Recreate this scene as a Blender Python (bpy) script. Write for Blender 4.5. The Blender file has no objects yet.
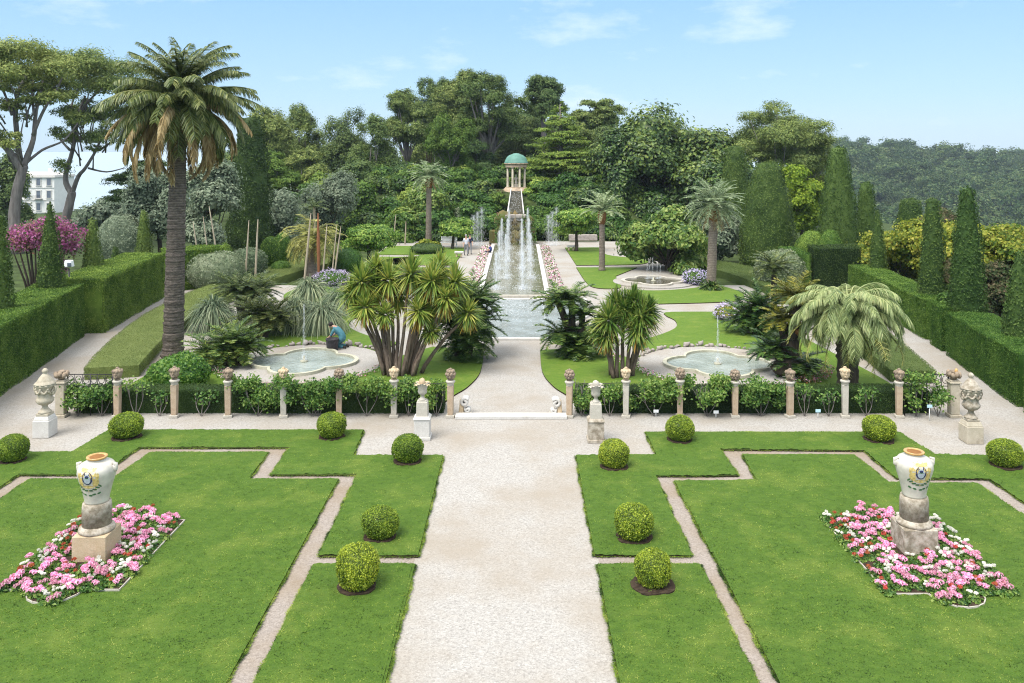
import bpy, math, random
import numpy as np
from mathutils import Vector, Matrix

random.seed(11)
rng = np.random.default_rng(11)
PI = math.pi
SC = bpy.context.scene
COL = SC.collection

# ------------------------------------------------------------------ camera geometry (level lens with vertical shift)
F, CH, VX, VY = 850.0, 9.0, 519.0, 151.0
def g(px, py):                       # point of the flat garden seen at a pixel
    return ((px - VX) / (py - VY) * CH, F * CH / (py - VY))
def wx(px, Y): return (px - VX) / F * Y
def wz(py, Y): return CH - (py - VY) / F * Y

# ------------------------------------------------------------------ object helpers
def lab(o, label=None, cat=None, group=None, kind=None):
    if label: o['label'] = label
    if cat: o['category'] = cat
    if group: o['group'] = group
    if kind: o['kind'] = kind
    return o
def thing(name, label, cat, loc=(0, 0, 0), group=None, rz=0.0):
    o = bpy.data.objects.new(name, None); COL.objects.link(o)
    o.empty_display_size = 0.2
    o.location = loc; o.rotation_euler = (0, 0, rz)
    return lab(o, label, cat, group)
def dup(root, loc, rz=0.0, scale=None, label=None, group=None):
    r = root.copy(); COL.objects.link(r); r.location = loc; r.rotation_euler = (0, 0, rz)
    if scale is not None: r.scale = scale if hasattr(scale, '__len__') else (scale,) * 3
    if label: r['label'] = label
    if group: r['group'] = group
    for ch in list(root.children):
        c = ch.copy(); COL.objects.link(c); c.parent = r
        for gch in ch.children:
            d = gch.copy(); COL.objects.link(d); d.parent = c
    return r

class MB:
    def __init__(s): s.V = []; s.Fs = []; s.n = 0
    def add(s, V, faces, m=0):
        """faces: (k,j) int array or list of index lists"""
        V = np.asarray(V, float).reshape(-1, 3)
        if isinstance(faces, np.ndarray): s.Fs.append((faces + s.n, m))
        else:
            by = {}
            for f in faces: by.setdefault(len(f), []).append(f)
            for k, fs in by.items(): s.Fs.append((np.array(fs, int) + s.n, m))
        s.V.append(V); s.n += len(V)
        return s
    def mesh(s, name, mats, smooth=False):
        V = np.concatenate(s.V).astype(np.float32)
        lv, lt, mi = [], [], []
        for f, m in s.Fs:
            lv.append(f.ravel()); lt.append(np.full(len(f), f.shape[1])); mi.append(np.full(len(f), m))
        lv = np.concatenate(lv).astype(np.int32); lt = np.concatenate(lt).astype(np.int32); mi = np.concatenate(mi).astype(np.int32)
        me = bpy.data.meshes.new(name)
        me.vertices.add(len(V)); me.vertices.foreach_set('co', V.ravel())
        me.loops.add(len(lv)); me.loops.foreach_set('vertex_index', lv)
        me.polygons.add(len(lt))
        ls = np.zeros(len(lt), np.int32); ls[1:] = np.cumsum(lt)[:-1]
        me.polygons.foreach_set('loop_start', ls)
        me.polygons.foreach_set('loop_total', lt)
        me.polygons.foreach_set('material_index', (mi % 1000).astype(np.int32))
        me.polygons.foreach_set('use_smooth', np.ones(len(lt), bool) if smooth else mi >= 1000)
        for m in (mats if isinstance(mats, (list, tuple)) else [mats]): me.materials.append(m)
        me.update(calc_edges=True)
        return me
    def build(s, name, mats, parent=None, smooth=False, loc=None, rz=0.0):
        o = bpy.data.objects.new(name, s.mesh(name, mats, smooth)); COL.objects.link(o)
        if parent is not None: o.parent = parent
        if loc is not None: o.location = loc
        if rz: o.rotation_euler = (0, 0, rz)
        return o
    # ---- shapes
    def box(s, c, d, rz=0.0, taper=1.0, m=0, bev=0.0):
        x, y, z = d[0] / 2, d[1] / 2, d[2] / 2
        if bev <= 0:
            P = np.array([[sx * x * t, sy * y * t, sz] for sz, t in ((-z, 1), (z, taper)) for sx, sy in ((-1, -1), (1, -1), (1, 1), (-1, 1))])
            fs = [[3, 2, 1, 0], [4, 5, 6, 7]] + [[i, (i + 1) % 4, 4 + (i + 1) % 4, 4 + i] for i in range(4)]
        else:
            b = bev; P = []; 
            for zz, ins, t in ((-z, b, 1), (-z + b, 0, 1), (z - b, 0, taper), (z, b, taper)):
                X, Y = x * t - ins, y * t - ins
                k = b * 0.7 if ins == 0 else 0
                for cx, cy, a in ((X, Y, 0), (-X, Y, 1), (-X, -Y, 2), (X, -Y, 3)):
                    sx = 1 if cx > 0 else -1; sy = 1 if cy > 0 else -1
                    p1 = [cx, cy - sy * k * 1.0, zz]; p2 = [cx - sx * k, cy, zz]
                    P += [p1, p2] if a in (0, 2) else [p2, p1]
            P = np.array(P); fs = [list(range(7, -1, -1)), list(range(24, 32))]
            for r in range(3):
                for i in range(8): fs.append([r * 8 + i, r * 8 + (i + 1) % 8, r * 8 + 8 + (i + 1) % 8, r * 8 + 8 + i])
        R = np.array([[math.cos(rz), -math.sin(rz), 0], [math.sin(rz), math.cos(rz), 0], [0, 0, 1]])
        return s.add(P @ R.T + np.array(c), fs, m)
    def lathe(s, prof, n=20, c=(0, 0, 0), m=0, lobes=0, amp=0.0, sq=1.0, cap=True):
        a = np.arange(n) * 2 * PI / n; k = len(prof); V = []
        for r, z in prof:
            rr = r * (1 + amp * np.cos(lobes * a)) if lobes else r
            V.append(np.stack([rr * np.cos(a), rr * sq * np.sin(a), np.full(n, z)], 1))
        V = np.concatenate(V) + np.array(c)
        i = np.arange(n); j = (i + 1) % n
        fs = np.concatenate([np.stack([q * n + i, q * n + j, (q + 1) * n + j, (q + 1) * n + i], 1) for q in range(k - 1)])
        s.add(V, fs, m + 1000)
        if cap:
            s.Fs.append(((np.arange(n)[::-1] + s.n - len(V))[None, :], m)); s.Fs.append(((np.arange(n) + s.n - n)[None, :], m))
        return s
    def tube(s, pts, rad, n=8, m=0, jit=0.0):
        pts = np.asarray(pts, float); k = len(pts); rad = np.broadcast_to(np.asarray(rad, float), (k,))
        T = np.gradient(pts, axis=0); T /= np.linalg.norm(T, axis=1)[:, None] + 1e-9
        ref = np.array([0.31, 0.95, 0.05]); a = np.arange(n) * 2 * PI / n; V = []
        for p, t, r in zip(pts, T, rad):
            u = np.cross(t, ref); u /= np.linalg.norm(u) + 1e-9; v = np.cross(t, u)
            rr = r * (1 + jit * rng.normal(size=n))
            V.append(p + (rr * np.cos(a))[:, None] * u + (rr * np.sin(a))[:, None] * v)
        i = np.arange(n); j = (i + 1) % n
        fs = np.concatenate([np.stack([q * n + i, q * n + j, (q + 1) * n + j, (q + 1) * n + i], 1) for q in range(k - 1)])
        V = np.concatenate(V); s.add(V, fs, m + 1000)
        s.Fs.append(((np.arange(n) + s.n - n)[None, :], m)); s.Fs.append(((np.arange(n)[::-1] + s.n - len(V))[None, :], m))
        return s
    def prism(s, poly, z0, z1, m=0, mside=None):
        P = np.asarray(poly, float); n = len(P)
        A = 0.5 * np.sum(P[:, 0] * np.roll(P[:, 1], -1) - np.roll(P[:, 0], -1) * P[:, 1])
        if A < 0: P = P[::-1]
        V = np.concatenate([np.c_[P, np.full(n, z0)], np.c_[P, np.full(n, z1)]])
        s.add(V, [list(range(n, 2 * n))], m)
        i = np.arange(n); j = (i + 1) % n
        s.Fs.append((np.stack([i, j, n + j, n + i], 1) + s.n - 2 * n, m if mside is None else mside))
        return s
    def leaves(s, P, N, L, W=None, m=0, jit=0.6, fold=0.22, var=0.3):
        P = np.asarray(P, float); n = len(P); N = np.asarray(N, float) + jit * rng.normal(size=(n, 3))
        N /= np.linalg.norm(N, axis=1)[:, None] + 1e-9
        T = rng.normal(size=(n, 3)); T -= (T * N).sum(1)[:, None] * N; T /= np.linalg.norm(T, axis=1)[:, None] + 1e-9
        B = np.cross(N, T); sc = (1 + var * rng.uniform(-1, 1, n))[:, None]; W = W or L * 0.55
        V = np.stack([P - T * L / 2 * sc, P + B * W / 2 * sc + N * fold * W, P + T * L / 2 * sc, P - B * W / 2 * sc + N * fold * W], 1).reshape(-1, 3)
        return s.add(V, np.arange(4 * n).reshape(n, 4), m)
    def ribbons(s, P, D, L, W, droop=0.0, nseg=2, m=0, tip=0.1, base=0.6, twist=0.0):
        P = np.asarray(P, float); n = len(P); D = np.asarray(D, float); D = D / (np.linalg.norm(D, axis=1)[:, None] + 1e-9)
        L = np.broadcast_to(np.asarray(L, float), (n,))[:, None]; dr = np.broadcast_to(np.asarray(droop, float), (n,))[:, None]
        W = np.broadcast_to(np.asarray(W, float), (n,))[:, None]
        side = np.cross(D, np.array([0, 0, 1.0])) + 1e-4
        side /= np.linalg.norm(side, axis=1)[:, None] + 1e-9
        if twist:
            up = np.cross(side, D); a = twist * rng.normal(size=(n, 1)); side = side * np.cos(a) + up * np.sin(a)
        V = np.zeros((n, nseg + 1, 2, 3))
        for k in range(nseg + 1):
            t = k / nseg; w = W * (base + (1 - base) * min(1, t * 3)) if t < 0.4 else W * (1 - (1 - tip) * ((t - 0.4) / 0.6) ** 1.3)
            c = P + D * L * t; c = c - np.array([0, 0, 1.0]) * dr * L * t * t
            c = np.where(dr > 0.0, P + (c - P) * (1 / np.sqrt(1 + (dr * t) ** 2 * 0.6)), c)
            V[:, k, 0] = c - side * w / 2; V[:, k, 1] = c + side * w / 2
        b = (np.arange(n) * (nseg + 1) * 2)[:, None]
        fs = np.concatenate([b + np.array([[2 * k, 2 * k + 1, 2 * k + 3, 2 * k + 2]]) for k in range(nseg)])
        return s.add(V.reshape(-1, 3), fs, m)
    def ball(s, c, r, n=10, m=0, noise=0.0, k=None):
        k = k or max(4, n // 2); r = np.broadcast_to(np.asarray(r, float), (3,)); V = [[0, 0, -1]]
        for q in range(1, k):
            t = PI * q / k
            for i in range(n): V.append([math.sin(t) * math.cos(2 * PI * i / n), math.sin(t) * math.sin(2 * PI * i / n), -math.cos(t)])
        V.append([0, 0, 1]); V = np.array(V, float)
        if noise: V *= (1 + noise * rng.normal(size=(len(V), 1)))
        fs = [[0, 1 + (i + 1) % n, 1 + i] for i in range(n)]
        for q in range(k - 2):
            for i in range(n): fs.append([1 + q * n + i, 1 + q * n + (i + 1) % n, 1 + (q + 1) * n + (i + 1) % n, 1 + (q + 1) * n + i])
        o = 1 + (k - 2) * n; fs += [[o + i, o + (i + 1) % n, len(V) - 1] for i in range(n)]
        return s.add(V * r + np.array(c), fs, m + 1000)

# ------------------------------------------------------------------ materials
def newmat(name):
    m = bpy.data.materials.new(name); m.use_nodes = True
    nt = m.node_tree; nt.nodes.clear()
    out = nt.nodes.new('ShaderNodeOutputMaterial')
    return m, nt, out
def nd(nt, t, **kw):
    n = nt.nodes.new(t)
    for k, v in kw.items(): setattr(n, k, v)
    return n
def ramp(nt, src, stops):
    r = nd(nt, 'ShaderNodeValToRGB'); e = r.color_ramp.elements
    while len(e) < len(stops): e.new(0.5)
    for el, (p, c) in zip(e, stops): el.position = p; el.color = (*c, 1)
    nt.links.new(src, r.inputs[0]); return r.outputs[0]
def noise(nt, scale, detail=4, rough=0.55, co='Object', vec=None):
    n = nd(nt, 'ShaderNodeTexNoise'); n.inputs['Scale'].default_value = scale; n.inputs['Detail'].default_value = detail; n.inputs['Roughness'].default_value = rough
    if vec is None:
        tc = nd(nt, 'ShaderNodeTexCoord'); vec = tc.outputs[co]
    nt.links.new(vec, n.inputs['Vector']); return n.outputs['Fac']
def mix(nt, fac, a, b, mode='MIX'):
    m = nd(nt, 'ShaderNodeMix', data_type='RGBA', blend_type=mode)
    for i, v in ((0, fac), (6, a), (7, b)):
        if isinstance(v, (int, float)): m.inputs[i].default_value = v
        elif isinstance(v, tuple): m.inputs[i].default_value = (*v, 1)
        else: nt.links.new(v, m.inputs[i])
    return m.outputs[2]
def bump(nt, h, strength=0.4, dist=0.02):
    b = nd(nt, 'ShaderNodeBump'); b.inputs['Strength'].default_value = strength; b.inputs['Distance'].default_value = dist
    nt.links.new(h, b.inputs['Height']); return b.outputs[0]
def princ(nt, out, col, rough=0.7, nrm=None, spec=0.35, metal=0.0):
    p = nd(nt, 'ShaderNodeBsdfPrincipled')
    if isinstance(col, tuple): p.inputs['Base Color'].default_value = (*col, 1)
    else: nt.links.new(col, p.inputs['Base Color'])
    p.inputs['Roughness'].default_value = rough; p.inputs['Specular IOR Level'].default_value = spec; p.inputs['Metallic'].default_value = metal
    if nrm is not None: nt.links.new(nrm, p.inputs['Normal'])
    nt.links.new(p.outputs[0], out.inputs[0]); return p
def foliage(name, cols, rough=0.55, tr=0.3, spec=0.3, patch=0.0, amp=1.5, patch2=0.0, isl=1.0):
    m, nt, out = newmat(name)
    gi = nd(nt, 'ShaderNodeNewGeometry')
    st = [(i / (len(cols) - 1), c) for i, c in enumerate(cols)]
    fac = gi.outputs['Random Per Island']
    if isl < 1.0:
        im = nd(nt, 'ShaderNodeMath', operation='MULTIPLY_ADD'); nt.links.new(fac, im.inputs[0]); im.inputs[1].default_value = isl; im.inputs[2].default_value = 0.5 - isl / 2; fac = im.outputs[0]
    if patch:                                   # broad colour drift from clump to clump
        tn = noise(nt, patch, 3, 0.6)
        mx = nd(nt, 'ShaderNodeMath', operation='MULTIPLY_ADD'); nt.links.new(tn, mx.inputs[0]); mx.inputs[1].default_value = amp; mx.inputs[2].default_value = -amp / 2
        ad = nd(nt, 'ShaderNodeMath', operation='ADD'); nt.links.new(mx.outputs[0], ad.inputs[0]); nt.links.new(fac, ad.inputs[1]); ad.use_clamp = True
        fac = ad.outputs[0]
        if patch2:
            t2 = noise(nt, patch2, 4, 0.65); m2 = nd(nt, 'ShaderNodeMath', operation='MULTIPLY_ADD'); nt.links.new(t2, m2.inputs[0]); m2.inputs[1].default_value = amp; m2.inputs[2].default_value = -amp / 2
            a2 = nd(nt, 'ShaderNodeMath', operation='ADD'); a2.use_clamp = True; nt.links.new(m2.outputs[0], a2.inputs[0]); nt.links.new(fac, a2.inputs[1]); fac = a2.outputs[0]
    col = ramp(nt, fac, st)
    oi = nd(nt, 'ShaderNodeObjectInfo')
    hs = nd(nt, 'ShaderNodeHueSaturation'); mr = nd(nt, 'ShaderNodeMapRange'); nt.links.new(oi.outputs['Random'], mr.inputs[0]); mr.inputs[3].default_value = 0.9; mr.inputs[4].default_value = 1.4; mh = nd(nt, 'ShaderNodeMath', operation='MULTIPLY_ADD'); nt.links.new(oi.outputs['Random'], mh.inputs[0]); mh.inputs[1].default_value = -0.035; mh.inputs[2].default_value = 0.515; nt.links.new(mh.outputs[0], hs.inputs['Hue'])
    nt.links.new(mr.outputs[0], hs.inputs['Value']); nt.links.new(col, hs.inputs['Color']); col = hs.outputs[0]
    p = nd(nt, 'ShaderNodeBsdfPrincipled'); nt.links.new(col, p.inputs['Base Color']); p.inputs['Roughness'].default_value = rough; p.inputs['Specular IOR Level'].default_value = spec
    t = nd(nt, 'ShaderNodeBsdfTranslucent'); nt.links.new(col, t.inputs[0])
    ms = nd(nt, 'ShaderNodeMixShader'); ms.inputs[0].default_value = min(0.45, tr + 0.1)
    nt.links.new(p.outputs[0], ms.inputs[1]); nt.links.new(t.outputs[0], ms.inputs[2]); nt.links.new(ms.outputs[0], out.inputs[0])
    return m
def plain(name, c, rough=0.6, spec=0.3, metal=0.0, vary=0.15, scale=6.0):
    m, nt, out = newmat(name)
    n = noise(nt, scale, 4)
    col = ramp(nt, n, [(0.3, tuple(max(0, x * (1 - vary)) for x in c)), (0.7, tuple(min(1, x * (1 + vary)) for x in c))])
    princ(nt, out, col, rough, bump(nt, n, 0.15, 0.01), spec, metal); return m
def stone(name, c1, c2, stain, scale=5.0, amount=0.5, bs=0.5):
    m, nt, out = newmat(name)
    n = noise(nt, scale, 6, 0.6); n2 = noise(nt, scale * 0.45, 5, 0.65); n3 = noise(nt, scale * 9, 4, 0.6)
    col = ramp(nt, n, [(0.3, c2), (0.65, c1)])
    f = ramp(nt, n2, [(0.62 - 0.28 * amount, (0, 0, 0)), (0.78 - 0.2 * amount, (1, 1, 1))])
    col = mix(nt, f, col, stain)
    col = mix(nt, 0.35, col, ramp(nt, n3, [(0.3, tuple(x * 0.6 for x in c2)), (0.7, c1)]))
    h = mix(nt, 0.5, n, n3)
    princ(nt, out, col, 0.85, bump(nt, h, bs, 0.02), 0.2); return m
def bark(name, c1, c2, sx=9.0, sz=1.5, bs=0.8):
    m, nt, out = newmat(name)
    tc = nd(nt, 'ShaderNodeTexCoord'); mp = nd(nt, 'ShaderNodeMapping'); mp.inputs['Scale'].default_value = (sx, sx, sz); nt.links.new(tc.outputs['Object'], mp.inputs[0])
    n = noise(nt, 1.0, 5, 0.65, vec=mp.outputs[0])
    princ(nt, out, ramp(nt, n, [(0.3, c1), (0.7, c2)]), 0.9, bump(nt, n, bs, 0.05), 0.15); return m
def water(name, col, rough=0.04, ws=3.0, bs=0.12, alt=None):
    m, nt, out = newmat(name)
    n = noise(nt, ws, 3, 0.6)
    c = ramp(nt, noise(nt, 0.7, 3), [(0.35, col), (0.65, alt or col)])
    princ(nt, out, c, rough, bump(nt, n, bs, 0.12), 0.5); return m

def gravel_mat(name, c1, c2, dirt, big=0.35):
    m, nt, out = newmat(name)
    v = nd(nt, 'ShaderNodeTexVoronoi'); v.inputs['Scale'].default_value = 34.0
    tc = nd(nt, 'ShaderNodeTexCoord'); nt.links.new(tc.outputs['Object'], v.inputs['Vector'])
    f = noise(nt, 14, 6, 0.7); b = noise(nt, big, 4, 0.6); b2 = noise(nt, big * 5, 4, 0.65)
    col = ramp(nt, f, [(0.32, c2), (0.6, c1)])
    sp = nd(nt, 'ShaderNodeSeparateColor'); nt.links.new(v.outputs['Color'], sp.inputs[0])
    col = mix(nt, 0.4, col, ramp(nt, sp.outputs[0], [(0.0, tuple(x * 0.5 for x in c2)), (0.25, c2), (0.9, c1), (1.0, tuple(min(.8, x * 1.2) for x in c1))]))
    col = mix(nt, ramp(nt, b, [(0.42, (0, 0, 0)), (0.68, (0.75,) * 3)]), col, dirt)
    col = mix(nt, ramp(nt, b2, [(0.55, (0, 0, 0)), (0.8, (0.3,) * 3)]), col, dirt)
    princ(nt, out, col, 0.95, bump(nt, mix(nt, 0.5, f, v.outputs['Distance']), 0.5, 0.02), 0.12); return m
def lawn_mat(name, c1, c2, c3):
    m, nt, out = newmat(name)
    tc = nd(nt, 'ShaderNodeTexCoord'); mp = nd(nt, 'ShaderNodeMapping'); mp.inputs['Scale'].default_value = (1.0, 1.7, 1); nt.links.new(tc.outputs['Object'], mp.inputs[0])
    f = noise(nt, 30, 5, 0.75, vec=mp.outputs[0]); md = noise(nt, 4.5, 5, 0.75, vec=mp.outputs[0]); b = noise(nt, 0.8, 5, 0.65)
    col = ramp(nt, f, [(0.28, c1), (0.5, c2), (0.75, c3)])
    col = mix(nt, 0.45, col, ramp(nt, md, [(0.3, c1), (0.5, c2), (0.72, c3)]))
    col = mix(nt, ramp(nt, b, [(0.5, (0, 0, 0)), (0.7, (0.5,) * 3)]), col, (c3[0] * 1.25, c3[1] * 1.05, c3[2] * 1.2))
    princ(nt, out, col, 0.85, bump(nt, mix(nt, 0.5, f, md), 0.9, 0.05), 0.15); return m

M = {}
M['gravel'] = gravel_mat('pale_gravel', (0.395, 0.375, 0.345), (0.25, 0.235, 0.215), (0.27, 0.23, 0.18))
M['gravel_pink'] = gravel_mat('pinkish_gravel', (0.315, 0.275, 0.24), (0.205, 0.175, 0.15), (0.22, 0.17, 0.115), 0.5)
M['lawn'] = lawn_mat('lawn_turf', (0.03, 0.065, 0.008), (0.062, 0.12, 0.015), (0.12, 0.185, 0.028))  # base darker than the blades, painting shade into gaps between tufts
M['lawn_far'] = lawn_mat('bright_turf', (0.05, 0.105, 0.012), (0.095, 0.165, 0.02), (0.15, 0.215, 0.035))
M['grass'] = foliage('grass_blade', [(0.018, 0.048, 0.006), (0.06, 0.115, 0.012), (0.11, 0.19, 0.022), (0.17, 0.255, 0.034), (0.26, 0.325, 0.07)], 0.6, 0.3, 0.2, patch=4.0, amp=2.6, patch2=0.8, isl=0.45)
M['soil'] = plain('dark_soil', (0.045, 0.032, 0.022), 0.95, 0.1, vary=0.5, scale=14)
M['ground'] = plain('undergrowth_ground', (0.045, 0.065, 0.02), 0.95, 0.1, vary=0.5, scale=0.8)
M['box'] = foliage('boxwood_leaf', [(0.065, 0.11, 0.012), (0.15, 0.235, 0.022), (0.26, 0.35, 0.03), (0.38, 0.45, 0.05)], 0.5, 0.3, 0.4, patch=3.0)
M['hedge'] = foliage('cypress_hedge_leaf', [(0.03, 0.075, 0.012), (0.065, 0.135, 0.02), (0.115, 0.20, 0.032), (0.18, 0.265, 0.05)], 0.6, 0.22, 0.2, patch=1.1)
M['hedge_dark'] = foliage('dark_shaded_leaf', [(0.018, 0.038, 0.012), (0.038, 0.072, 0.018), (0.065, 0.105, 0.025)], 0.6, 0.2, 0.2, patch=0.8)  # dark leaf, also a shaded copy of the hedge leaf
M['bank'] = foliage('groundcover_leaf', [(0.095, 0.135, 0.035), (0.135, 0.18, 0.05), (0.185, 0.23, 0.07)], 0.7, 0.2, 0.2, patch=1.2)
M['cypress'] = foliage('cypress_leaf', [(0.034, 0.068, 0.016), (0.07, 0.12, 0.026), (0.115, 0.17, 0.038)], 0.65, 0.2, 0.2, patch=1.0)
M['pine'] = foliage('pine_needle', [(0.06, 0.10, 0.03), (0.12, 0.175, 0.045), (0.185, 0.24, 0.065), (0.26, 0.305, 0.095)], 0.6, 0.22, 0.2, patch=0.35)
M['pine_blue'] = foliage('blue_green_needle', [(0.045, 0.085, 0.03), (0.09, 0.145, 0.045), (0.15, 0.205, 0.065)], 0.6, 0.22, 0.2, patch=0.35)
M['pine_bright'] = foliage('bright_needle', [(0.07, 0.13, 0.022), (0.13, 0.205, 0.034), (0.21, 0.28, 0.055)], 0.6, 0.25, 0.2, patch=0.4)
M['ficus'] = foliage('fig_leaf', [(0.022, 0.055, 0.016), (0.045, 0.095, 0.022), (0.085, 0.15, 0.03), (0.16, 0.22, 0.045)], 0.4, 0.2, 0.45, patch=0.35)
M['olive'] = foliage('olive_leaf', [(0.10, 0.14, 0.085), (0.18, 0.225, 0.145), (0.27, 0.31, 0.21)], 0.6, 0.25, 0.3, patch=0.6)
M['loquat'] = foliage('loquat_leaf', [(0.04, 0.10, 0.018), (0.11, 0.195, 0.032), (0.20, 0.29, 0.055), (0.32, 0.38, 0.10)], 0.4, 0.3, 0.45, patch=0.7)
M['lime'] = foliage('lime_leaf', [(0.09, 0.16, 0.015), (0.19, 0.28, 0.025), (0.30, 0.38, 0.04)], 0.6, 0.35, 0.2, patch=0.4)
M['yellow'] = foliage('golden_leaf', [(0.07, 0.13, 0.015), (0.18, 0.23, 0.025), (0.32, 0.34, 0.04), (0.44, 0.40, 0.07)], 0.5, 0.35, 0.3, patch=0.8)
M['redbrown'] = foliage('bronze_leaf', [(0.05, 0.085, 0.025), (0.10, 0.115, 0.045), (0.17, 0.125, 0.075)], 0.6, 0.3, 0.2, patch=0.8)
M['shrub'] = foliage('shrub_leaf', [(0.03, 0.08, 0.015), (0.07, 0.15, 0.025), (0.13, 0.22, 0.035)], 0.5, 0.28, 0.3, patch=0.7)
M['shrub_bright'] = foliage('bright_shrub_leaf', [(0.045, 0.12, 0.018), (0.10, 0.21, 0.03), (0.20, 0.32, 0.05), (0.30, 0.40, 0.08)], 0.45, 0.32, 0.4, patch=1.5)
M['grey'] = foliage('grey_leaf', [(0.10, 0.145, 0.075), (0.19, 0.235, 0.135), (0.30, 0.33, 0.22)], 0.7, 0.25, 0.2, patch=1.0)
M['rose'] = foliage('rose_leaf', [(0.035, 0.10, 0.02), (0.085, 0.185, 0.03), (0.16, 0.27, 0.05), (0.25, 0.34, 0.09)], 0.45, 0.32, 0.4, patch=2.0)
M['palm'] = foliage('palm_leaflet', [(0.035, 0.062, 0.018), (0.07, 0.108, 0.03), (0.12, 0.16, 0.045), (0.21, 0.235, 0.075)], 0.42, 0.22, 0.45, patch=0.5)
M['palm_dry'] = foliage('dry_palm_leaflet', [(0.30, 0.19, 0.085), (0.44, 0.31, 0.16), (0.56, 0.43, 0.25)], 0.7, 0.25, 0.2)
M['palm_grey'] = foliage('grey_palm_leaflet', [(0.085, 0.135, 0.045), (0.155, 0.22, 0.08), (0.24, 0.305, 0.125), (0.34, 0.38, 0.17)], 0.45, 0.22, 0.4, patch=0.9)
M['palm_pale'] = foliage('pale_palm_leaflet', [(0.12, 0.17, 0.08), (0.22, 0.29, 0.14), (0.34, 0.41, 0.22), (0.46, 0.50, 0.30)], 0.45, 0.22, 0.4, patch=0.9)
M['palm_yellow'] = foliage('yellow_palm_leaflet', [(0.17, 0.19, 0.05), (0.30, 0.31, 0.08), (0.42, 0.40, 0.14)], 0.5, 0.25, 0.35, patch=0.8)
M['cycad'] = foliage('cycad_leaflet', [(0.018, 0.05, 0.012), (0.045, 0.10, 0.02), (0.085, 0.155, 0.03), (0.17, 0.22, 0.045)], 0.35, 0.15, 0.5, patch=1.2)
M['cycad_gold'] = foliage('golden_cycad_leaflet', [(0.10, 0.12, 0.02), (0.22, 0.21, 0.035), (0.34, 0.29, 0.05)], 0.4, 0.2, 0.4, patch=1.2)
M['cordyline'] = foliage('cordyline_leaf', [(0.06, 0.13, 0.022), (0.13, 0.215, 0.035), (0.235, 0.30, 0.055), (0.38, 0.39, 0.09)], 0.4, 0.28, 0.4, patch=1.3)
M['cord_dry'] = foliage('withered_cordyline_leaf', [(0.26, 0.17, 0.035), (0.42, 0.28, 0.05), (0.5, 0.36, 0.09)], 0.6, 0.3, 0.2)
M['bluegrass'] = foliage('blue_grass_blade', [(0.06, 0.10, 0.05), (0.13, 0.18, 0.095), (0.24, 0.285, 0.16), (0.33, 0.36, 0.21)], 0.5, 0.2, 0.35, patch=0.9)
M['pinkbloom'] = foliage('pink_petal', [(0.62, 0.22, 0.36), (0.76, 0.38, 0.52), (0.80, 0.55, 0.65)], 0.6, 0.3, 0.15)
M['whitebloom'] = foliage('white_petal', [(0.66, 0.64, 0.56), (0.78, 0.77, 0.72)], 0.6, 0.3, 0.15)
M['redbloom'] = foliage('red_petal', [(0.34, 0.05, 0.03), (0.48, 0.12, 0.06), (0.42, 0.16, 0.07)], 0.6, 0.3, 0.15)
M['magenta'] = foliage('magenta_petal', [(0.28, 0.06, 0.18), (0.44, 0.12, 0.31), (0.54, 0.23, 0.43), (0.34, 0.15, 0.12)], 0.6, 0.3, 0.15, patch=0.8)
M['purple'] = foliage('purple_petal', [(0.32, 0.26, 0.42), (0.48, 0.41, 0.57), (0.60, 0.55, 0.66)], 0.6, 0.3, 0.15)
M['farleaf'] = foliage('hillside_leaf', [(0.022, 0.05, 0.022), (0.045, 0.085, 0.03), (0.08, 0.125, 0.042), (0.13, 0.165, 0.065)], 0.7, 0.15, 0.1, patch=0.02)
M['bark_grey'] = bark('pine_bark', (0.11, 0.095, 0.085), (0.27, 0.24, 0.22), 4.0, 0.8)
M['bark_dark'] = bark('dark_bark', (0.035, 0.027, 0.02), (0.10, 0.08, 0.06), 6.0, 1.2)
M['bark_cord'] = bark('cordyline_bark', (0.09, 0.06, 0.045), (0.24, 0.18, 0.14), 16.0, 3.0)
M['stalk'] = bark('dry_stalk', (0.29, 0.235, 0.165), (0.45, 0.385, 0.29), 8.0, 2.0, 0.3)
M['stalk_red'] = bark('reddish_stalk', (0.16, 0.065, 0.03), (0.27, 0.12, 0.06), 8.0, 2.0, 0.3)
def palm_bark(name, c1, c2, rings=5.0):
    m, nt, out = newmat(name)
    tc = nd(nt, 'ShaderNodeTexCoord'); w = nd(nt, 'ShaderNodeTexWave', wave_type='BANDS', bands_direction='Z', wave_profile='SAW'); w.inputs['Scale'].default_value = rings / 3.14
    w.inputs['Distortion'].default_value = 3.0; w.inputs['Detail'].default_value = 3; w.inputs['Detail Scale'].default_value = 3.0; nt.links.new(tc.outputs['Object'], w.inputs[0])
    n = noise(nt, 7, 5, 0.65)
    f = mix(nt, 0.68, w.outputs['Fac'], n)
    princ(nt, out, ramp(nt, f, [(0.25, c1), (0.75, c2)]), 0.9, bump(nt, f, 1.0, 0.08), 0.15); return m
M['palm_bark'] = palm_bark('date_palm_bark', (0.055, 0.045, 0.038), (0.21, 0.175, 0.145), 9.0)
M['palm_bark2'] = palm_bark('fan_palm_bark', (0.16, 0.12, 0.095), (0.34, 0.28, 0.235), 9.0)
M['palm_boot'] = palm_bark('orange_leaf_base', (0.14, 0.06, 0.025), (0.36, 0.17, 0.07), 14.0)
M['stone_warm'] = stone('warm_limestone', (0.50, 0.40, 0.29), (0.36, 0.25, 0.16), (0.20, 0.15, 0.11), 5, 0.35, 0.7)
M['stone_head'] = stone('weathered_head_stone', (0.40, 0.31, 0.22), (0.24, 0.18, 0.13), (0.10, 0.085, 0.075), 11, 0.6, 1.0)
M['stone_pale'] = stone('pale_limestone', (0.54, 0.50, 0.43), (0.40, 0.365, 0.30), (0.24, 0.215, 0.175), 5, 0.25, 0.6)
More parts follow.
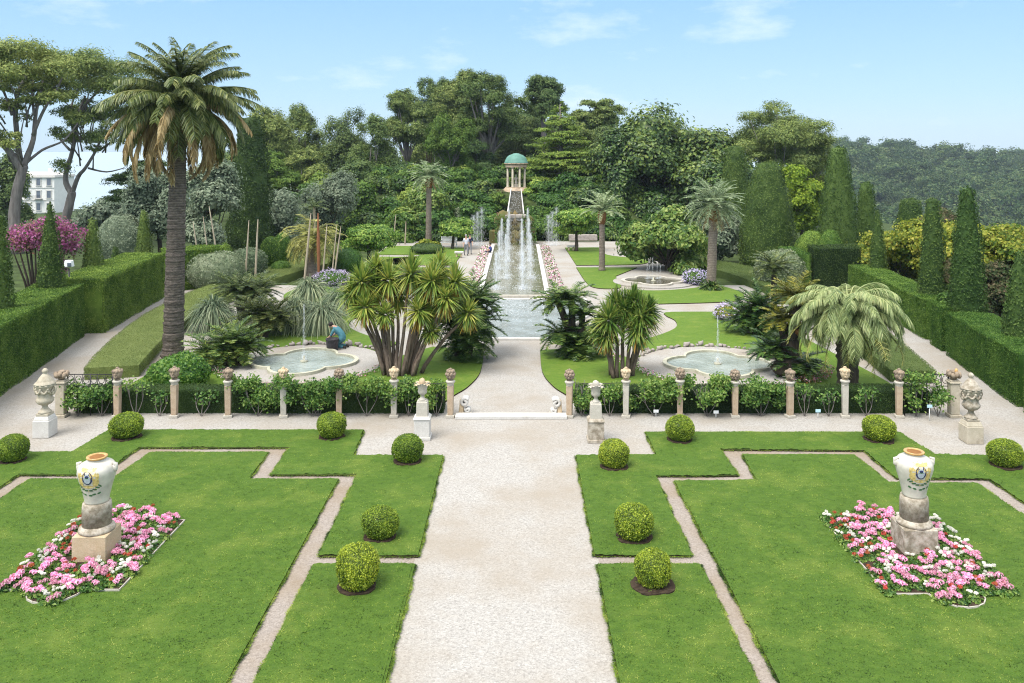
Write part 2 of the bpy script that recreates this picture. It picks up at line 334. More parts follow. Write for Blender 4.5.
M['stone_cream'] = stone('cream_limestone', (0.53, 0.47, 0.37), (0.38, 0.33, 0.24), (0.21, 0.17, 0.12), 6, 0.3, 0.8)
M['stone_white'] = stone('white_limestone', (0.62, 0.60, 0.56), (0.50, 0.47, 0.43), (0.36, 0.33, 0.28), 3, 0.15, 0.3)
M['stone_stained'] = stone('lichen_stained_stone', (0.60, 0.54, 0.45), (0.42, 0.36, 0.28), (0.13, 0.095, 0.05), 12, 0.85, 0.9)
M['stone_ochre'] = stone('ochre_stained_stone', (0.56, 0.45, 0.31), (0.46, 0.34, 0.20), (0.26, 0.20, 0.13), 4, 0.4, 0.6)
M['rock'] = stone('rough_rock', (0.42, 0.38, 0.34), (0.25, 0.215, 0.19), (0.11, 0.095, 0.085), 6, 0.45, 1.0)
M['moss_rock'] = stone('mossy_tufa', (0.21, 0.14, 0.06), (0.10, 0.085, 0.03), (0.06, 0.10, 0.025), 1.4, 0.8, 1.0)
M['rim_stone'] = stone('pond_rim_stone', (0.52, 0.50, 0.40), (0.36, 0.35, 0.25), (0.22, 0.22, 0.14), 4, 0.4, 0.6)
M['glaze'] = plain('white_glaze', (0.54, 0.505, 0.435), 0.35, 0.45, vary=0.2, scale=4)
M['glaze_ochre'] = plain('ochre_glaze', (0.46, 0.27, 0.09), 0.3, 0.5, vary=0.3, scale=12)
M['paint_yellow'] = plain('yellow_enamel', (0.56, 0.43, 0.16), 0.3, 0.5, vary=0.35, scale=22)
M['paint_blue'] = plain('dark_blue_enamel', (0.025, 0.03, 0.10), 0.3, 0.5, vary=0.3, scale=20)
M['paint_green'] = plain('green_enamel', (0.05, 0.14, 0.055), 0.3, 0.5, vary=0.4, scale=20)
M['paint_pale'] = plain('pale_blue_enamel', (0.40, 0.45, 0.50), 0.3, 0.5, vary=0.1, scale=20)
M['jar_inside'] = plain('jar_inside_clay', (0.22, 0.10, 0.03), 0.8, 0.2)
M['iron'] = plain('wrought_iron', (0.05, 0.048, 0.05), 0.5, 0.4, 0.6, 0.3, 20)
M['copper'] = plain('verdigris_copper', (0.10, 0.225, 0.18), 0.6, 0.3, 0.0, 0.25, 1.5)
M['wall_white'] = plain('white_render', (0.72, 0.70, 0.66), 0.85, 0.2, 0.0, 0.06, 1.0)
M['roof'] = plain('zinc_roof', (0.50, 0.47, 0.44), 0.6, 0.3, 0.0, 0.1, 1.0)
M['glass'] = plain('dark_window_glass', (0.10, 0.12, 0.15), 0.08, 0.6, 0.0, 0.2, 1.0)
M['white_paint'] = plain('white_paint', (0.78, 0.78, 0.76), 0.5, 0.4, 0.0, 0.04, 5)
M['label_blue'] = plain('pale_blue_label', (0.42, 0.62, 0.68), 0.4, 0.4, 0.0, 0.05, 5)
M['pondwater'] = water('pond_water', (0.17, 0.20, 0.165), 0.05, 7.0, 0.4, (0.30, 0.335, 0.30))
M['darkwater'] = water('dark_pond_water', (0.075, 0.07, 0.045), 0.05, 4.0, 0.2, (0.12, 0.11, 0.08))
M['canalwater'] = water('canal_water', (0.12, 0.115, 0.07), 0.05, 2.2, 0.30, (0.19, 0.185, 0.13))
M['basinwater'] = water('lower_basin_water', (0.13, 0.15, 0.13), 0.08, 5.0, 0.8, (0.22, 0.26, 0.26))
M['sea'] = water('sea_water', (0.30, 0.36, 0.39), 0.4, 0.05, 0.2)
def spray_mat():
    m, nt, out = newmat('spray_water')
    d = nd(nt, 'ShaderNodeBsdfDiffuse'); d.inputs[0].default_value = (0.86, 0.88, 0.9, 1)
    t = nd(nt, 'ShaderNodeBsdfTranslucent'); t.inputs[0].default_value = (0.86, 0.88, 0.9, 1)
    q = nd(nt, 'ShaderNodeBsdfTransparent')
    a = nd(nt, 'ShaderNodeMixShader'); a.inputs[0].default_value = 0.5; nt.links.new(d.outputs[0], a.inputs[1]); nt.links.new(t.outputs[0], a.inputs[2])
    b = nd(nt, 'ShaderNodeMixShader'); b.inputs[0].default_value = 0.34; nt.links.new(q.outputs[0], b.inputs[1]); nt.links.new(a.outputs[0], b.inputs[2])
    nt.links.new(b.outputs[0], out.inputs[0]); return m
M['spray'] = spray_mat()

# ------------------------------------------------------------------ terrain
def S(t):
    t = np.clip(t, 0, 1); return t * t * (3 - 2 * t)
def height(x, y):
    x = np.asarray(x, float); y = np.asarray(y, float)
    mound = 4.4 * S((y - 84.5) / 16) * S((x + 48) / 30) * (1 - S((x - 8) / 22))
    low = -9.0 * S((-x - 48) / 90) * S((y - 20) / 100) - 50 * S((-x - 150) / 120)
    low = low - 42 * S((x - 34) / 160) - 44 * S((y - 185) / 170) * (1 - S((-x - 40) / 60) * (1 - S((y - 262) / 60)))
    low = np.maximum(low, -47)
    hill = (43.5 - 12 * S((x / np.maximum(y, 1) - 0.38) / 0.28)) * S((y - 330) / 400) * S((x - 40) / 230) * (1 - 0.55 * S((y - 760) / 300))
    und = 3.0 * np.sin(x / 47 + 1.3) * np.sin(y / 61) * S((y - 300) / 200) + 0.25 * np.sin(x / 7.3) * np.sin(y / 6.1) * S((y - 88) / 10)
    return -0.06 + mound + low + hill + und
def hz(x, y): return float(height(x, y))

def axis(a, b, dense0, dense1, d, growth=1.13):
    v = list(np.arange(dense0, dense1 + 1e-6, d)); s = d
    while v[-1] < b: s *= growth; v.append(v[-1] + s)
    s = d
    while v[0] > a: s *= growth; v.insert(0, v[0] - s)
    return np.array(v)
xs = axis(-1500, 1500, -50, 50, 2.0); ys = axis(-120, 1500, -10, 125, 2.0)
X, Y = np.meshgrid(xs, ys); Z = height(X, Y); nx, ny = len(xs), len(ys)
i, j = np.meshgrid(np.arange(nx - 1), np.arange(ny - 1)); b = (j * nx + i).ravel()
lab(MB().add(np.stack([X, Y, Z], 2).reshape(-1, 3), np.stack([b, b + 1, b + nx + 1, b + nx], 1)).build('ground', M['ground'], smooth=True),
    'green and brown earth under the shrubs and the woods', 'ground', kind='structure')
lab(MB().add([[-30000, -2000, -44], [30000, -2000, -44], [30000, 40000, -44], [-30000, 40000, -44]], [[0, 1, 2, 3]]).build('sea', M['sea']),
    'pale stretch of sea seen between the pine trunks', 'sea', kind='structure')

def sheet(name, poly, z0, z1, mats, label, cat, mside=None):
    return lab(MB().prism(poly, z0, z1, 0, mside).build(name, mats), label, cat, kind='structure')
sheet('gravel_path', [(-23.5, -6), (21.5, -6), (21.5, 57), (12, 57), (12, 84.6), (-12.5, 84.6), (-12.5, 57), (-23.5, 57)], -0.3, 0.0, [M['gravel'], M['soil']],
      'pale gravel paths crossing the whole formal garden', 'path', 1)

GR = [M['lawn'], M['soil']]
ZL = 0.055
# front parterre (far corners measured on the photograph)
A_left = [(-2.24, 25.0), (-2.23, 18.8), (-4.42, 18.8), (-4.47, 23.5), (-6.87, 23.5), (-6.93, 25.65), (-11.5, 25.65), (-11.53, 23.5), (-13.82, 23.5), (-13.9, 12), (-20, 12), (-20, 25.3), (-13.3, 25.3), (-13.15, 27.3), (-5.0, 27.3), (-4.87, 25.0)]
B_left = [(-4.95, 23.2), (-4.92, 9), (-13.45, 9), (-13.35, 23.2), (-11.1, 23.2), (-10.95, 25.28), (-7.45, 25.28), (-7.37, 23.2)]
C_left = [(-2.25, 18.42), (-2.26, 9), (-4.45, 9), (-4.43, 18.42)]
A_right = [(1.68, 25.0), (1.69, 18.82), (3.82, 18.82), (3.75, 23.42), (6.05, 23.45), (6.05, 25.5), (10.33, 25.4), (10.33, 23.25), (12.85, 23.2), (12.95, 12), (19, 12), (19, 25.0), (12.27, 25.04), (12.1, 27.1), (4.03, 27.1), (4.05, 25.06)]
B_right = [(4.22, 23.05), (4.5, 9), (12.62, 9), (12.35, 22.9), (9.98, 22.97), (9.87, 25.04), (6.6, 25.08), (6.46, 23.1)]
C_right = [(1.7, 18.43), (1.71, 9), (4.1, 9), (3.92, 18.43)]
for nm, poly, txt in (('lawn', A_left, 'stepped outer lawn strip on the bougainvillea side of the gravel walk'), ('lawn', B_left, 'big inner lawn panel around the jar bed nearest the tall palm'), ('lawn', C_left, 'small oblong lawn with one clipped ball, tall palm side of the walk'),
                      ('lawn', A_right, 'stepped outer lawn strip on the jelly palm side of the gravel walk'), ('lawn', B_right, 'big inner lawn panel around the jar bed on the jelly palm side'), ('lawn', C_right, 'small oblong lawn beside the walk with one loose clipped ball')):
    sheet(nm, poly, -0.05, ZL, GR, txt, 'lawn', 1)
# pinkish gravel under the narrow strips
sheet('gravel_strip', [(-14.2, 8.5), (-2.3, 8.5), (-2.3, 18.9), (-4.2, 18.9), (-4.2, 23.8), (-6.6, 23.8), (-6.6, 25.9), (-11.8, 25.9), (-11.8, 23.8), (-14.2, 23.8)], -0.05, 0.004, M['gravel_pink'], 'narrow pinkish gravel strip zigzagging through the lawn on the tall palm side', 'path')
sheet('gravel_strip', [(13.3, 8.5), (1.75, 8.5), (1.75, 18.9), (3.5, 18.9), (3.5, 23.8), (5.8, 23.8), (5.8, 25.8), (10.6, 25.7), (10.6, 23.6), (13.2, 23.5)], -0.05, 0.004, M['gravel_pink'], 'narrow pinkish gravel strip zigzagging through the lawn on the jelly palm side', 'path')

def curve(pts, k=5):
    """Closed Catmull-Rom outline through points; a point given as (x, y, 1) stays a sharp corner."""
    P = [np.array(p[:2], float) for p in pts]; n = len(P); out = []
    for i in range(n):
        p0, p1, p2, p3 = P[i - 1], P[i], P[(i + 1) % n], P[(i + 2) % n]
        if len(pts[i]) > 2: p0 = p1
        if len(pts[(i + 1) % n]) > 2: p3 = p2
        for q in range(k):
            t = q / k
            out.append(0.5 * (2 * p1 + (p2 - p0) * t + (2 * p0 - 5 * p1 + 4 * p2 - p3) * t * t + (3 * p1 - p0 - 3 * p2 + p3) * t ** 3))
    return out
def mirror(poly, c=-0.62): return [(c - p[0],) + tuple(p[1:]) for p in poly]
R_main = [(0.95, 38.2, 1), (0.95, 34.5), (1.3, 32.4), (1.75, 31.2), (2.1, 30.15, 1), (14.0, 30.15, 1), (14.3, 33), (13.9, 38), (13.4, 43), (12.6, 47.3, 1), (8.5, 47.3), (8.0, 46.3), (8.25, 44.9), (7.9, 43.0), (6.5, 41.0), (4.95, 39.7, 1), (5.7, 38.0, 1), (4.9, 36.6, 1), (3.34, 38.9, 1)]
R3 = [(8.2, 49.8, 1), (12.6, 50.6), (13.9, 52.4), (13.95, 54.8), (13.1, 57), (12.2, 57.2, 1), (11.7, 55.8), (9.1, 54.6), (7.0, 54.9, 1), (7.1, 53.0), (7.6, 51.3)]
R4 = [(4.4, 65.4, 1), (9.1, 65.4, 1), (6.9, 60.8, 1), (6.8, 56.6), (6.3, 55.4), (5.1, 55.6), (4.6, 57.7)]
R5 = [(4.25, 78.8, 1), (7.6, 79, 1), (7.6, 73.4), (10.3, 70.2), (9.6, 67.3), (4.5, 66.6, 1)]
GF = [M['lawn_far'], M['soil']]
for poly, txt in ((R_main, 'curved bright lawn round the quatrefoil pond'), (R3, 'curved lawn in front of the dark upper pond'), (R4, 'small lawn wedge beside the canal walk'), (R5, 'lawn at the foot of the small fan palm')):
    sheet('lawn', curve(poly), -0.05, ZL, GF, txt + ', jelly palm side', 'lawn', 1)
for poly, txt in ((R_main, 'curved bright lawn round the quatrefoil pond'), (R3, 'curved lawn hidden behind the cordyline clump'), (R4, 'lawn wedge beside the canal walk'), (R5, 'lawn at the foot of the slim fan palm')):
    sheet('lawn', curve(mirror(poly)), -0.05, ZL, GF, txt + ', tall palm side', 'lawn', 1)
# the lawn behind the tall-palm pond reaches further back
sheet('lawn', curve([(-12.2, 57, 1), (-8.6, 62), (-8.6, 72, 1), (-12.4, 72, 1)]), -0.05, ZL, GF, 'lawn in front of the round clipped tree', 'lawn', 1)

sheet('lawn', [(-12.3, 73.4), (-8.3, 73.4), (-8.3, 80.2), (-12.3, 80.2)], -0.05, ZL, GF, 'far lawn behind the flat clipped hedge patch', 'lawn', 1)
# ------------------------------------------------------------------ grass blades on the front lawns
def in_poly(P, poly):
    poly = np.asarray([p[:2] for p in poly]); x, y = P[:, 0], P[:, 1]; ins = np.zeros(len(P), bool); n = len(poly); j = n - 1
    for i in range(n):
        xi, yi = poly[i]; xj, yj = poly[j]
        c = ((yi > y) != (yj > y)) & (x < (xj - xi) * (y - yi) / (yj - yi + 1e-12) + xi); ins ^= c; j = i
    return ins
BEDL = [(-10.6, 17.2), (-8.1, 17.2), (-8.1, 20.55), (-10.6, 20.55)]
BEDR = [(7.4, 17.15), (10.05, 17.15), (10.05, 20.6), (7.4, 20.6)]
gp = []
for poly in (A_left, B_left, C_left, A_right, B_right, C_right):
    P0 = rng.uniform([-18, 12.6], [18, 27.4], (520000, 2))
    keep = in_poly(P0, poly) & (np.abs(P0[:, 0] - 0) < P0[:, 1] * 0.64 + 0.5)
    keep &= rng.uniform(size=len(P0)) < np.clip((30 - P0[:, 1]) / 14, 0.25, 1)
    keep &= ~in_poly(P0, BEDL) & ~in_poly(P0, BEDR)
    gp.append(P0[keep])
gp = np.concatenate(gp); n = len(gp)
clump0 = 0.5 + 0.5 * np.sin(gp[:, 0] * 5.1 + 2 * np.sin(gp[:, 1] * 3.7)) * np.sin(gp[:, 1] * 6.3 + 2 * np.sin(gp[:, 0] * 4.3))
c2 = 0.5 + 0.5 * np.sin(gp[:, 0] * 13.1 + 3 * np.sin(gp[:, 1] * 7.7 + 1)) * np.sin(gp[:, 1] * 17.3 + 3 * np.sin(gp[:, 0] * 9.3))
clump = 0.45 * clump0 + 0.55 * c2
kp = rng.uniform(size=n) < 0.18 + 1.1 * clump ** 1.3; gp = gp[kp]; clump = clump[kp]; n = len(gp)
D = np.c_[rng.normal(size=(n, 2)) * 0.75, np.ones(n)]
ep, ed = [], []
for poly in (A_left, B_left, C_left, A_right, B_right, C_right):          # blades leaning over the cut edges
    Q = np.asarray(poly); A_ = 0.5 * np.sum(Q[:, 0] * np.roll(Q[:, 1], -1) - np.roll(Q[:, 0], -1) * Q[:, 1]); Q = Q if A_ > 0 else Q[::-1]
    for a, b2 in zip(Q, np.roll(Q, -1, 0)):
        L_ = np.linalg.norm(b2 - a); nn = np.array([(b2 - a)[1], -(b2 - a)[0]]) / L_; k = int(L_ * (230 if nn[1] < -0.5 else 520)); u = rng.uniform(size=(k, 1))
        p = a * (1 - u) + b2 * u + nn * rng.normal(0.0, 0.022, (k, 1)) + nn * 0.03 * np.sin(u * L_ * 5 + a[0]) * np.sin(u * L_ * 2.3)
        keep = (p[:, 1] > 12.6) & (np.abs(p[:, 0]) < p[:, 1] * .64 + .5); ep.append(p[keep]); ed.append(np.c_[nn * 0.55 + rng.normal(size=(k, 2)) * 0.5, np.full(k, 0.9)][keep])
ep, ed = np.concatenate(ep), np.concatenate(ed)
def turf_h(x, y):
    return 0.011 * (np.sin(x * 19 + 2.5 * np.sin(y * 9)) * np.sin(y * 27 + 2.5 * np.sin(x * 11)) + 0.8 * np.sin(x * 9.1 + 2 * np.sin(y * 5.3)) * np.sin(y * 12.7 + 2.4 * np.sin(x * 4.7)) + 0.5 * np.sin(x * 3.1 + y) * np.sin(y * 4.3 + 2 * np.sin(x * 2)))
for poly in (A_left, B_left, C_left, A_right, B_right, C_right):          # slightly uneven turf surface
    Q = np.asarray(poly); d_ = 0.055; gx = np.arange(Q[:, 0].min(), Q[:, 0].max(), d_); gy = np.arange(12.8, Q[:, 1].max(), d_); GX, GY = np.meshgrid(gx, gy); n0 = len(gx)
    ii, jj = np.meshgrid(np.arange(len(gx) - 1), np.arange(len(gy) - 1)); b0 = (jj * n0 + ii).ravel(); cx_, cy_ = gx[ii.ravel()] + d_ / 2, gy[jj.ravel()] + d_ / 2
    ok = in_poly(np.c_[cx_, cy_], poly) & (np.abs(cx_) < cy_ * 0.64 + 0.6) & ~in_poly(np.c_[cx_, cy_], BEDL) & ~in_poly(np.c_[cx_, cy_], BEDR); fq = np.stack([b0, b0 + 1, b0 + n0 + 1, b0 + n0], 1)[ok]
    us, inv = np.unique(fq, return_inverse=True); Vt = np.c_[GX.ravel(), GY.ravel(), ZL + np.maximum(0.004, turf_h(GX.ravel(), GY.ravel()) * 1.7 + 0.01)][us]
    lab(MB().add(Vt, inv.reshape(-1, 4)).build('turf', M['lawn'], smooth=True), 'uneven turf surface of a front lawn panel', 'lawn', kind='structure')
mb = MB().ribbons(np.c_[ep, np.full(len(ep), ZL - 0.02)], ed, rng.uniform(0.05, 0.085, len(ep)), 0.016, 0.6, 1, tip=0.15, base=1.0)
mb.ribbons(np.c_[gp, ZL - 0.002 + np.maximum(0.004, turf_h(gp[:, 0], gp[:, 1]) * 1.7 + 0.01)], D, rng.uniform(0.03, 0.065, n) * (0.5 + 0.9 * clump), 0.016, 0.5, 1, tip=0.15, base=1.0)
lab(mb.build('grass', M['grass']), 'short mown grass blades of the front lawns', 'grass', kind='stuff')

# soil rings and beds are part of the ground
def soil_patch(x, y, r, txt):
    a = np.arange(40) * 2 * PI / 40; rr = r * (1 + 0.05 * np.sin(a * 3 + x) + 0.04 * np.sin(a * 5 + y) + 0.015 * rng.normal(size=40))
    sheet('soil_patch', np.c_[x + rr * np.cos(a), y + rr * np.sin(a)], 0.0, ZL + 0.034, M['soil'], txt, 'soil')

# ------------------------------------------------------------------ clipped plants: a dense core under many small leaves
def sph(n):
    v = rng.normal(size=(n, 3)); return v / np.linalg.norm(v, axis=1)[:, None]
def lathe_pts(prof, n):
    prof = np.asarray(prof, float); a, bq = prof[:-1], prof[1:]
    seg = np.linalg.norm(bq - a, axis=1) * (a[:, 0] + bq[:, 0] + 1e-6); k = rng.choice(len(seg), n, p=seg / seg.sum()); t = rng.uniform(size=n)[:, None]
    q = a[k] * (1 - t) + bq[k] * t; th = rng.uniform(0, 2 * PI, n); d = bq[k] - a[k]; d /= np.linalg.norm(d, axis=1)[:, None] + 1e-9
    N = np.c_[np.cos(th) * d[:, 1], np.sin(th) * d[:, 1], -d[:, 0]]
    return np.c_[q[:, 0] * np.cos(th), q[:, 0] * np.sin(th), q[:, 1]], N
def wob(P, s, a):
    return a * (np.sin(P[:, 0] * s + 1.7 * np.sin(P[:, 2] * s * 0.8)) + np.sin(P[:, 1] * s * 1.1 + 1.3 * np.sin(P[:, 0] * s)) + np.sin(P[:, 2] * s * 0.9 + 2))[:, None] / 3
def clipped(name, prof, mat, label, cat, loc, n, leaf, jit=0.55, amp=0.07, ws=2.6, group=None, rz=0.0, part='foliage', tilt=(0, 0), trunk=None, extra=None):
    """A clipped plant of revolution: its leaves lie on a lathed outline."""
    t = thing(name, label, cat, loc, group, rz)
    P, N = lathe_pts(prof, n); P = P + N * (wob(P, ws, amp) + rng.normal(size=(n, 1)) * leaf * 0.3)
    mb = MB().leaves(P, N, leaf, leaf * 0.6, 0, jit)
    core = [(max(0.01, r * 0.93 - leaf * 0.3), z) for r, z in prof]; z1 = core[-1][1]
    mb.lathe([(r, min(z, z1 - leaf * .5)) for r, z in core], 18)
    if tilt[0] or tilt[1]:
        for V in mb.V: V[:, 0] += V[:, 2] * tilt[0]; V[:, 1] += V[:, 2] * tilt[1]
    mb.build(part, mat, t)
    if trunk: MB().tube([(0, 0, -0.1), (0.02, 0, trunk[1])], [trunk[0], trunk[0] * .8], 8).build('stem', M['bark_dark'], t)
    return t
def dome(r, h, sq=0.8, k=8, z0=0.0):
    """Outline of a clipped ball: narrow at the base, widest a little below the middle."""
    out = []
    for q in range(k + 1):
        t = -0.36 * PI + (0.5 + 0.36) * PI * q / k
        out.append((max(0.01, r * math.cos(t)), z0 + h * (math.sin(t) + math.sin(0.36 * PI)) / (1 + math.sin(0.36 * PI))))
    return out
balls = [ # px centre, base y, width px, height px, label
    (10, 464, 30, 30, 'clipped boxwood ball cut by the frame edge beside the cream covered urn', 0),
    (124.5, 440.5, 33, 28, 'broad clipped boxwood ball in front of the second carved post', 0),
    (330.5, 440, 30, 28, 'clipped boxwood ball with bare notch between the tall palm pond posts and the lawn step', 1),
    (407, 464.5, 32.6, 30.5, 'clipped boxwood ball before the slim pedestal urn near the cordyline clump', 1),
    (379, 541, 38, 34, 'clipped boxwood ball just above the cross strip, tall palm side of the walk', 0),
    (356, 592, 45, 49, 'tall thimble shaped clipped boxwood ball, biggest of all, on the oblong lawn', 1),
    (680.5, 443, 29, 28, 'small neat boxwood ball at the lawn step on the jelly palm side', 0),
    (614.5, 470, 33, 31, 'clipped boxwood ball before the stained pedestal urn beside the broad walk', 1),
    (881, 443, 34, 28, 'wide egg shaped boxwood ball in front of the post next to the railing', 0),
    (1008, 469, 35, 30, 'clipped boxwood ball at the frame edge below the lichened covered urn', 0),
    (634.5, 542, 42, 38, 'round full boxwood ball just above the cross strip, jelly palm side', 0),
    (653, 590, 37, 41, 'loose uneven boxwood ball narrower at its base in a wide soil ring', 1),
    (703, 738, 45, 40, 'boxwood ball of which only the tip shows at the frame bottom', 0)]
protos = []
for q, (px, py, w, h, txt, kind) in enumerate(balls):
    x, y = g(px, py); r = w / 2 * y / F; hh = h * y / F * 0.83
    soil_patch(x, y + r * 0.25, r * (0.86 if q != 11 else 1.2), 'dark bare soil under the ' + txt.split(' beside')[0].split(' in front')[0].split(' before')[0][:60])
    if len(protos) <= kind:
        t = clipped('boxwood_ball', dome(0.5, 0.9), M['box'], txt, 'topiary ball', (0, 0, 0), 6500, 0.045, 0.8, 0.03 + 0.02 * kind, 7.0, 'clipped boxwood balls on the front lawns', part='foliage')
        protos.append((t, True))
        t.location = (x, y + r * 0.3, ZL + 0.02); t.scale = (r / 0.5, r / 0.5, hh / 0.9)
        if kind == 0 and len(protos) == 1: pass
    else:
        dup(protos[kind][0], (x, y + r * 0.3, ZL + 0.02), rng.uniform(0, 6), (r / 0.5 * rng.uniform(.95, 1.05), r / 0.5 * rng.uniform(.95, 1.05), hh / 0.9), txt).rotation_euler.x = rng.uniform(-.05, .05)

def hedge(name, poly, z0, z1, mat, label, cat='hedge', dens=420, leaf=0.075, amp=0.08, jit=0.5, group=None, zgrad=None, wsc=1.7):
    """Clipped hedge over any plan outline; walls and top carry leaves."""
    P2 = np.asarray(poly, float)
    A = 0.5 * np.sum(P2[:, 0] * np.roll(P2[:, 1], -1) - np.roll(P2[:, 0], -1) * P2[:, 1])
    if A < 0: P2 = P2[::-1]
    c = P2.mean(0); t = thing(name, label, cat, (c[0], c[1], z0), group); Q = P2 - c; H = z1 - z0
    Ps, Ns = [], []
    for a, bq in zip(Q, np.roll(Q, -1, 0)):
        L = np.linalg.norm(bq - a); k = int(L * H * dens) + 1; u = rng.uniform(size=(k, 1)); zz = rng.uniform(0, 1, k) ** 0.9 * H
        nrm = np.array([(bq - a)[1], -(bq - a)[0], 0]) / (L + 1e-9)
        Ps.append(np.c_[a * (1 - u) + bq * u, zz]); Ns.append(np.tile(nrm, (k, 1)))
    lo, hi = Q.min(0), Q.max(0); k = int(np.prod(hi - lo) * dens); R = rng.uniform(lo, hi, (k, 2)); R = R[in_poly(R, Q)]
    Ps.append(np.c_[R, np.full(len(R), H)]); Ns.append(np.tile([0, 0, 1.0], (len(R), 1)))
    P, N = np.concatenate(Ps), np.concatenate(Ns)
    P = P + N * (wob(P, wsc, amp) + rng.normal(size=(len(P), 1)) * leaf * 0.35)
    mb = MB().leaves(P, N, leaf, leaf * 0.55, 0, jit)
    # core
    n = len(Q); T = np.roll(Q, -1, 0) - np.roll(Q, 1, 0); nn = np.c_[T[:, 1], -T[:, 0]]; nn /= np.linalg.norm(nn, axis=1)[:, None] + 1e-9
    mb.prism(Q - nn * (leaf * 0.8 + amp * 0.5), -0.05, H - leaf * 0.5 - amp * .5)
    mb.build('foliage', mat, t)
    return t
def strip(line, w):
    line = np.asarray(line, float); T = np.gradient(line, axis=0); T /= np.linalg.norm(T, axis=1)[:, None]; N = np.c_[-T[:, 1], T[:, 0]]; w = np.broadcast_to(np.asarray(w, float), (len(line),))[:, None] / 2
    return np.concatenate([line + N * w, (line - N * w)[::-1]])

hedge('tall_hedge', [(-18.0, 26.0), (-21.15, 41.3), (-23.3, 40.9), (-20.2, 25.6)], 0, 2.55, M['hedge'], 'long tall clipped hedge nearest the frame edge under the pink flowering tree', dens=1400, leaf=0.062)
hedge('tall_hedge', [(-20.5, 42.0), (-21.9, 52.6), (-24.2, 52.2), (-22.9, 41.8)], 0, 2.72, M['hedge'], 'tall clipped hedge past the dark gap, ending at the palm trunk', dens=1100, leaf=0.066)
hedge('tall_hedge', [(-22.4, 54.2), (-19.6, 56.6), (-21.0, 58.4), (-23.6, 56.0)], 0, 2.6, M['hedge'], 'short dark tall hedge just behind the palm trunk', dens=450, leaf=0.09)
hedge('tall_hedge', [(17.5, 29.9), (18.85, 37.45), (20.7, 37.2), (19.7, 29.6)], 0, 1.9, M['hedge'], 'long clipped hedge beside the gravel path, nearest on the jelly palm side', dens=1500, leaf=0.056)
hedge('tall_hedge', [(18.95, 38.15), (19.15, 39.6), (20.9, 39.4), (20.6, 37.95)], 0, 2.0, M['hedge'], 'short hedge block between two dark gaps below the tall cypress columns', dens=1400, leaf=0.056)
hedge('tall_hedge', [(19.35, 40.6), (20.6, 53.2), (22.3, 53.0), (20.9, 40.1)], 0, 1.9, M['hedge'], 'clipped hedge running back behind the grey jelly palm', dens=1000, leaf=0.062)
hedge('tall_hedge', [(17.0, 25.0), (17.4, 29.3), (19.4, 29.2), (19.2, 24.8)], 0, 1.9, M['hedge'], 'hedge end at the frame edge before the nearest dark gap', dens=1000, leaf=0.06)
hedge('hedge_block', [(19.0, 54.6), (22.1, 54.9), (22.4, 57.0), (19.2, 56.6)], 0, 2.75, M['hedge_dark'], 'clipped hedge block in shaded leaf colour with flat top behind the golden cycad', dens=420, leaf=0.08)  # shade of its near face is put into the dark leaf colour
hedge('hedge_block', [(17.9, 55.6), (18.9, 55.0), (19.1, 59.2), (18.1, 59.4)], 0, 2.35, M['hedge'], 'sunlit green hedge wing joining the dark flat block', dens=420, leaf=0.08)

SIDE = {-1: 'tall palm side', 1: 'jelly palm side'}
hedge('low_hedge', [(-15.2, 29.15), (-2.6, 29.15), (-2.6, 30.0), (-15.2, 30.0)], 0, 0.78, M['hedge_dark'], 'low dark clipped hedge behind the carved posts, tall palm side', dens=1600, leaf=0.042, amp=0.03)  # both low hedges: shade on their fronts is painted by darker leaves
hedge('low_hedge', [(2.0, 29.15), (14.1, 29.15), (14.1, 30.0), (2.0, 30.0)], 0, 0.78, M['hedge_dark'], 'low dark clipped hedge behind the carved posts, jelly palm side', dens=1600, leaf=0.042, amp=0.03)
def smooth_line(pts, k=6):
    pts = np.asarray(pts, float); t = np.linspace(0, len(pts) - 1, k * (len(pts) - 1) + 1)
    out = []
    for q in t:
        i = min(int(q), len(pts) - 2); f = q - i; p0, p1, p2, p3 = pts[max(i - 1, 0)], pts[i], pts[i + 1], pts[min(i + 2, len(pts) - 1)]
        out.append(0.5 * (2 * p1 + (p2 - p0) * f + (2 * p0 - 5 * p1 + 4 * p2 - p3) * f * f + (3 * p1 - p0 - 3 * p2 + p3) * f ** 3))
    return np.array(out)
hedge('ground_cover_bank', strip(smooth_line([(-16.1, 33.6), (-17.4, 39), (-18.4, 46), (-18.3, 54), (-16.6, 63), (-14.6, 70)]), np.linspace(2.0, 3.6, 31)), 0, 0.5, M['bank'], 'broad low mown bank between the two gravel paths, tall palm side', 'low hedge', 900, 0.042, 0.03, 0.35)
hedge('ground_cover_bank', strip(smooth_line([(15.3, 33.0), (16.2, 39), (17.0, 46), (16.9, 54), (15.6, 62), (13.2, 66.5)]), np.linspace(1.7, 3.6, 31)), 0, 0.5, M['bank'], 'broad low mown bank between the two gravel paths, jelly palm side', 'low hedge', 900, 0.042, 0.03, 0.35)

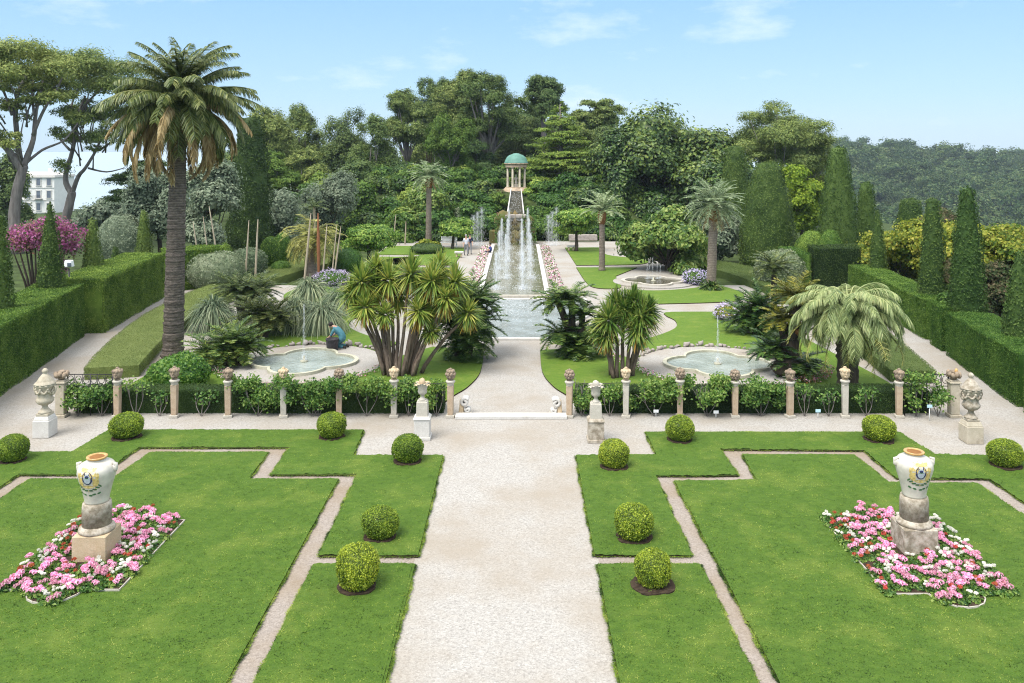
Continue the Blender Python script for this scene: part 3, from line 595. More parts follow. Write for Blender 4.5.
# columns and cones
def colprof(r, h, base=0.75, top=0.25, k=10):
    out = []
    for q in range(k + 1):
        t = q / k; w = r * (base + (1 - base) * min(1, t / 0.18)) if t < 0.18 else r * (1 - (1 - top) * ((t - 0.18) / 0.82) ** 1.9)
        out.append((max(0.02, w), h * t))
    out.append((0.01, h * 1.02)); return out
def column(px, topy, wpx, Y, label, mat, base=0.75, top=0.3, cat='cypress', dens=230, leaf=0.11, z0=None, amp=0.10, name='columnar_cypress', group=None):
    x = wx(px, Y); z = (hz(x, Y) if z0 is None else z0) - 0.05; h = (wz(topy, Y) - z) / 1.02; r = wpx / 2 / F * Y
    n = int(PI * 2 * r * h * 0.7 * dens)
    return clipped(name, colprof(r, h, base, top), mat, label, cat, (x, Y, z), n, leaf, 0.55, amp, 2.5, group, trunk=(0.12, 0.6))
C_ = M['cypress']
column(-1, 213, 26, 35, 'columnar cypress cut by the frame edge behind the tall hedge', C_, top=0.35)
column(50, 202, 27, 40.5, 'pointed columnar cypress in front of the pink flowering tree', C_, top=0.15)
column(92, 218, 21, 47, 'narrow columnar cypress between pink tree and pale round shrub', C_, top=0.3)
column(143.5, 210, 17, 57, 'slim columnar cypress on the far hedge beside the palm trunk', C_, top=0.3)
column(115, 246, 13, 58, 'tiny pointed cypress below the pale round shrub', C_, top=0.2)
column(932.5, 198, 27, 42.5, 'columnar cypress rising from the hedge before the golden shrubs', C_, top=0.42, base=0.9)
column(967, 187, 34, 38.2, 'tallest slender cypress column rising from the nearest long hedge', C_, top=0.35, base=0.9)
column(1019, 250, 32, 33.0, 'cypress column cut by the frame edge above the long hedge', C_, top=0.2, base=0.9)
column(877.5, 209, 17, 52, 'narrow pointed cypress at the tip of the golden shrubs', C_, top=0.2)
T_ = M['cypress']
column(838, 146, 38, 62, 'tall tapering topiary column, top pointed, highest against the hillside', T_, base=0.95, top=0.38, dens=150, leaf=0.13)
column(866, 182, 21, 66, 'slim dark topiary column between tall tapering column and hillside', T_, base=0.95, top=0.55, dens=150, leaf=0.13)
column(910, 199, 29, 72, 'short stout topiary column with flat top against the hillside', T_, base=0.95, top=0.6, dens=140, leaf=0.14)
column(768, 162, 55, 66, 'broad bullet shaped topiary cone beside the palm with orange neck', T_, base=0.97, top=0.42, dens=140, leaf=0.13)
column(735, 145, 34, 76, 'topiary cone half hidden behind the broad bullet shaped cone', T_, base=0.97, top=0.45, dens=130, leaf=0.14)
column(250, 116, 42, 70, 'tall dark rounded cypress behind the dry flower stalks', M['hedge_dark'], base=0.9, top=0.5, dens=120, leaf=0.17, amp=0.25)
def mound(px, py, w, h, label, mat, Y=None, name='clipped_shrub', cat='shrub', leaf=0.1, dens=240, amp=0.05, jit=0.55, group=None, z=None, ws=3.0):
    x, y = g(px, py) if Y is None else (wx(px, Y), Y)
    z = max(hz(x, y), -0.02) if z is None else z
    zb = wz(py, y) if Y is not None else z; 
    r = w / 2 / F * y; hh = h / F * y + max(0, zb - z); n = int(2 * PI * r * hh * dens * 1.1)
    return clipped(name, dome(r, hh), mat, label, cat, (x, y, z - 0.03), n, leaf, jit, amp, ws, group)
mound(812, 252, 34, 22, 'smooth rounded clipped bush behind the hedge blocks', M['hedge'], Y=61, dens=200)
mound(830, 252, 26, 23, 'second smooth clipped bush touching the dark flat block', M['hedge'], Y=59, dens=200)
mound(270, 268, 20, 32, 'dark clipped dome with lit top behind the dry stalks', M['hedge'], Y=64, dens=200)
mound(282, 262, 17, 30, 'taller clipped dome behind the dark lit-topped dome', M['hedge'], Y=68, dens=200)
mound(281, 272, 20, 12, 'low clipped cushion in front of the two clipped domes', M['hedge'], Y=62, dens=200)
mound(221, 262, 22, 20, 'round dark clipped bush below the grey olive trees', M['hedge'], Y=66, dens=200)
mound(178, 388, 61, 34, 'round glossy bush at the foot of the tall date palm', M['shrub_bright'], leaf=0.13, dens=330, amp=0.10, jit=0.9)
mound(215, 289, 58, 36, 'pale grey green variegated shrub below the dry stalks', M['grey'], Y=56, leaf=0.13, dens=160, amp=0.15, jit=0.9)
mound(247, 285, 40, 33, 'grey green rounded shrub with pale leaf margins by the bank', M['grey'], Y=59, leaf=0.13, dens=160, amp=0.12, jit=0.9)
mound(121, 258, 50, 44, 'pale bluish round shrub behind the tall hedge', M['olive'], Y=64, leaf=0.14, dens=130, amp=0.15, jit=0.8)
mound(781, 284, 50, 34, 'grey leaved round shrub before the broad topiary cone', M['grey'], Y=56, leaf=0.14, dens=160, amp=0.12, jit=0.9)
mound(427, 252, 36, 9, 'flat clipped dark hedge patch on the far lawn', M['hedge_dark'], Y=75, dens=120)
mound(346, 262, 34, 14, 'low rounded shrub under the clipped round tree', M['shrub'], Y=63, dens=150)
# ------------------------------------------------------------------ carved posts (herms) in one row
def make_post(kind):
    t = thing('carved_post', 'post', 'stone post', (0, 0, 0))
    sm = [M['stone_warm'], M['stone_pale']][kind % 2]
    MB().box((0, 0, 0.045), (0.36, 0.34, 0.09), bev=0.012).build('base', M['stone_pale'], t)
    mb = MB(); n = 10
    mb.box((0, 0, 0.59), (0.225, 0.225, 1.0), taper=1.16, bev=0.02)
    mb.build('shaft', sm, t)
    MB().lathe([(0.13, 1.08), (0.15, 1.10), (0.145, 1.14), (0.17, 1.17), (0.20, 1.20), (0.205, 1.235), (0.15, 1.26)], 16).build('collar', M['stone_pale'], t)
    hd = MB(); hd.lathe([(0.12, 1.25), (0.11, 1.29), (0.13, 1.31)], 14)
    if kind < 2:      # carved head with knotted hair, brow, nose and beard
        hd.ball((0, 0, 1.475), (0.195, 0.205, 0.19), 16, noise=0.05)
        hd.ball((0, -0.195, 1.46), (0.035, 0.05, 0.05), 8); hd.ball((0, -0.16, 1.53), (0.12, 0.05, 0.03), 8); hd.ball((0, -0.16, 1.385), (0.09, 0.06, 0.055), 8, noise=.08)
        for q in range(9):
            a = q * 2 * PI / 9 + 0.2; hd.ball((0.17 * math.cos(a), 0.17 * math.sin(a), 1.56), (0.065, 0.065, 0.06), 7, noise=0.08)
        hd.ball((0, 0, 1.66), (0.08, 0.08, 0.05), 8, noise=.08)
    else:             # carved basket of leaves
        for k, (zz, rr) in enumerate(((1.38, 0.13), (1.47, 0.17), (1.56, 0.13))):
            for q in range(8):
                a = (q + 0.5 * k) * 2 * PI / 8; hd.ball((rr * math.cos(a), rr * math.sin(a), zz), (0.075, 0.075, 0.065), 7, noise=0.10)
        hd.ball((0, 0, 1.47), 0.17, 10); hd.ball((0, 0, 1.62), (0.08, 0.08, 0.06), 7, noise=.1)
    hd.build('carved_head', M['stone_head'] if kind != 1 else M['stone_ochre'], t)
    return t
posts = [make_post(q) for q in range(3)]
ORD = ['first', 'second', 'third', 'fourth', 'fifth', 'sixth', 'seventh', 'eighth', 'ninth', 'tenth', 'eleventh', 'twelfth', 'thirteenth', 'fourteenth']
used = set()
PL = [(117.5, 0, 'ruddy carved post beside the iron railing and broad boxwood ball'), (174.5, 0, 'ruddy carved post standing before the tall palm and its round bush'), (228, 0, 'carved post with pale head at the start of the thick rose bushes'), (283.5, 1, 'pale carved post hidden to its waist by rose leaves before the pond'), (339, 2, 'orange brown carved post with leaf basket before the pond rim end'), (394, 1, 'pale carved post before the cordyline stems with a round flower head'), (450.5, 2, 'slender white carved post with rusty foot where the broad walk enters, tall palm side'),
      (569.5, 2, 'slender white carved post with rusty foot where the broad walk enters, jelly palm side'), (626, 1, 'carved post standing before the twin cordyline trunks'), (680, 2, 'carved post with dark leaf basket wrapped by rose leaves before the second pond'), (735, 2, 'carved post with dark grey ball head in front of the pond with a jet'), (790, 0, 'ochre carved post before the tall golden cycad'), (845, 1, 'whitish carved post in front of the jelly palm trunk'), (899, 0, 'carved post with brown head beside the egg shaped boxwood ball')]
for px, kind, txt in PL:
    x, y = g(px, 417.2); x += 0.0
    if kind not in used:
        used.add(kind); t = posts[kind]; t.location = (x, y, 0); t.scale = (.8, .8, 1); t['label'] = txt; t['group'] = 'carved stone posts along the low hedge'; t.rotation_euler = (0, 0, rng.uniform(-.2, .2))
    else: dup(posts[kind], (x, y, 0), rng.uniform(-.25, .25), (.8, .8, rng.uniform(0.96, 1.02)), txt, 'carved stone posts along the low hedge')
def end_post(px, txt, vase_mat, gold):
    x, y = g(px, 416.5); t = thing('end_post', txt, 'stone post', (x, y, 0))
    MB().box((0, 0, 0.05), (0.40, 0.40, 0.10), bev=0.015).build('base', M['stone_cream'], t)
    MB().box((0, 0, 0.62), (0.29, 0.29, 1.05), taper=1.05, bev=0.02).build('shaft', M['stone_cream'], t)
    MB().box((0, 0, 1.175), (0.38, 0.38, 0.06), bev=0.012).box((0, 0, 1.23), (0.32, 0.32, 0.05), bev=0.012).build('collar', M['stone_cream'], t)
    hd = MB().ball((0, 0, 1.34), (0.13, 0.13, 0.10), 10)
    for q in range(9):
        a = q * 2 * PI / 9; hd.ball((0.17 * math.cos(a), 0.17 * math.sin(a), 1.44 + 0.03 * math.sin(q * 3)), (0.085, 0.085, 0.10), 7, noise=0.12)
    hd.ball((0, 0, 1.52), (0.13, 0.13, 0.07), 8, noise=0.12)
    h = hd.build('carved_flowers', vase_mat, t)
    if gold: MB().ball((0.03, -0.12, 1.56), (0.06, 0.06, 0.10), 8, noise=.1).build('gilded_bud', M['glaze_ochre'], h)
end_post(61.7, 'square cream end post with dark carved flowers beside the railing, tall palm side', M['stone_head'], False)
end_post(953.5, 'square cream end post with dark carved flowers and gilded bud beside the lichened urn', M['stone_head'], True)

def railing(px0, px1, txt):
    x0, y = g(px0, 415.5); x1, _ = g(px1, 415.5); L = x1 - x0; t = thing('iron_railing', txt, 'railing', ((x0 + x1) / 2, y, 0))
    MB().tube([(-L / 2, 0, 1.40), (L / 2, 0, 1.40)], 0.016, 6).tube([(-L / 2, 0, 1.0), (L / 2, 0, 1.0)], 0.014, 6).build('rail', M['iron'], t)
    k = int(L / 0.24); mb = MB()
    for q in range(k):
        cx = -L / 2 + (q + 0.5) * L / k; a = np.linspace(0, 2 * PI, 15)
        mb.tube(np.c_[cx + 0.10 * np.cos(a), 0 * a, 1.22 + 0.13 * np.sin(a)], 0.011, 5)
        mb.tube([(cx + L / k / 2, 0, 1.0), (cx + L / k / 2, 0, 1.4)], 0.011, 5)
    mb.build('scroll_lattice', M['iron'], t)
    for s in (-1, 0.02, 1): MB().tube([(s * (L / 2 - 0.02), 0, 0), (s * (L / 2 - 0.02), 0, 1.42)], 0.016, 6).build('upright', M['iron'], t)
railing(67, 113, 'low wrought iron railing with ring pattern, tall palm side end')
railing(904, 949, 'low wrought iron railing with ring pattern, jelly palm side end')
def wire(px0, px1, txt):
    x0, y = g(px0, 417); x1, _ = g(px1, 417)
    a = np.linspace(0, 1, 13); o = MB().tube(np.c_[x0 + (x1 - x0) * a, np.full(13, y), 1.16 - 0.03 * np.sin(a * PI)], 0.011, 5).build('support_wire', M['iron']); lab(o, txt, 'wire')
wire(397, 448, 'thin dark support wire between the two posts behind the white slim urn')
wire(572, 623, 'thin dark support wire between the two posts behind the stained slim urn')

# ------------------------------------------------------------------ covered urns and slim urns
def covered_urn(px, py, mat, plinth_mat, txt):
    y = g(px, py)[1]; x = wx(px, y + 0.26); t = thing('covered_urn', txt, 'urn', (x, y + 0.26, 0))
    MB().box((0, 0, 0.27), (0.52, 0.52, 0.54), bev=0.02).box((0, 0, 0.60), (0.48, 0.48, 0.12), taper=0.85, bev=0.01).build('plinth', plinth_mat, t)
    MB().box((0, 0, 0.70), (0.38, 0.38, 0.08), bev=0.01).lathe([(0.20, 0.74), (0.20, 0.78), (0.15, 0.82), (0.085, 0.90), (0.085, 0.96), (0.13, 1.0)], 20).build('foot', mat, t)
    MB().lathe([(0.10, 0.98), (0.20, 1.03), (0.25, 1.10), (0.255, 1.17), (0.22, 1.22), (0.215, 1.27), (0.23, 1.45), (0.27, 1.56), (0.30, 1.60), (0.30, 1.64)], 24, lobes=12, amp=0.03).build('bowl', mat, t)
    MB().lathe([(0.31, 1.64), (0.31, 1.67), (0.24, 1.72), (0.22, 1.76), (0.16, 1.86), (0.10, 1.93), (0.07, 1.96), (0.05, 1.98), (0.085, 2.02), (0.09, 2.07), (0.05, 2.12), (0.01, 2.14)], 20, lobes=10, amp=0.04).build('lid', mat, t)
    for s in (-1, 1):
        a = np.linspace(-0.2, 3.4, 12); MB().tube(np.c_[s * (0.25 + 0.09 * np.sin(a)), 0 * a, 1.48 + 0.11 * np.cos(a)], 0.03, 7).ball((s * 0.26, 0, 1.36), (0.06, 0.09, 0.07), 8, noise=.1).build('handle', mat, t)
    gar = MB()
    for q in range(8):
        a0 = q * PI / 4; u = np.linspace(0, 1, 7); aa = a0 + u * PI / 4
        gar.tube(np.c_[0.255 * np.cos(aa), 0.255 * np.sin(aa), 1.49 - 0.11 * np.sin(u * PI)], 0.035, 6, jit=0.15)
        gar.ball((0.265 * math.cos(a0), 0.265 * math.sin(a0), 1.51), 0.045, 7, noise=.1)
    gar.build('garland', mat, t)
covered_urn(45, 438.5, M['stone_cream'], M['stone_white'], 'cream covered urn with garlands on a clean white plinth')
covered_urn(971, 444.5, M['stone_stained'], M['stone_cream'], 'grey lichened covered urn with garlands on a rust stained plinth')
def slim_urn(px, py, plinth, txt, plantmat):
    x, y = g(px, py); t = thing('pedestal_urn', txt, 'urn', (x, y + 0.26, 0))
    MB().box((0, 0, 0.05), (0.54, 0.54, 0.10), bev=0.012).box((0, 0, 0.36), (0.48, 0.48, 0.56), bev=0.012).box((0, 0, 0.655), (0.53, 0.53, 0.04), bev=0.01).box((0, 0, 0.70), (0.50, 0.50, 0.06), taper=0.85, bev=0.008).build('plinth', plinth, t)
    MB().box((0, 0, 0.94), (0.36, 0.36, 0.46), taper=0.93, bev=0.012).box((0, 0, 1.185), (0.28, 0.28, 0.04), bev=0.008).build('pedestal', M['stone_pale'], t)
    MB().lathe([(0.12, 1.20), (0.10, 1.24), (0.055, 1.30), (0.055, 1.36), (0.12, 1.40), (0.14, 1.46), (0.13, 1.52), (0.16, 1.66), (0.19, 1.74), (0.185, 1.75), (0.12, 1.70)], 20, lobes=8, amp=0.05).build('urn', M['stone_pale'], t)
    mb = MB(); n = 16; a = np.arange(n) * 2 * PI / n
    mb.ribbons(np.c_[0.08 * np.cos(a), 0.08 * np.sin(a), np.full(n, 1.70)], np.c_[np.cos(a), np.sin(a), 0.6 + 0.3 * np.sin(a * 3)], 0.22, 0.09, 0.4, 3, tip=0.4)
    mb.ball((0, 0, 1.76), (0.11, 0.11, 0.12), 9, noise=.1)
    mb.build('carved_leaves', plantmat, t)
slim_urn(421.5, 441, M['stone_white'], 'white slim urn with ochre tipped carved leaves on a tall pedestal, near the cordyline', M['stone_ochre'])
slim_urn(596.5, 443.5, M['stone_stained'], 'slim urn with grey carved leaves on a stained relief pedestal', M['stone_pale'])

# ------------------------------------------------------------------ painted jars in the flower beds
JP = [(0.245, 0.0), (0.25, 0.04), (0.27, 0.16), (0.32, 0.38), (0.375, 0.58), (0.405, 0.72), (0.395, 0.83), (0.33, 0.92), (0.235, 0.97), (0.185, 0.995), (0.175, 1.02), (0.20, 1.035), (0.205, 1.065)]
def jar_r(z): return float(np.interp(z, [p[1] for p in JP], [p[0] for p in JP]))
def painted(mb, pts, aoff, m, zc):
    """Flat painted mark wrapped onto the jar: pts are (u metres across, v metres up) of a closed outline."""
    pts = np.asarray(pts, float); c = pts.mean(0); V = []
    for u, v in np.vstack([pts, c]) * 1.28:
        z = zc + v; r = jar_r(z) + 0.004 + 0.0015 * m; a = -PI / 2 + aoff + u / r; V.append((r * math.cos(a), r * math.sin(a), z))
    n = len(pts); mb.add(V, [[i, (i + 1) % n, n] for i in range(n)], m)
def ell(cx, cy, rx, ry, n=14, rot=0.0):
    a = np.arange(n) * 2 * PI / n; x, y = rx * np.cos(a), ry * np.sin(a); return np.c_[cx + x * math.cos(rot) - y * math.sin(rot), cy + x * math.sin(rot) + y * math.cos(rot)]
def painted_jar(px, py, aoff, s, blockm, drumm, txt):
    y = g(px, py)[1]; x = wx(px, y + 0.37); t = thing('painted_jar', txt, 'jar', (x, y + 0.37, 0)); t.scale = (1, 1, 0.92)
    MB().box((0, 0, 0.34), (0.74, 0.74, 0.68), bev=0.015).build('plinth', blockm, t)
    MB().lathe([(0.37, 0.68), (0.385, 0.72), (0.37, 0.77), (0.325, 0.79), (0.315, 0.83)], 28).build('moulding', drumm, t)
    MB().lathe([(0.305, 0.83), (0.305, 1.26), (0.29, 1.36), (0.26, 1.37)], 28, lobes=3, amp=0.008).build('drum', drumm, t)
    j = MB().lathe([(r, z + 1.37) for r, z in JP], 36, cap=True).build('jar', M['glaze'], t, smooth=True)
    MB().lathe([(0.20, 2.40), (0.222, 2.43), (0.215, 2.455), (0.165, 2.445), (0.145, 2.40)], 28).build('rim', M['glaze_ochre'], j, smooth=True)
    MB().lathe([(0.001, 2.4385), (0.155, 2.4385)], 20, cap=False).build('mouth', M['jar_inside'], j)
    for sg in (-1, 1):
        a = aoff * 0.35 + (0 if sg > 0 else PI); ca, sa = math.cos(a), math.sin(a)
        h = MB().ball((0.39 * ca, 0.39 * sa, 2.17), (0.075, 0.06, 0.10), 10, noise=.06).ball((0.41 * ca, 0.41 * sa, 2.25), (0.05, 0.045, 0.055), 8).tube([(0.36 * ca, 0.36 * sa, 2.10), (0.42 * ca, 0.42 * sa, 2.18), (0.43 * ca, 0.43 * sa, 2.27), (0.35 * ca, 0.35 * sa, 2.29)], [0.04, 0.045, 0.04, 0.03], 8)
        h.build('handle', M['glaze'], j, smooth=True)
    c = MB(); z = 0.62
    def pm(pts, m): painted(c, pts, aoff, m, z)
    # crest: gold mantling, dark blue oval with a pale lining and a green field, green garland and strokes under it
    for sx in (-1, 1):
        pm(ell(sx * 0.105, 0.10, 0.055, 0.10, 14, sx * 0.3), 0); pm(ell(sx * 0.135, -0.03, 0.05, 0.085, 14, -sx * 0.3), 0); pm(ell(sx * 0.08, 0.205, 0.06, 0.03, 12, sx * 0.3), 0); pm(ell(sx * 0.17, 0.09, 0.028, 0.06, 10), 0)
    pm(ell(0, 0.215, 0.06, 0.045), 0); pm(ell(0, -0.11, 0.10, 0.03), 0)
    pm(ell(0, 0.06, 0.092, 0.125, 18), 1); pm(ell(0, 0.045, 0.062, 0.09, 16), 3); pm(ell(0, 0.015, 0.058, 0.062, 14), 2); pm(ell(0, 0.09, 0.035, 0.03, 10), 1)
    for u, v, a in ((-0.15, -0.13, .5), (-0.10, -0.165, .3), (-0.04, -0.185, .1), (0.04, -0.185, -.1), (0.10, -0.165, -.3), (0.15, -0.13, -.5), (-0.19, -0.10, .9), (0.19, -0.10, -.9)): pm(ell(u, v, 0.038, 0.016, 10, a), 2)
    for u, v in ((-0.16, -0.25), (-0.08, -0.27), (0.02, -0.285), (0.08, -0.265), (0.16, -0.25)): pm(ell(u, v, 0.034, 0.017, 10, u * 3), 2)
    for u, v in ((-0.12, -0.15), (0.0, -0.19), (0.12, -0.15)): pm(ell(u, v, 0.014, 0.014, 8), 0)
    o = c.build('painted_crest_pattern', [M['paint_yellow'], M['paint_blue'], M['paint_green'], M['paint_pale']], j); o.location = (0, 0, 1.37)
painted_jar(97, 566, -0.06, 1, M['stone_ochre'], M['stone_stained'], 'white crested jar on brown stained drum and ochre plinth, bed nearest the tall palm')
painted_jar(914, 559, -0.06, 1, M['stone_stained'], M['stone_stained'], 'white crested jar on grey lichened plinth, bed on the jelly palm side')

# ------------------------------------------------------------------ flower beds
def bed(poly, txt, grp, seed, jar):
    r = np.random.default_rng(seed); P2 = np.asarray(poly); c = P2.mean(0); t = thing('flower_bed', txt, 'flower bed', (c[0], c[1], 0)); Q = P2 - c
    MB().prism(Q, 0, 0.085).build('soil', M['soil'], t)
    e = MB(); n = len(Q)
    for a, b2 in zip(Q, np.roll(Q, -1, 0)):
        d = b2 - a; L = np.linalg.norm(d); e.box(((a + b2)[0] / 2, (a + b2)[1] / 2, 0.045), (L + 0.015, 0.022, 0.10), math.atan2(d[1], d[0]))
    e.build('stone_edging', M['stone_pale'], t)
    lo, hi = P2.min(0), P2.max(0); pts = []
    for yy in np.arange(lo[1] + 0.1, hi[1], 0.225):
        for xx in np.arange(lo[0] + 0.1, hi[0], 0.225):
            p = np.array([xx, yy]) + r.normal(size=2) * 0.055
            if in_poly(p[None] * 1.0, c + (P2 - c) * 1.0)[0] and max(abs(p[0] - jar[0]), abs(p[1] - jar[1])) > 0.45: pts.append(p)
    for p in pts:
        edge = min(p[0] - lo[0], hi[0] - p[0]) < 0.45
        k = r.choice(3, p=[0.46, 0.30, 0.24] if edge else [0.74, 0.18, 0.08])
        o = dup(gera[k], (p[0], p[1], 0.07), r.uniform(0, 6.3), r.uniform(0.75, 1.1), gtxt[k] + grp[0], ['pink', 'white', 'red'][k] + grp[1])
gera = []; gtxt = ['bushy geranium with round pink blooms ', 'low geranium with small white blooms ', 'geranium with rusty red blooms ']
for k, (bm_, nb, br) in enumerate((('pinkbloom', 2, 0.075), ('whitebloom', 4, 0.035), ('redbloom', 2, 0.05))):
    t = thing('geranium', gtxt[k], 'flower plant', (0, -60, -20))
    n = 110; v = sph(n); v[:, 2] = np.abs(v[:, 2]) * 0.8; P = v * [0.19, 0.19, 0.14] * rng.uniform(0.5, 1, (n, 1)) + [0, 0, 0.01]
    MB().leaves(P, v + [0, 0, 0.6], 0.075, 0.06, 0, 0.5).build('foliage', M['rose'], t)
    mb = MB()
    for q in range(nb):
        a = rng.uniform(0, 6.3); d = rng.uniform(0.03, 0.15); cc = np.array([d * math.cos(a), d * math.sin(a), rng.uniform(0.13, 0.20)]); v = sph(46); v[:, 2] = np.abs(v[:, 2]) * .9
        mb.leaves(cc + v * br * rng.uniform(0.75, 1.0, (46, 1)), v, 0.042, 0.036, 0, 0.4)
    mb.build('blossoms', M[bm_], t); gera.append(t)
def lobe(cx, y, r, sgn, n=9): return [(cx + r * math.cos(a) * -1, y + sgn * r * 0.95 * math.sin(a)) for a in np.linspace(0, PI, n)]
bl = [(-8.08, 20.55), (-8.13, 17.28)] + lobe(-9.4, 17.28, 0.55, -1)[::-1] + [(-10.62, 17.28), (-10.6, 20.55)] + lobe(-9.4, 20.55, 0.55, 1)
br_ = [(10.05, 20.6), (10.07, 17.12)] + lobe(8.79, 17.12, 0.54, -1)[::-1] + [(7.42, 17.12), (7.36, 20.6)] + lobe(8.72, 20.6, 0.55, 1)
bed(bl, 'lobed geranium bed with white stone edging round the ochre plinth', ('in the bed round the ochre plinth', ' geraniums in the bed round the ochre plinth'), 3, (-9.4, 18.8))
bed(br_, 'lobed geranium bed with white stone edging round the lichened plinth', ('in the bed round the lichened plinth', ' geraniums in the bed round the lichened plinth'), 5, (8.75, 19.1))
for t in gera:
    for ch in list(t.children): bpy.data.objects.remove(ch)
    bpy.data.objects.remove(t)

# ------------------------------------------------------------------ step and carved scroll stones where the broad walk enters
x0, y0 = g(455, 419.5); x1, _ = g(567, 419.5)
lab(MB().box(((x0 + x1) / 2, y0 + 0.2, 0.055), (x1 - x0, 0.40, 0.11), bev=0.01).build('stone_step', M['stone_white']), 'long white stone step across the broad walk between two slender posts', 'step')
def scroll(px, py, s, txt):
    x, y = g(px, py); t = thing('scroll_stone', txt, 'carved stone', (x, y + 0.2, 0))
    MB().box((0.02 * s, 0, 0.04), (0.46, 0.34, 0.08), bev=0.01).build('base', M['stone_pale'], t)
    u = np.linspace(0, 1, 22); a = 0.6 + u * 7.5; r = 0.15 * (1 - u * 0.75)
    mb = MB()
    for yy in (-0.1, 0, 0.1):
        mb.tube(np.c_[s * (0.02 + r * np.cos(a)), np.full(22, yy), 0.42 + r * np.sin(a)], 0.055, 7)
        mb.tube(np.c_[s * (0.12 + 0.6 * r * np.cos(a + 2)), np.full(22, yy), 0.16 + 0.55 * r * np.sin(a + 2)], 0.045, 7)
    mb.build('scroll', M['stone_white'], t)
    MB().box((-0.10 * s, 0.02, 0.28), (0.16, 0.28, 0.44), taper=0.7, bev=0.02).build('back_block', M['stone_ochre'], t)
scroll(464, 415.5, 1, 'white carved scroll stone with stained back at the walk entrance, tall palm side')
scroll(557, 416.5, -1, 'white carved scroll stone with stained back at the walk entrance, jelly palm side')

# ------------------------------------------------------------------ quatrefoil ponds
def quatrefoil(R, n=72):
    d = R * 0.48; r = R - d; out = []
    for a in np.arange(n) * 2 * PI / n:
        best = R * 0.60
        for q in range(4):
            b2 = q * PI / 2; k = d * math.cos(a - b2); disc = r * r - d * d + k * k
            if disc > 0 and k > 0: best = max(best, k + math.sqrt(disc))
        out.append((best * math.cos(a), best * math.sin(a)))
    return np.array(out)
def ring(mb, outer, inner, z0, z1, m=0):
    n = len(outer); V = np.concatenate([np.c_[outer, np.full(n, z0)], np.c_[outer, np.full(n, z1)], np.c_[inner, np.full(n, z1)], np.c_[inner, np.full(n, z0)]]); i = np.arange(n); j = (i + 1) % n
    mb.add(V, np.concatenate([np.stack([i + k * n, j + k * n, j + (k + 1) * n, i + (k + 1) * n], 1) for k in range(3)]), m); return mb
def jet_mesh(mb, h, n, r0=0.02, r1=0.10, size=0.05, plume=0.5):
    """A column of falling and rising drops, denser at the core, with a splash at the foot."""
    z = rng.uniform(0, 1, n) ** 0.8; r = (r0 + (r1 - r0) * (1 - z) ** 0.8) * np.abs(rng.normal(size=n)); a = rng.uniform(0, 2 * PI, n)
    P = np.c_[r * np.cos(a), r * np.sin(a), z * h]
    mb.ribbons(P, np.c_[rng.normal(size=(n, 2)) * 0.12, np.ones(n)], rng.uniform(0.6, 2.2, n) * size, size * 0.4, 0, 1, tip=0.3)
    k = int(n * plume); a = rng.uniform(0, 2 * PI, k); r = np.abs(rng.normal(size=k)) * r1 * 1.8
    mb.leaves(np.c_[r * np.cos(a), r * np.sin(a), np.abs(rng.normal(size=k)) * h * 0.07], sph(k), size * 0.8, size * 0.7)
    return mb
def pond(cx, cy, R, rimw, wmat, txt, terr, jets, jeth, disc_r, rim_m, drops, size):
    sheet('pond_terrace', [(cx + disc_r * math.cos(a), cy + disc_r * math.sin(a)) for a in np.arange(60) * 2 * PI / 60], -0.05, ZL + 0.012, M['gravel'], terr, 'terrace')
    t = thing('fountain_pond', txt, 'pond', (cx, cy, ZL)); q = quatrefoil(R); q2 = quatrefoil(R + rimw)
    ring(MB(), q2, q, 0, 0.13).build('stone_rim', rim_m, t)
    MB().add(np.c_[q * 0.995, np.full(len(q), 0.05)], [list(range(len(q)))]).build('water', wmat, t)
    nz = MB().lathe([(0.16, 0.03), (0.16, 0.10), (0.05, 0.13), (0.04, 0.30)], 12)
    nz.build('nozzle', M['rim_stone'], t)
    for jx, jy, hh in jets: 
        mb = jet_mesh(MB(), hh, int(drops * 0.9), 0.015, 0.055, size * 1.1, 0.9)
        for V in mb.V: V[:, 0] += jx; V[:, 1] += jy; V[:, 2] += 0.1
        mb.build('water_jet', M['spray'], t)
    return t
pond(-9.08, 35.9, 2.12, 0.17, M['pondwater'], 'pale quatrefoil pond with a jet beside the kneeling gardener', 'pale round gravel terrace about the pond with the gardener', [(0, 0, 2.35)], 0, 3.35, M['rim_stone'], 520, 0.045)
pond(8.3, 35.5, 2.12, 0.17, M['pondwater'], 'pale quatrefoil pond with a jet before the bright curved lawn', 'pale round gravel terrace about the pond near the golden cycad', [(0, 0, 1.9)], 0, 3.35, M['rim_stone'], 520, 0.045)
pond(9.2, 58.2, 1.95, 0.25, M['darkwater'], 'dark upper pond with a cluster of small jets under the loquat', 'pale stone margin about the dark upper pond', [(-0.35, 0.5, 1.0), (0.0, 0.3, 1.5), (0.35, 0.5, 1.1), (-0.15, 0.9, 1.3), (0.6, 0.8, 0.9)], 0, 2.75, M['stone_pale'], 120, 0.05)

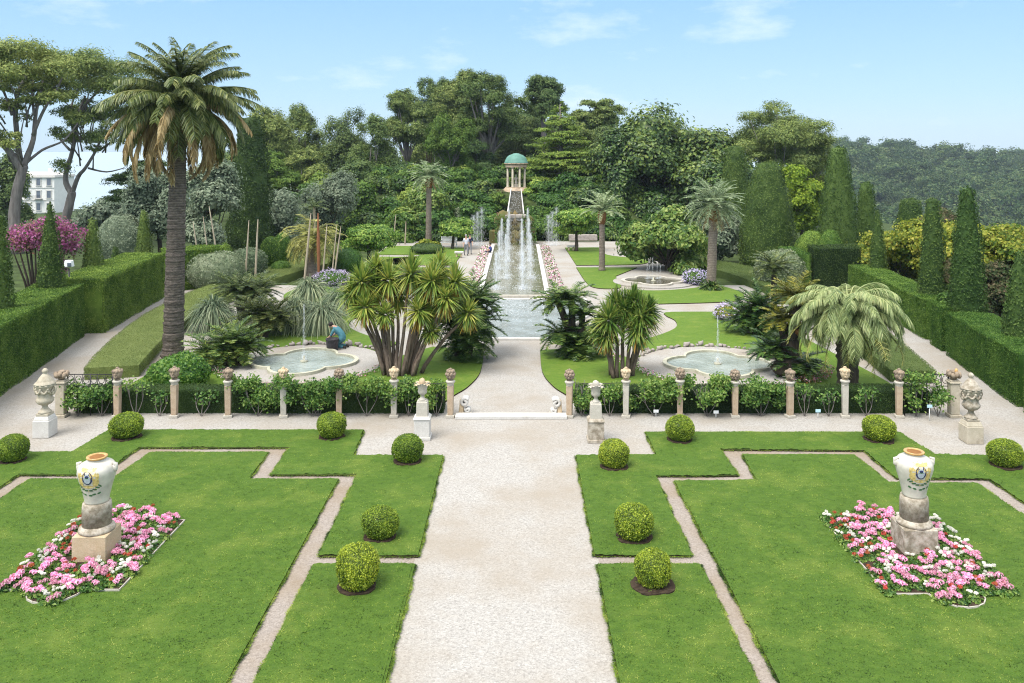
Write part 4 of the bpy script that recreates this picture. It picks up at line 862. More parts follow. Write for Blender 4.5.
# stones edging the terraces
rocks = []
for q in range(5):
    o = MB().ball((0, 0, 0.08), (0.15, 0.12, 0.11), 7, noise=0.3).build('edging_rock', M['rock']); rocks.append(o)
def rock_arc(cx, cy, R, a0, a1, n, grp, txt):
    for q in range(n):
        a = a0 + (a1 - a0) * (q + rng.uniform(-.25, .25)) / (n - 1); src = rocks[rng.integers(5)]
        o = src.copy(); COL.objects.link(o); rr = R + rng.normal() * 0.08; o.location = (cx + rr * math.cos(a), cy + rr * math.sin(a), ZL); o.rotation_euler = (0, 0, rng.uniform(0, 6.3)); s = rng.uniform(0.45, 1.05); o.scale = (s, s, s * rng.uniform(.8, 1.3))
        lab(o, txt, 'rock', grp)
rock_arc(-9.08, 35.9, 3.45, 0.15, 2.9, 44, 'rocks edging the terrace with the gardener', 'rough grey rock edging the far rim of the terrace with the gardener')
rock_arc(8.3, 35.5, 3.45, 0.1, 2.95, 46, 'rocks edging the terrace near the golden cycad', 'rough grey rock edging the far rim of the terrace near the golden cycad')
for o in rocks: bpy.data.objects.remove(o)

def flower_strip(name, pts, w, h, dens, mats, txt, leaf=0.06, z=ZL):
    """Low bedding flowers along a line: leaves with petals mixed on top."""
    pts = np.asarray(pts, float); seg = np.linalg.norm(np.diff(pts, axis=0), axis=1); L = seg.sum(); n = int(L * w * dens); u = rng.uniform(0, L, n); cs = np.r_[0, np.cumsum(seg)]
    x = np.interp(u, cs, pts[:, 0]); y = np.interp(u, cs, pts[:, 1]); mb = MB()
    T = np.gradient(pts, axis=0); T /= np.linalg.norm(T, axis=1)[:, None]; tx = np.interp(u, cs, T[:, 0]); ty = np.interp(u, cs, T[:, 1]); v = rng.uniform(-1, 1, n) * w / 2
    hh = h * (0.5 + 0.5 * np.sin(u * 4.1 + 2 * np.sin(u * 1.7))) * 0.5 + h * 0.5
    P = np.c_[x - ty * v, y + tx * v, z + hh * rng.uniform(0.15, 1, n) * (1 - (2 * v / w) ** 4 * 0.5)]
    k = rng.choice(len(mats), n, p=[m[1] for m in mats]) 
    for q in range(len(mats)):
        s = k == q; mb.leaves(P[s] + ([0, 0, 0.02] if q else [0, 0, 0]), np.tile([0, 0, 1.0], (s.sum(), 1)), leaf, leaf * 0.8, q, 0.9)
    return lab(mb.build(name, [m[0] for m in mats]), txt, 'flowers', kind='stuff')
arc = lambda cx, cy, R, a0, a1, n=24: [(cx + R * math.cos(a), cy + R * math.sin(a)) for a in np.linspace(a0, a1, n)]
fm = [(M['rose'], 0.62), (M['pinkbloom'], 0.2), (M['whitebloom'], 0.18)]
flower_strip('flower_border', arc(-9.08, 35.9, 3.5, 3.0, 6.2), 0.38, 0.2, 420, fm, 'pale pink bedding flowers round the front of the terrace with the gardener')
flower_strip('flower_border', arc(8.3, 35.5, 3.5, 3.1, 6.15), 0.38, 0.2, 420, fm, 'pale pink bedding flowers round the front of the terrace near the golden cycad')
flower_strip('flower_border', [(10.9, 32.6), (12.0, 33.4), (12.6, 34.5)], 0.5, 0.35, 500, [(M['rose'], 0.45), (M['pinkbloom'], 0.35), (M['redbloom'], 0.2)], 'vivid pink flowers at the foot of the golden cycad')
flower_strip('flower_border', [(4.0, 35.2), (4.2, 36.0)], 0.5, 0.8, 300, [(M['rose'], 0.4), (M['pinkbloom'], 0.6)], 'small pink flowers behind the twin cordyline trunks')
cf = [(M['redbrown'], 0.28), (M['rose'], 0.2), (M['pinkbloom'], 0.24), (M['whitebloom'], 0.28)]
flower_strip('flower_border', [(2.55, 51.9), (2.5, 65), (2.45, 79.6)], 0.85, 0.35, 110, cf, 'pink and white flower border beside the canal, jelly palm side', 0.11, 0)
flower_strip('flower_border', [(-3.15, 51.9), (-3.1, 65), (-3.05, 79.6)], 0.85, 0.35, 110, cf, 'pink and white flower border beside the canal, tall palm side', 0.11, 0)

# ------------------------------------------------------------------ canal, basin and jets
c0, c1 = -2.27, 1.6; cm = (c0 + c1) / 2
for x, txt in ((c0 - 0.16, 'tall palm side'), (c1 + 0.16, 'jelly palm side')):
    lab(MB().box((x, 66, 0.10), (0.30, 28.2, 0.22), bev=0.012).build('canal_kerb', M['stone_white']), 'long white stone kerb of the canal, ' + txt, 'kerb')
lab(MB().box((cm, 51.85, 0.10), (c1 - c0 + 0.62, 0.22, 0.24), bev=0.012).build('canal_lip', M['stone_pale']), 'pale stone lip where the canal spills into the lower basin', 'kerb')
lab(MB().add([(c0, 51.9, 0.13), (c1, 51.9, 0.13), (c1, 80.4, 0.13), (c0, 80.4, 0.13)], [[0, 1, 2, 3]]).build('canal_water', M['canalwater']), 'olive brown water of the long canal', 'water', kind='structure')
bp = np.array([(c0 - 0.35, 40.35), (c1 + 0.35, 40.35), (c1 + 1.2, 43.6), (4.0, 46.6), (4.05, 51.4), (-4.7, 51.4), (-4.65, 46.6), (c0 - 1.2, 43.6)])
bc = bp.mean(0); inner = bc + (bp - bc) * 0.955
t = thing('lower_basin', 'wide pale basin below the canal with white front edge', 'basin', (bc[0], bc[1], 0))
ring(MB(), bp - bc, inner - bc, 0, 0.10).build('stone_edge', M['stone_white'], t)
MB().add(np.c_[inner - bc, np.full(8, 0.05)], [list(range(8))]).build('water', M['basinwater'], t)
jh = [(54.5, 2.4), (59, 2.8), (63.5, 3.0), (68, 3.1), (72.5, 3.2), (76.5, 3.4)]
for sgn, side in ((-0.85, 'tall palm side'), (0.85, 'jelly palm side')):
    for q, (yy, h) in enumerate(jh):
        o = jet_mesh(MB(), h * (1.08 if q % 2 else 0.95), 1300, 0.06, 0.20, 0.09, 0.5).build('water_jet', M['spray'], loc=(cm + sgn + (0.28 if q % 2 else -0.28), yy, 0.12)); lab(o, ORD[q] + ' jet from the lip in the canal row on the ' + side, 'water jet', 'fountain jets along the canal')
for xx, side in ((-3.85, 'beside the two strolling people'), (3.25, 'before the rounded tree by the canal end')):
    mb = MB()
    for dx in (-0.45, -0.1, 0.3): 
        b2 = jet_mesh(MB(), 3.3 + dx, 900, 0.16, 0.30, 0.09, 0.3)
        for V in b2.V: V[:, 0] += dx; V[:, 1] += dx * .4
        off = mb.n; 
        for V in b2.V: mb.V.append(V); mb.n += len(V)
        for f, m_ in b2.Fs: mb.Fs.append((f + off, m_))
    lab(mb.build('water_jet', M['spray'], loc=(xx, 80.8, 0)), 'tall side jet ' + side, 'water jet', 'tall side jets by the canal end')
# white ripple streaks on the basin where the canal spills
n = 1600; P = np.c_[np.clip(rng.normal(cm, 1.3, n), c0 + .2, c1 - .2), 51.6 - np.abs(rng.normal(size=n)) * 3.6, np.full(n, 0.075)]
lab(MB().leaves(P, np.tile([0, 0, 1.0], (n, 1)), 0.16, 0.05, 0, 0.12, 0.0).build('water_foam', M['spray']), 'white foam flecks on the lower basin under the spill', 'foam', kind='stuff')
n = 500; P = np.c_[rng.uniform(c0 + .1, c1 - .1, n), rng.uniform(52.5, 79, n), np.full(n, 0.15)]
lab(MB().leaves(P, np.tile([0, 0, 1.0], (n, 1)), 0.26, 0.06, 0, 0.12, 0.0).build('water_foam', M['spray']), 'white foam flecks along the canal round the jets', 'foam', kind='stuff')

# ------------------------------------------------------------------ rock grotto, cascade and temple
t = thing('rock_grotto', 'mossy brown rock wall with falling water at the canal end', 'rock wall', (cm, 81.6, 0))
mb = MB()
for q in range(46):
    u = rng.uniform(-1.5, 1.5); zz = rng.uniform(0, 2.5); mb.ball((u, rng.uniform(-0.2, 0.9) + zz * 0.25, zz), rng.uniform(0.35, 0.75, 3), 8, noise=0.14)
mb.box((0, 1.3, 1.2), (2.8, 1.6, 2.4))
mb.build('rocks', M['moss_rock'], t)
MB().box((0, 0.6, 2.72), (2.0, 1.3, 0.28), bev=0.03).box((0, 0.75, 2.42), (1.7, 1.2, 0.34), bev=0.03).build('stone_ledge', M['rock'], t)
n = 420; P = np.c_[rng.normal(0, 0.35, n), -0.75 + rng.normal(size=n) * 0.1, rng.uniform(0.1, 2.6, n)]
MB().ribbons(P, np.c_[rng.normal(size=(n, 2)) * .1, np.ones(n)], 0.16, 0.035, 0, 1).build('waterfall_foam', M['spray'], t)
n = 3200; P = np.c_[rng.uniform(-2.0, 2.0, n), rng.uniform(-0.9, 1.0, n), rng.uniform(0.2, 2.9, n)]; MB().leaves(P[(np.abs(P[:, 0]) > 0.6)], [0, -0.6, 0.6], 0.15, 0.09, 0, 0.9).build('hanging_foliage', M['shrub'], t)
t = thing('cascade_stair', 'water stair with white side kerbs climbing to the temple', 'water stair', (cm, 83.4, 0))
NS = 16; ya, yb, za, zb = 0.0, 15.2, 2.75, 4.45
st = MB()
for q in range(NS):
    f = q / NS; w = 1.45 - 0.45 * f; st.box((0, ya + (yb - ya) * (f + 0.5 / NS), (za + (zb - za) * f) / 2), (w, (yb - ya) / NS - 0.01, za + (zb - za) * (f + 0.9 / NS)))
st.build('stair_treads', M['darkwater'], t)
for s in (-1, 1):
    MB().add([(s * 0.74, 0, 0), (s * 0.85, 0, 0), (s * 0.62, yb, 0), (s * 0.52, yb, 0), (s * 0.74, 0, za + 0.22), (s * 0.85, 0, za + 0.22), (s * 0.62, yb, zb + 0.22), (s * 0.52, yb, zb + 0.28)], [[0, 1, 2, 3], [7, 6, 5, 4], [0, 4, 5, 1], [1, 5, 6, 2], [2, 6, 7, 3], [3, 7, 4, 0]]).build('side_kerb', M['stone_white'], t)
n = 200; P = np.c_[rng.uniform(-.5, .5, n), np.zeros(n), np.zeros(n)]; f = rng.uniform(0, 1, n); P[:, 1] = ya + (yb - ya) * f; P[:, 2] = za + (zb - za) * f + 0.12
MB().leaves(P, np.tile([0, -0.2, 1.0], (n, 1)), 0.2, 0.06, 0, 0.2).build('cascade_foam', M['spray'], t)
TY = 100.4; tz = hz(cm, TY)
t = thing('round_temple', 'small round temple with green copper dome on the wooded mound', 'temple', (cm - 0.0, TY, 4.3))
MB().lathe([(1.65, -0.6), (1.65, 0.12), (1.45, 0.12), (1.45, 0.28), (1.32, 0.28), (1.32, 0.42)], 32).build('base', M['stone_warm'], t)
for q in range(8):
    a = PI / 8 + q * PI / 4; x, y = 1.08 * math.cos(a), 1.08 * math.sin(a)
    c = MB().lathe([(0.17, 0.42), (0.17, 0.50), (0.135, 0.53), (0.13, 1.2), (0.112, 2.62)], 14, (x, y, 0)).build('column', M['stone_cream'], t)
    MB().lathe([(0.112, 2.62), (0.15, 2.70), (0.15, 2.74)], 14, (x, y, 0)).box((x, y, 2.77), (0.34, 0.34, 0.06), a).build('capital', M['stone_cream'], c)
e = MB(); aa = np.arange(40) * 2 * PI / 40; cs = np.c_[np.cos(aa), np.sin(aa)]
ring(e, cs * 1.28, cs * 0.90, 2.80, 3.12); e.lathe([(1.28, 3.12), (1.42, 3.17), (1.42, 3.27), (0.4, 3.28)], 40).build('entablature', M['stone_warm'], t)
MB().lathe([(1.42, 3.27), (1.40, 3.36), (1.34, 3.42), (1.25, 3.70), (1.08, 3.98), (0.82, 4.20), (0.45, 4.34), (0.30, 4.42), (0.04, 4.46)], 32, lobes=16, amp=0.012).build('dome', M['copper'], t, smooth=True)
# statue of a draped figure under the dome
s_ = MB().box((0, 0, 0.62), (0.42, 0.42, 0.4), bev=0.02).lathe([(0.15, 0.82), (0.17, 0.95), (0.13, 1.2), (0.15, 1.38), (0.17, 1.5), (0.15, 1.62), (0.06, 1.68), (0.05, 1.74)], 14, sq=0.75).ball((0, 0, 1.84), (0.085, 0.095, 0.115), 10)
s_.tube([(-0.15, 0, 1.6), (-0.22, -0.02, 1.4), (-0.12, -0.12, 1.25)], [0.045, 0.04, 0.03], 7).tube([(0.15, 0, 1.6), (0.22, -0.04, 1.38), (0.16, -0.14, 1.45)], [0.045, 0.04, 0.03], 7).build('statue', M['stone_pale'], t)

# ------------------------------------------------------------------ bench, stone blocks, floodlight, plant labels
x, y = g(449, 247); t = thing('garden_bench', 'white wooden garden bench under the trees by the far walk', 'bench', (x, y, 0))
MB().box((0, 0, 0.44), (1.5, 0.45, 0.05), bev=0.008).build('seat', M['white_paint'], t)
b3 = MB(); 
for q in range(4): b3.box((0, 0.24 + q * 0.015, 0.56 + q * 0.12), (1.5, 0.03, 0.085))
b3.box((-0.72, 0.25, 0.7), (0.06, 0.05, 0.6)).box((0.72, 0.25, 0.7), (0.06, 0.05, 0.6)); b3.build('backrest', M['white_paint'], t)
for sx in (-0.7, 0.7):
    for sy in (-0.18, 0.2): MB().box((sx, sy, 0.21), (0.07, 0.07, 0.42)).build('leg', M['white_paint'], t)
    MB().box((sx, 0.0, 0.66), (0.07, 0.5, 0.05)).build('armrest', M['white_paint'], t)
for px, py, txt in ((459, 257.5, 'squat pale stone seat on brown feet beside the strolling people'), (571, 251, 'squat pale stone seat at the lawn corner by the rounded tree')):
    x, y = g(px, py); t = thing('stone_stool', txt, 'stone seat', (x, y, ZL))
    MB().box((0, 0, 0.38), (0.75, 0.45, 0.14), bev=0.015).build('slab', M['stone_white'], t)
    for s in (-1, 1): MB().box((s * 0.2, 0, 0.16), (0.14, 0.34, 0.31), taper=0.85, bev=0.01).build('foot', M['stone_ochre'], t)
X_ = wx(69, 42.6); t = thing('flood_lamp', 'white floodlight on a pole above the tall hedge beside the cypress', 'lamp', (X_, 42.6, 0))
MB().tube([(0, 0, 0), (0, 0, 3.1)], 0.035, 8).build('pole', M['iron'], t)
h = MB().box((0, 0, 3.36), (0.42, 0.30, 0.34), taper=0.8, bev=0.03).build('lamp_housing', M['white_paint'], t)
MB().box((0.10, -0.165, 3.32), (0.2, 0.05, 0.2), bev=0.02).build('lens', M['glass'], h)
for px, py, hh, txt in ((656, 416.5, 0.14, 'small white plant label at the foot of the rose before the second pond'), (716, 418, 0.16, 'small white plant label under the spreading rose stems'), (818, 418, 0.2, 'small blue plant label below the bare rose near the jelly palm'), (929.5, 421, 0.45, 'pale blue plant label on a thin stake before the iron railing')):
    x, y = g(px, py); t = thing('plant_label', txt, 'label', (x, y, 0))
    MB().tube([(0, 0, 0), (0, 0.01, hh)], 0.012, 6).build('stake', M['white_paint'], t)
    MB().box((0, -0.012, hh + 0.045), (0.17, 0.02, 0.10), bev=0.004).build('plate', M['label_blue'] if 'blue' in txt else M['white_paint'], t)

# ------------------------------------------------------------------ white villa far behind the pines
VYY = 250.0; vx = wx(39, VYY); vz = hz(vx, VYY) - 0.3; vtop = wz(177, VYY); H = vtop - vz
t = thing('white_villa', 'white three storey villa far off between the pine trunks', 'building', (vx, VYY, vz), rz=0.0)
W = 15.0; Dp = 11.0
MB().box((0, 0, H / 2), (W, Dp, H)).build('wall', M['wall_white'], t)
MB().box((0, 0, H + 0.15), (W + 0.9, Dp + 0.9, 0.3)).box((0, 0, H + 0.5), (W + 0.3, Dp + 0.3, 0.4)).build('cornice', M['stone_white'], t)
rf = MB().box((0, 0, H + 1.0), (W - 1.5, Dp - 1.5, 0.9), taper=0.85).build('roof', M['roof'], t)
MB().box((3, 1, H + 1.9), (1.2, 0.8, 1.2)).build('chimney', M['wall_white'], rf)
for lv in range(3):
    z = 1.4 + lv * (H / 3.0)
    for q in range(5):
        xx = -W / 2 + (q + 0.5) * W / 5; arched = lv == 1 and q % 2 == 0
        w = MB().box((xx, -Dp / 2 - 0.02, z + 0.9), (1.15, 0.10, 2.0)).build('window', M['glass'], t)
        fr = MB()
        for s in (-1, 1): fr.box((xx + s * 0.68, -Dp / 2 - 0.05, z + 0.9), (0.2, 0.16, 2.3))
        fr.box((xx, -Dp / 2 - 0.05, z + 2.02), (1.7, 0.2, 0.22)).build('frame', M['stone_white'], w)
        MB().box((xx, -Dp / 2 - 0.1, z - 0.2), (1.7, 0.35, 0.14)).build('sill', M['stone_white'], w)
    MB().box((0, -Dp / 2 - 0.06, z - 0.75), (W + 0.1, 0.18, 0.2)).build('string_course', M['stone_white'], t)
for q in (1, 3):
    xx = -W / 2 + (q + 0.5) * W / 5; zz = 1.4 + H / 3.0 - 0.35
    bb = MB().box((xx, -Dp / 2 - 0.6, zz), (2.4, 1.1, 0.16)); 
    bb.build('balcony', M['stone_white'], t)
    r2 = MB().box((xx, -Dp / 2 - 1.1, zz + 0.9), (2.4, 0.06, 0.06))
    for k in range(11): r2.box((xx - 1.15 + k * 0.23, -Dp / 2 - 1.1, zz + 0.48), (0.04, 0.04, 0.82))
    r2.build('railing', M['iron'], t)
# ------------------------------------------------------------------ palms, cycads, cordylines, grasses
def fronds(mb, c, n, L, e0, e1, droop, nl=34, ll=0.4, lw=0.03, vang=0.35, r0=0.15, m=0, az0=0.0, fwd=0.55, nseg=1, ldroop=0.25, spread=1.0, jit=0.12, rach=0.035, epow=1.0):
    """n pinnate fronds round a crown: elevation runs from e0 (youngest) to e1 (oldest)."""
    Ps, Ds, Ls = [], [], []
    for q in range(n):
        az = az0 + q * 2.39996 + rng.normal() * 0.12; el = e0 + (e1 - e0) * (q / max(1, n - 1)) ** epow + rng.normal() * jit; Lq = L * rng.uniform(0.85, 1.1); dr = droop * rng.uniform(0.75, 1.25)
        s = np.linspace(0, 1, 14); ang = el - dr * s ** 1.3; h = np.array([math.cos(az), math.sin(az), 0])
        dx = np.cos(ang) * Lq / 13; dz = np.sin(ang) * Lq / 13
        path = np.zeros((14, 3)); path[1:] = np.cumsum(dx[:-1, None] * h + dz[:-1, None] * [0, 0, 1], 0); path += c + h * r0 * max(0.2, math.cos(el))
        mb.tube(path, np.linspace(rach, rach * 0.25, 14), 4, m)
        u = np.linspace(0.10, 0.99, nl); pp = np.stack([np.interp(u, s, path[:, k]) for k in range(3)], 1); a = np.interp(u, s, ang)
        T = np.cos(a)[:, None] * h + np.sin(a)[:, None] * [0, 0, 1]; side = np.array([-math.sin(az), math.cos(az), 0]); up = np.cross(T, side); 
        up = up * np.sign(up[:, 2:3] + 1e-6)
        prof = np.sin(PI * (0.14 + 0.80 * u)) ** 0.6
        for sg in (-1, 1):
            D = sg * side * spread + T * fwd + up * vang + rng.normal(size=(nl, 3)) * 0.10
            Ps.append(pp); Ds.append(D); Ls.append(ll * prof * Lq / L)
    mb.ribbons(np.concatenate(Ps), np.concatenate(Ds), np.concatenate(Ls), lw, ldroop, nseg, m, tip=0.15, base=0.7, twist=0.5); return mb
def rosette(mb, c, n, L, lw, e0=1.45, e1=-0.9, droop=0.5, m=0, nseg=3, r0=0.04, jit=0.15):
    az = np.arange(n) * 2.39996 + rng.normal(size=n) * 0.15; el = e0 + (e1 - e0) * np.linspace(0, 1, n) + rng.normal(size=n) * jit
    D = np.c_[np.cos(az) * np.cos(el), np.sin(az) * np.cos(el), np.sin(el)]
    mb.ribbons(np.array(c) + D * r0, D, L * rng.uniform(0.8, 1.15, n), lw, droop * np.clip(np.cos(el), 0.1, 1), nseg, m, tip=0.08, base=0.6, twist=0.3); return mb

# tall date palm
x, y = g(173, 357); t = thing('date_palm', 'tall date palm with thick trunk and hanging dry fronds, towering over the garden', 'palm tree', (x, y, 0.0))
top = np.array([wx(180, y) - x, 0, wz(100, y)])
zz = np.linspace(0, 1, 40); path = np.c_[top[0] * zz ** 1.1, 0 * zz, zz * (top[2] - 0.1)]
rad = np.interp(zz, [0, 0.05, 0.5, 0.85, 0.93, 1], [0.60, 0.53, 0.47, 0.40, 0.50, 0.40])
rad = rad * (1 + 0.035 * np.sign(np.sin(zz * 240)))
mb = MB(); zz2 = np.linspace(0, 1, 200); mb.tube(np.c_[top[0] * zz2 ** 1.1, 0 * zz2, zz2 * (top[2] - 0.1)], np.interp(zz2, zz, np.interp(zz, [0, 0.04, 0.5, 0.86, 0.93, 1], [0.50, 0.435, 0.38, 0.325, 0.40, 0.34])) * (1 + 0.03 * rng.normal(size=200)), 18, jit=0.03)
mb.build('trunk', M['palm_bark'], t)
mb = MB(); fronds(mb, top, 104, 3.15, 1.45, -0.5, 1.15, 76, 0.60, 0.055, 0.12, 0.3, ldroop=0.75, nseg=2, rach=0.06, jit=0.22, fwd=0.75)
mb.build('crown', M['palm'], t)
mb = MB(); fronds(mb, top + [0, 0, -0.3], 30, 3.6, 0.05, -0.9, 1.5, 64, 0.42, 0.08, 0.0, 0.35, ldroop=0.9, nseg=2, spread=0.5, fwd=0.8, rach=0.06)
mb.build('dry_fronds', M['palm_dry'], t)
mb = MB()
for q in range(60):
    a = q * 2.4; z = top[2] - 0.3 - q * 0.022; mb.ribbons([[top[0] + 0.42 * math.cos(a), 0.42 * math.sin(a), z]], [[math.cos(a) * 0.5, math.sin(a) * 0.5, 1]], 0.45, 0.14, 0.1, 1, tip=0.5)
mb.build('leaf_bases', M['palm_boot'], t)

def palm(px, py, cpx, cpy, R, tr, label, mat, bark_, n=46, nl=30, ll=0.42, e=(1.4, -0.6), droop=1.0, dry=10, boot=True, Y=None, name='palm_tree', lw=0.05, ground=None):
    if Y is None: x, y = g(px, py)
    else: x, y = wx(px, Y), Y
    z0 = max(hz(x, y), 0) if ground is None else ground; t = thing(name, label, 'palm tree', (x, y, z0)); top = np.array([wx(cpx, y) - x, 0, wz(cpy, y) - z0])
    q = np.linspace(0, 1, 30); MB().tube(np.c_[top[0] * q, 0 * q, q * top[2]], tr * np.interp(q, [0, 0.06, 1], [1.3, 1.05, 0.85]) * (1 + 0.05 * (np.arange(30) % 2)), 12, jit=0.03).build('trunk', bark_, t)
    fronds(MB(), top, int(n * 1.3), R, e[0], e[1], droop, nl, ll, lw * 1.3, 0.3, 0.12).build('crown', mat, t)
    if dry: fronds(MB(), top - [0, 0, 0.1], dry, R * 0.75, e[1] - 0.1, -1.3, 0.4, nl, ll * 0.55, lw * .8, 0.1, 0.2, spread=0.6).build('dry_fronds', M['palm_dry'], t)
    if boot: MB().lathe([(tr * 0.9, top[2] - 1.1), (tr * 1.25, top[2] - 0.8), (tr * 1.4, top[2] - 0.3), (tr * 0.9, top[2])], 12, (top[0], 0, 0), lobes=6, amp=0.06).build('leaf_bases', M['palm_boot'], t)
    return t
palm(711, 289, 714, 205, 2.15, 0.30, 'feather palm with orange neck under its grey green crown, before the topiary cone', M['palm_pale'], M['palm_bark2'], 56, 30, 0.42, (1.35, -0.55), 1.05, 14)
palm(602, 271, 602, 210, 1.75, 0.22, 'small slender palm with pale open crown on the far lawn by the canal', M['palm_pale'], M['palm_bark2'], 24, 22, 0.36, (1.3, -0.1), 0.8, 0, lw=0.07)
palm(428.5, 249, 429, 176, 1.95, 0.26, 'slim palm with pale drooping crown on the far lawn near the white bench', M['palm_pale'], M['palm_bark2'], 34, 24, 0.42, (1.35, -0.5), 1.05, 10, lw=0.07)
palm(312, 277, 312, 238, 2.4, 0.34, 'yellowish drooping palm behind the dry stalks with straw skirt', M['palm_yellow'], M['palm_bark2'], 44, 26, 0.5, (1.2, -0.5), 1.5, 22, boot=False, lw=0.06)
palm(316, 277, 314, 207, 1.0, 0.10, 'thin young palm with small green tuft above the yellowish palm', M['palm'], M['stalk'], 14, 18, 0.3, (1.2, -0.2), 0.9, 0, boot=False, lw=0.05)
# jelly palm: arching recurved grey fronds
x, y = g(848, 394); t = thing('jelly_palm', 'stout jelly palm with arching grey green fronds sweeping to the lawn', 'palm tree', (x, y, ZL))
top = np.array([0.0, 0, wz(318, y) - ZL])
q = np.linspace(0, 1, 24); MB().tube(np.c_[0 * q, 0 * q, q * top[2]], np.interp(q, [0, .2, 1], [0.40, 0.36, 0.42]) * (1 + 0.08 * (np.arange(24) % 2)), 12, jit=0.05).build('trunk', M['bark_dark'], t)
mb = MB(); fronds(mb, top, 100, 2.3, 1.5, 0.25, 2.45, 84, 0.46, 0.024, 0.25, 0.2, nseg=2, ldroop=0.8, fwd=0.9, jit=0.16, rach=0.04); mb.build('crown', M['palm_grey'], t)
fronds(MB(), top - [0, 0, .1], 14, 2.3, 0.1, -0.6, 1.4, 40, 0.35, 0.03, 0.3, 0.3, rach=0.035).build('old_fronds', M['palm_yellow'], t)

def cycad(px, py, stems, label, mat=None, Y=None, extra=None, name='cycad', ll=0.26, lw=0.028, base_r=0.0):
    """stems: (base dx, top dx, dy, height, trunk radius, frond length, fronds, e0, e1)"""
    x, y = g(px, py) if Y is None else (wx(px, Y), Y); t = thing(name, label, 'cycad', (x, y, ZL - 0.02))
    tr = MB(); cr = MB(); cg = MB(); k = False; kg = False; kc = False
    for sdx, tdx, dy, h, r, fl, n, e0, e1, *opt in stems:
        q = np.linspace(0, 1, 9); tr.tube(np.c_[sdx + (tdx - sdx) * q ** 1.3, dy * q, h * q - 0.05], r * 0.8 * (1.1 - 0.2 * q) * (1 + 0.08 * (np.arange(9) % 2)), 10, jit=0.06)
        mbb = cg if opt and opt[0] == 'g' else cr
        kg |= mbb is cg; kc |= mbb is cr
        fronds(mbb, np.array([tdx, dy, h]), int(n * 1.5), fl, e0, e1 - 0.15, 0.65, 36, ll * 1.1, lw * 2.3, 0.25, 0.06, az0=rng.uniform(0, 6), ldroop=0.05, rach=0.018, fwd=0.6, epow=0.8)
    tr.build('trunk', M['bark_dark'], t)
    if kc: cr.build('crown', mat or M['cycad'], t)
    if kg: cg.build('golden_crown', M['cycad_gold'], t)
    return t
cycad(575, 356, [(0, -0.75, 0, 2.45, 0.20, 1.15, 20, 0.75, -0.15), (-0.1, -0.15, 0.1, 2.55, 0.18, 1.2, 18, 0.7, -0.1), (0.15, 0.35, 0.0, 1.8, 0.16, 0.75, 14, 0.9, 0.1), (-0.2, -0.65, -0.1, 1.0, 0.16, 1.1, 16, 0.8, -0.3), (0.1, 0.4, -0.2, 0.55, 0.2, 1.15, 22, 1.0, -0.4), (0, 0.1, 0.2, 0.9, 0.2, 1.1, 20, 1.0, -0.2), (-0.1, -0.15, -0.3, 0.4, 0.2, 0.9, 14, .9, -.3)],
      'forked dark cycad with crowns on leaning trunks beside the lower basin, jelly palm side')
cycad(463, 357, [(0, 0.15, 0, 2.4, 0.2, 1.5, 44, 1.3, -0.5), (0.1, 0.5, -0.2, 1.5, 0.2, 1.4, 44, 1.2, -0.5), (-0.2, -0.4, -0.1, 1.7, 0.2, 1.3, 40, 1.2, -0.5), (0, 0.2, -0.4, 0.8, 0.22, 1.3, 44, 1.2, -0.4), (0.2, 0.6, 0.3, 2.4, 0.2, 1.3, 22, 1.2, -0.4)],
      'dense dark cycad thicket behind the cordyline clump beside the lower basin')
tg = cycad(788, 377, [(0.1, 0.35, 0, 3.2, 0.3, 1.15, 22, 0.95, 0.05, 'g'), (0, -0.2, 0.1, 2.3, 0.22, 0.95, 14, 0.8, 0.0, 'g'), (0, -0.5, 0.2, 1.1, 0.22, 1.1, 18, 1.1, -0.1), (0.2, 0.3, -0.2, 0.6, 0.5, 1.05, 22, 0.8, -0.3)],
      'tall golden cycad with orange seed heads next to the jelly palm')
for dx, h in ((0.40, 2.45), (0.33, 1.8), (0.75, 3.2)):
    MB().ball((dx, -0.3, h), (0.16, 0.16, 0.13), 10, noise=0.12).build('seed_head', M['palm_boot'], tg)
MB().ball((0.1, -0.1, 0.4), (0.75, 0.6, 0.45), 12, noise=0.08).build('fibrous_base', M['bark_dark'], tg)
cycad(757, 334, [(0, 0.1, 0, 1.3, 0.24, 1.4, 34, 1.3, -0.5), (-0.2, -0.5, 0.2, 0.8, 0.24, 1.3, 28, 1.2, -0.4), (0.3, 0.6, 0, 0.9, 0.24, 1.4, 28, 1.2, -0.4)], 'dark green cycad mound between purple flower clump and golden cycad')
cycad(774, 330, [(0, 0, 0, 3.2, 0.18, 1.2, 24, 0.9, -0.3)], 'pale green cycad on a single bare trunk behind the golden cycad', M['palm'])
cycad(236, 366, [(0, -0.2, 0, 0.9, 0.28, 1.35, 32, 1.2, -0.3), (-0.3, -0.8, -0.3, 0.6, 0.26, 1.3, 26, 1.1, -0.3), (0.2, 0.4, 0.1, 0.8, 0.24, 1.1, 20, 1.1, -0.2)], 'low spreading cycad at the edge of the pond terrace with the gardener')
cycad(257, 338, [(0, 0, 0, 1.15, 0.26, 1.3, 30, 1.25, -0.3), (0.3, 0.8, 0, 1.0, 0.24, 1.2, 26, 1.2, -0.3)], 'bright cycad behind the low spreading cycad', M['palm'])
cycad(243, 322, [(0, -0.3, 0, 1.7, 0.3, 1.45, 34, 1.0, -0.3), (0, 0.7, 0.3, 1.6, 0.3, 1.45, 30, 1.0, -0.3)], 'furthest cycad beside the blue grass trees, with dark thick trunk', M['palm'])
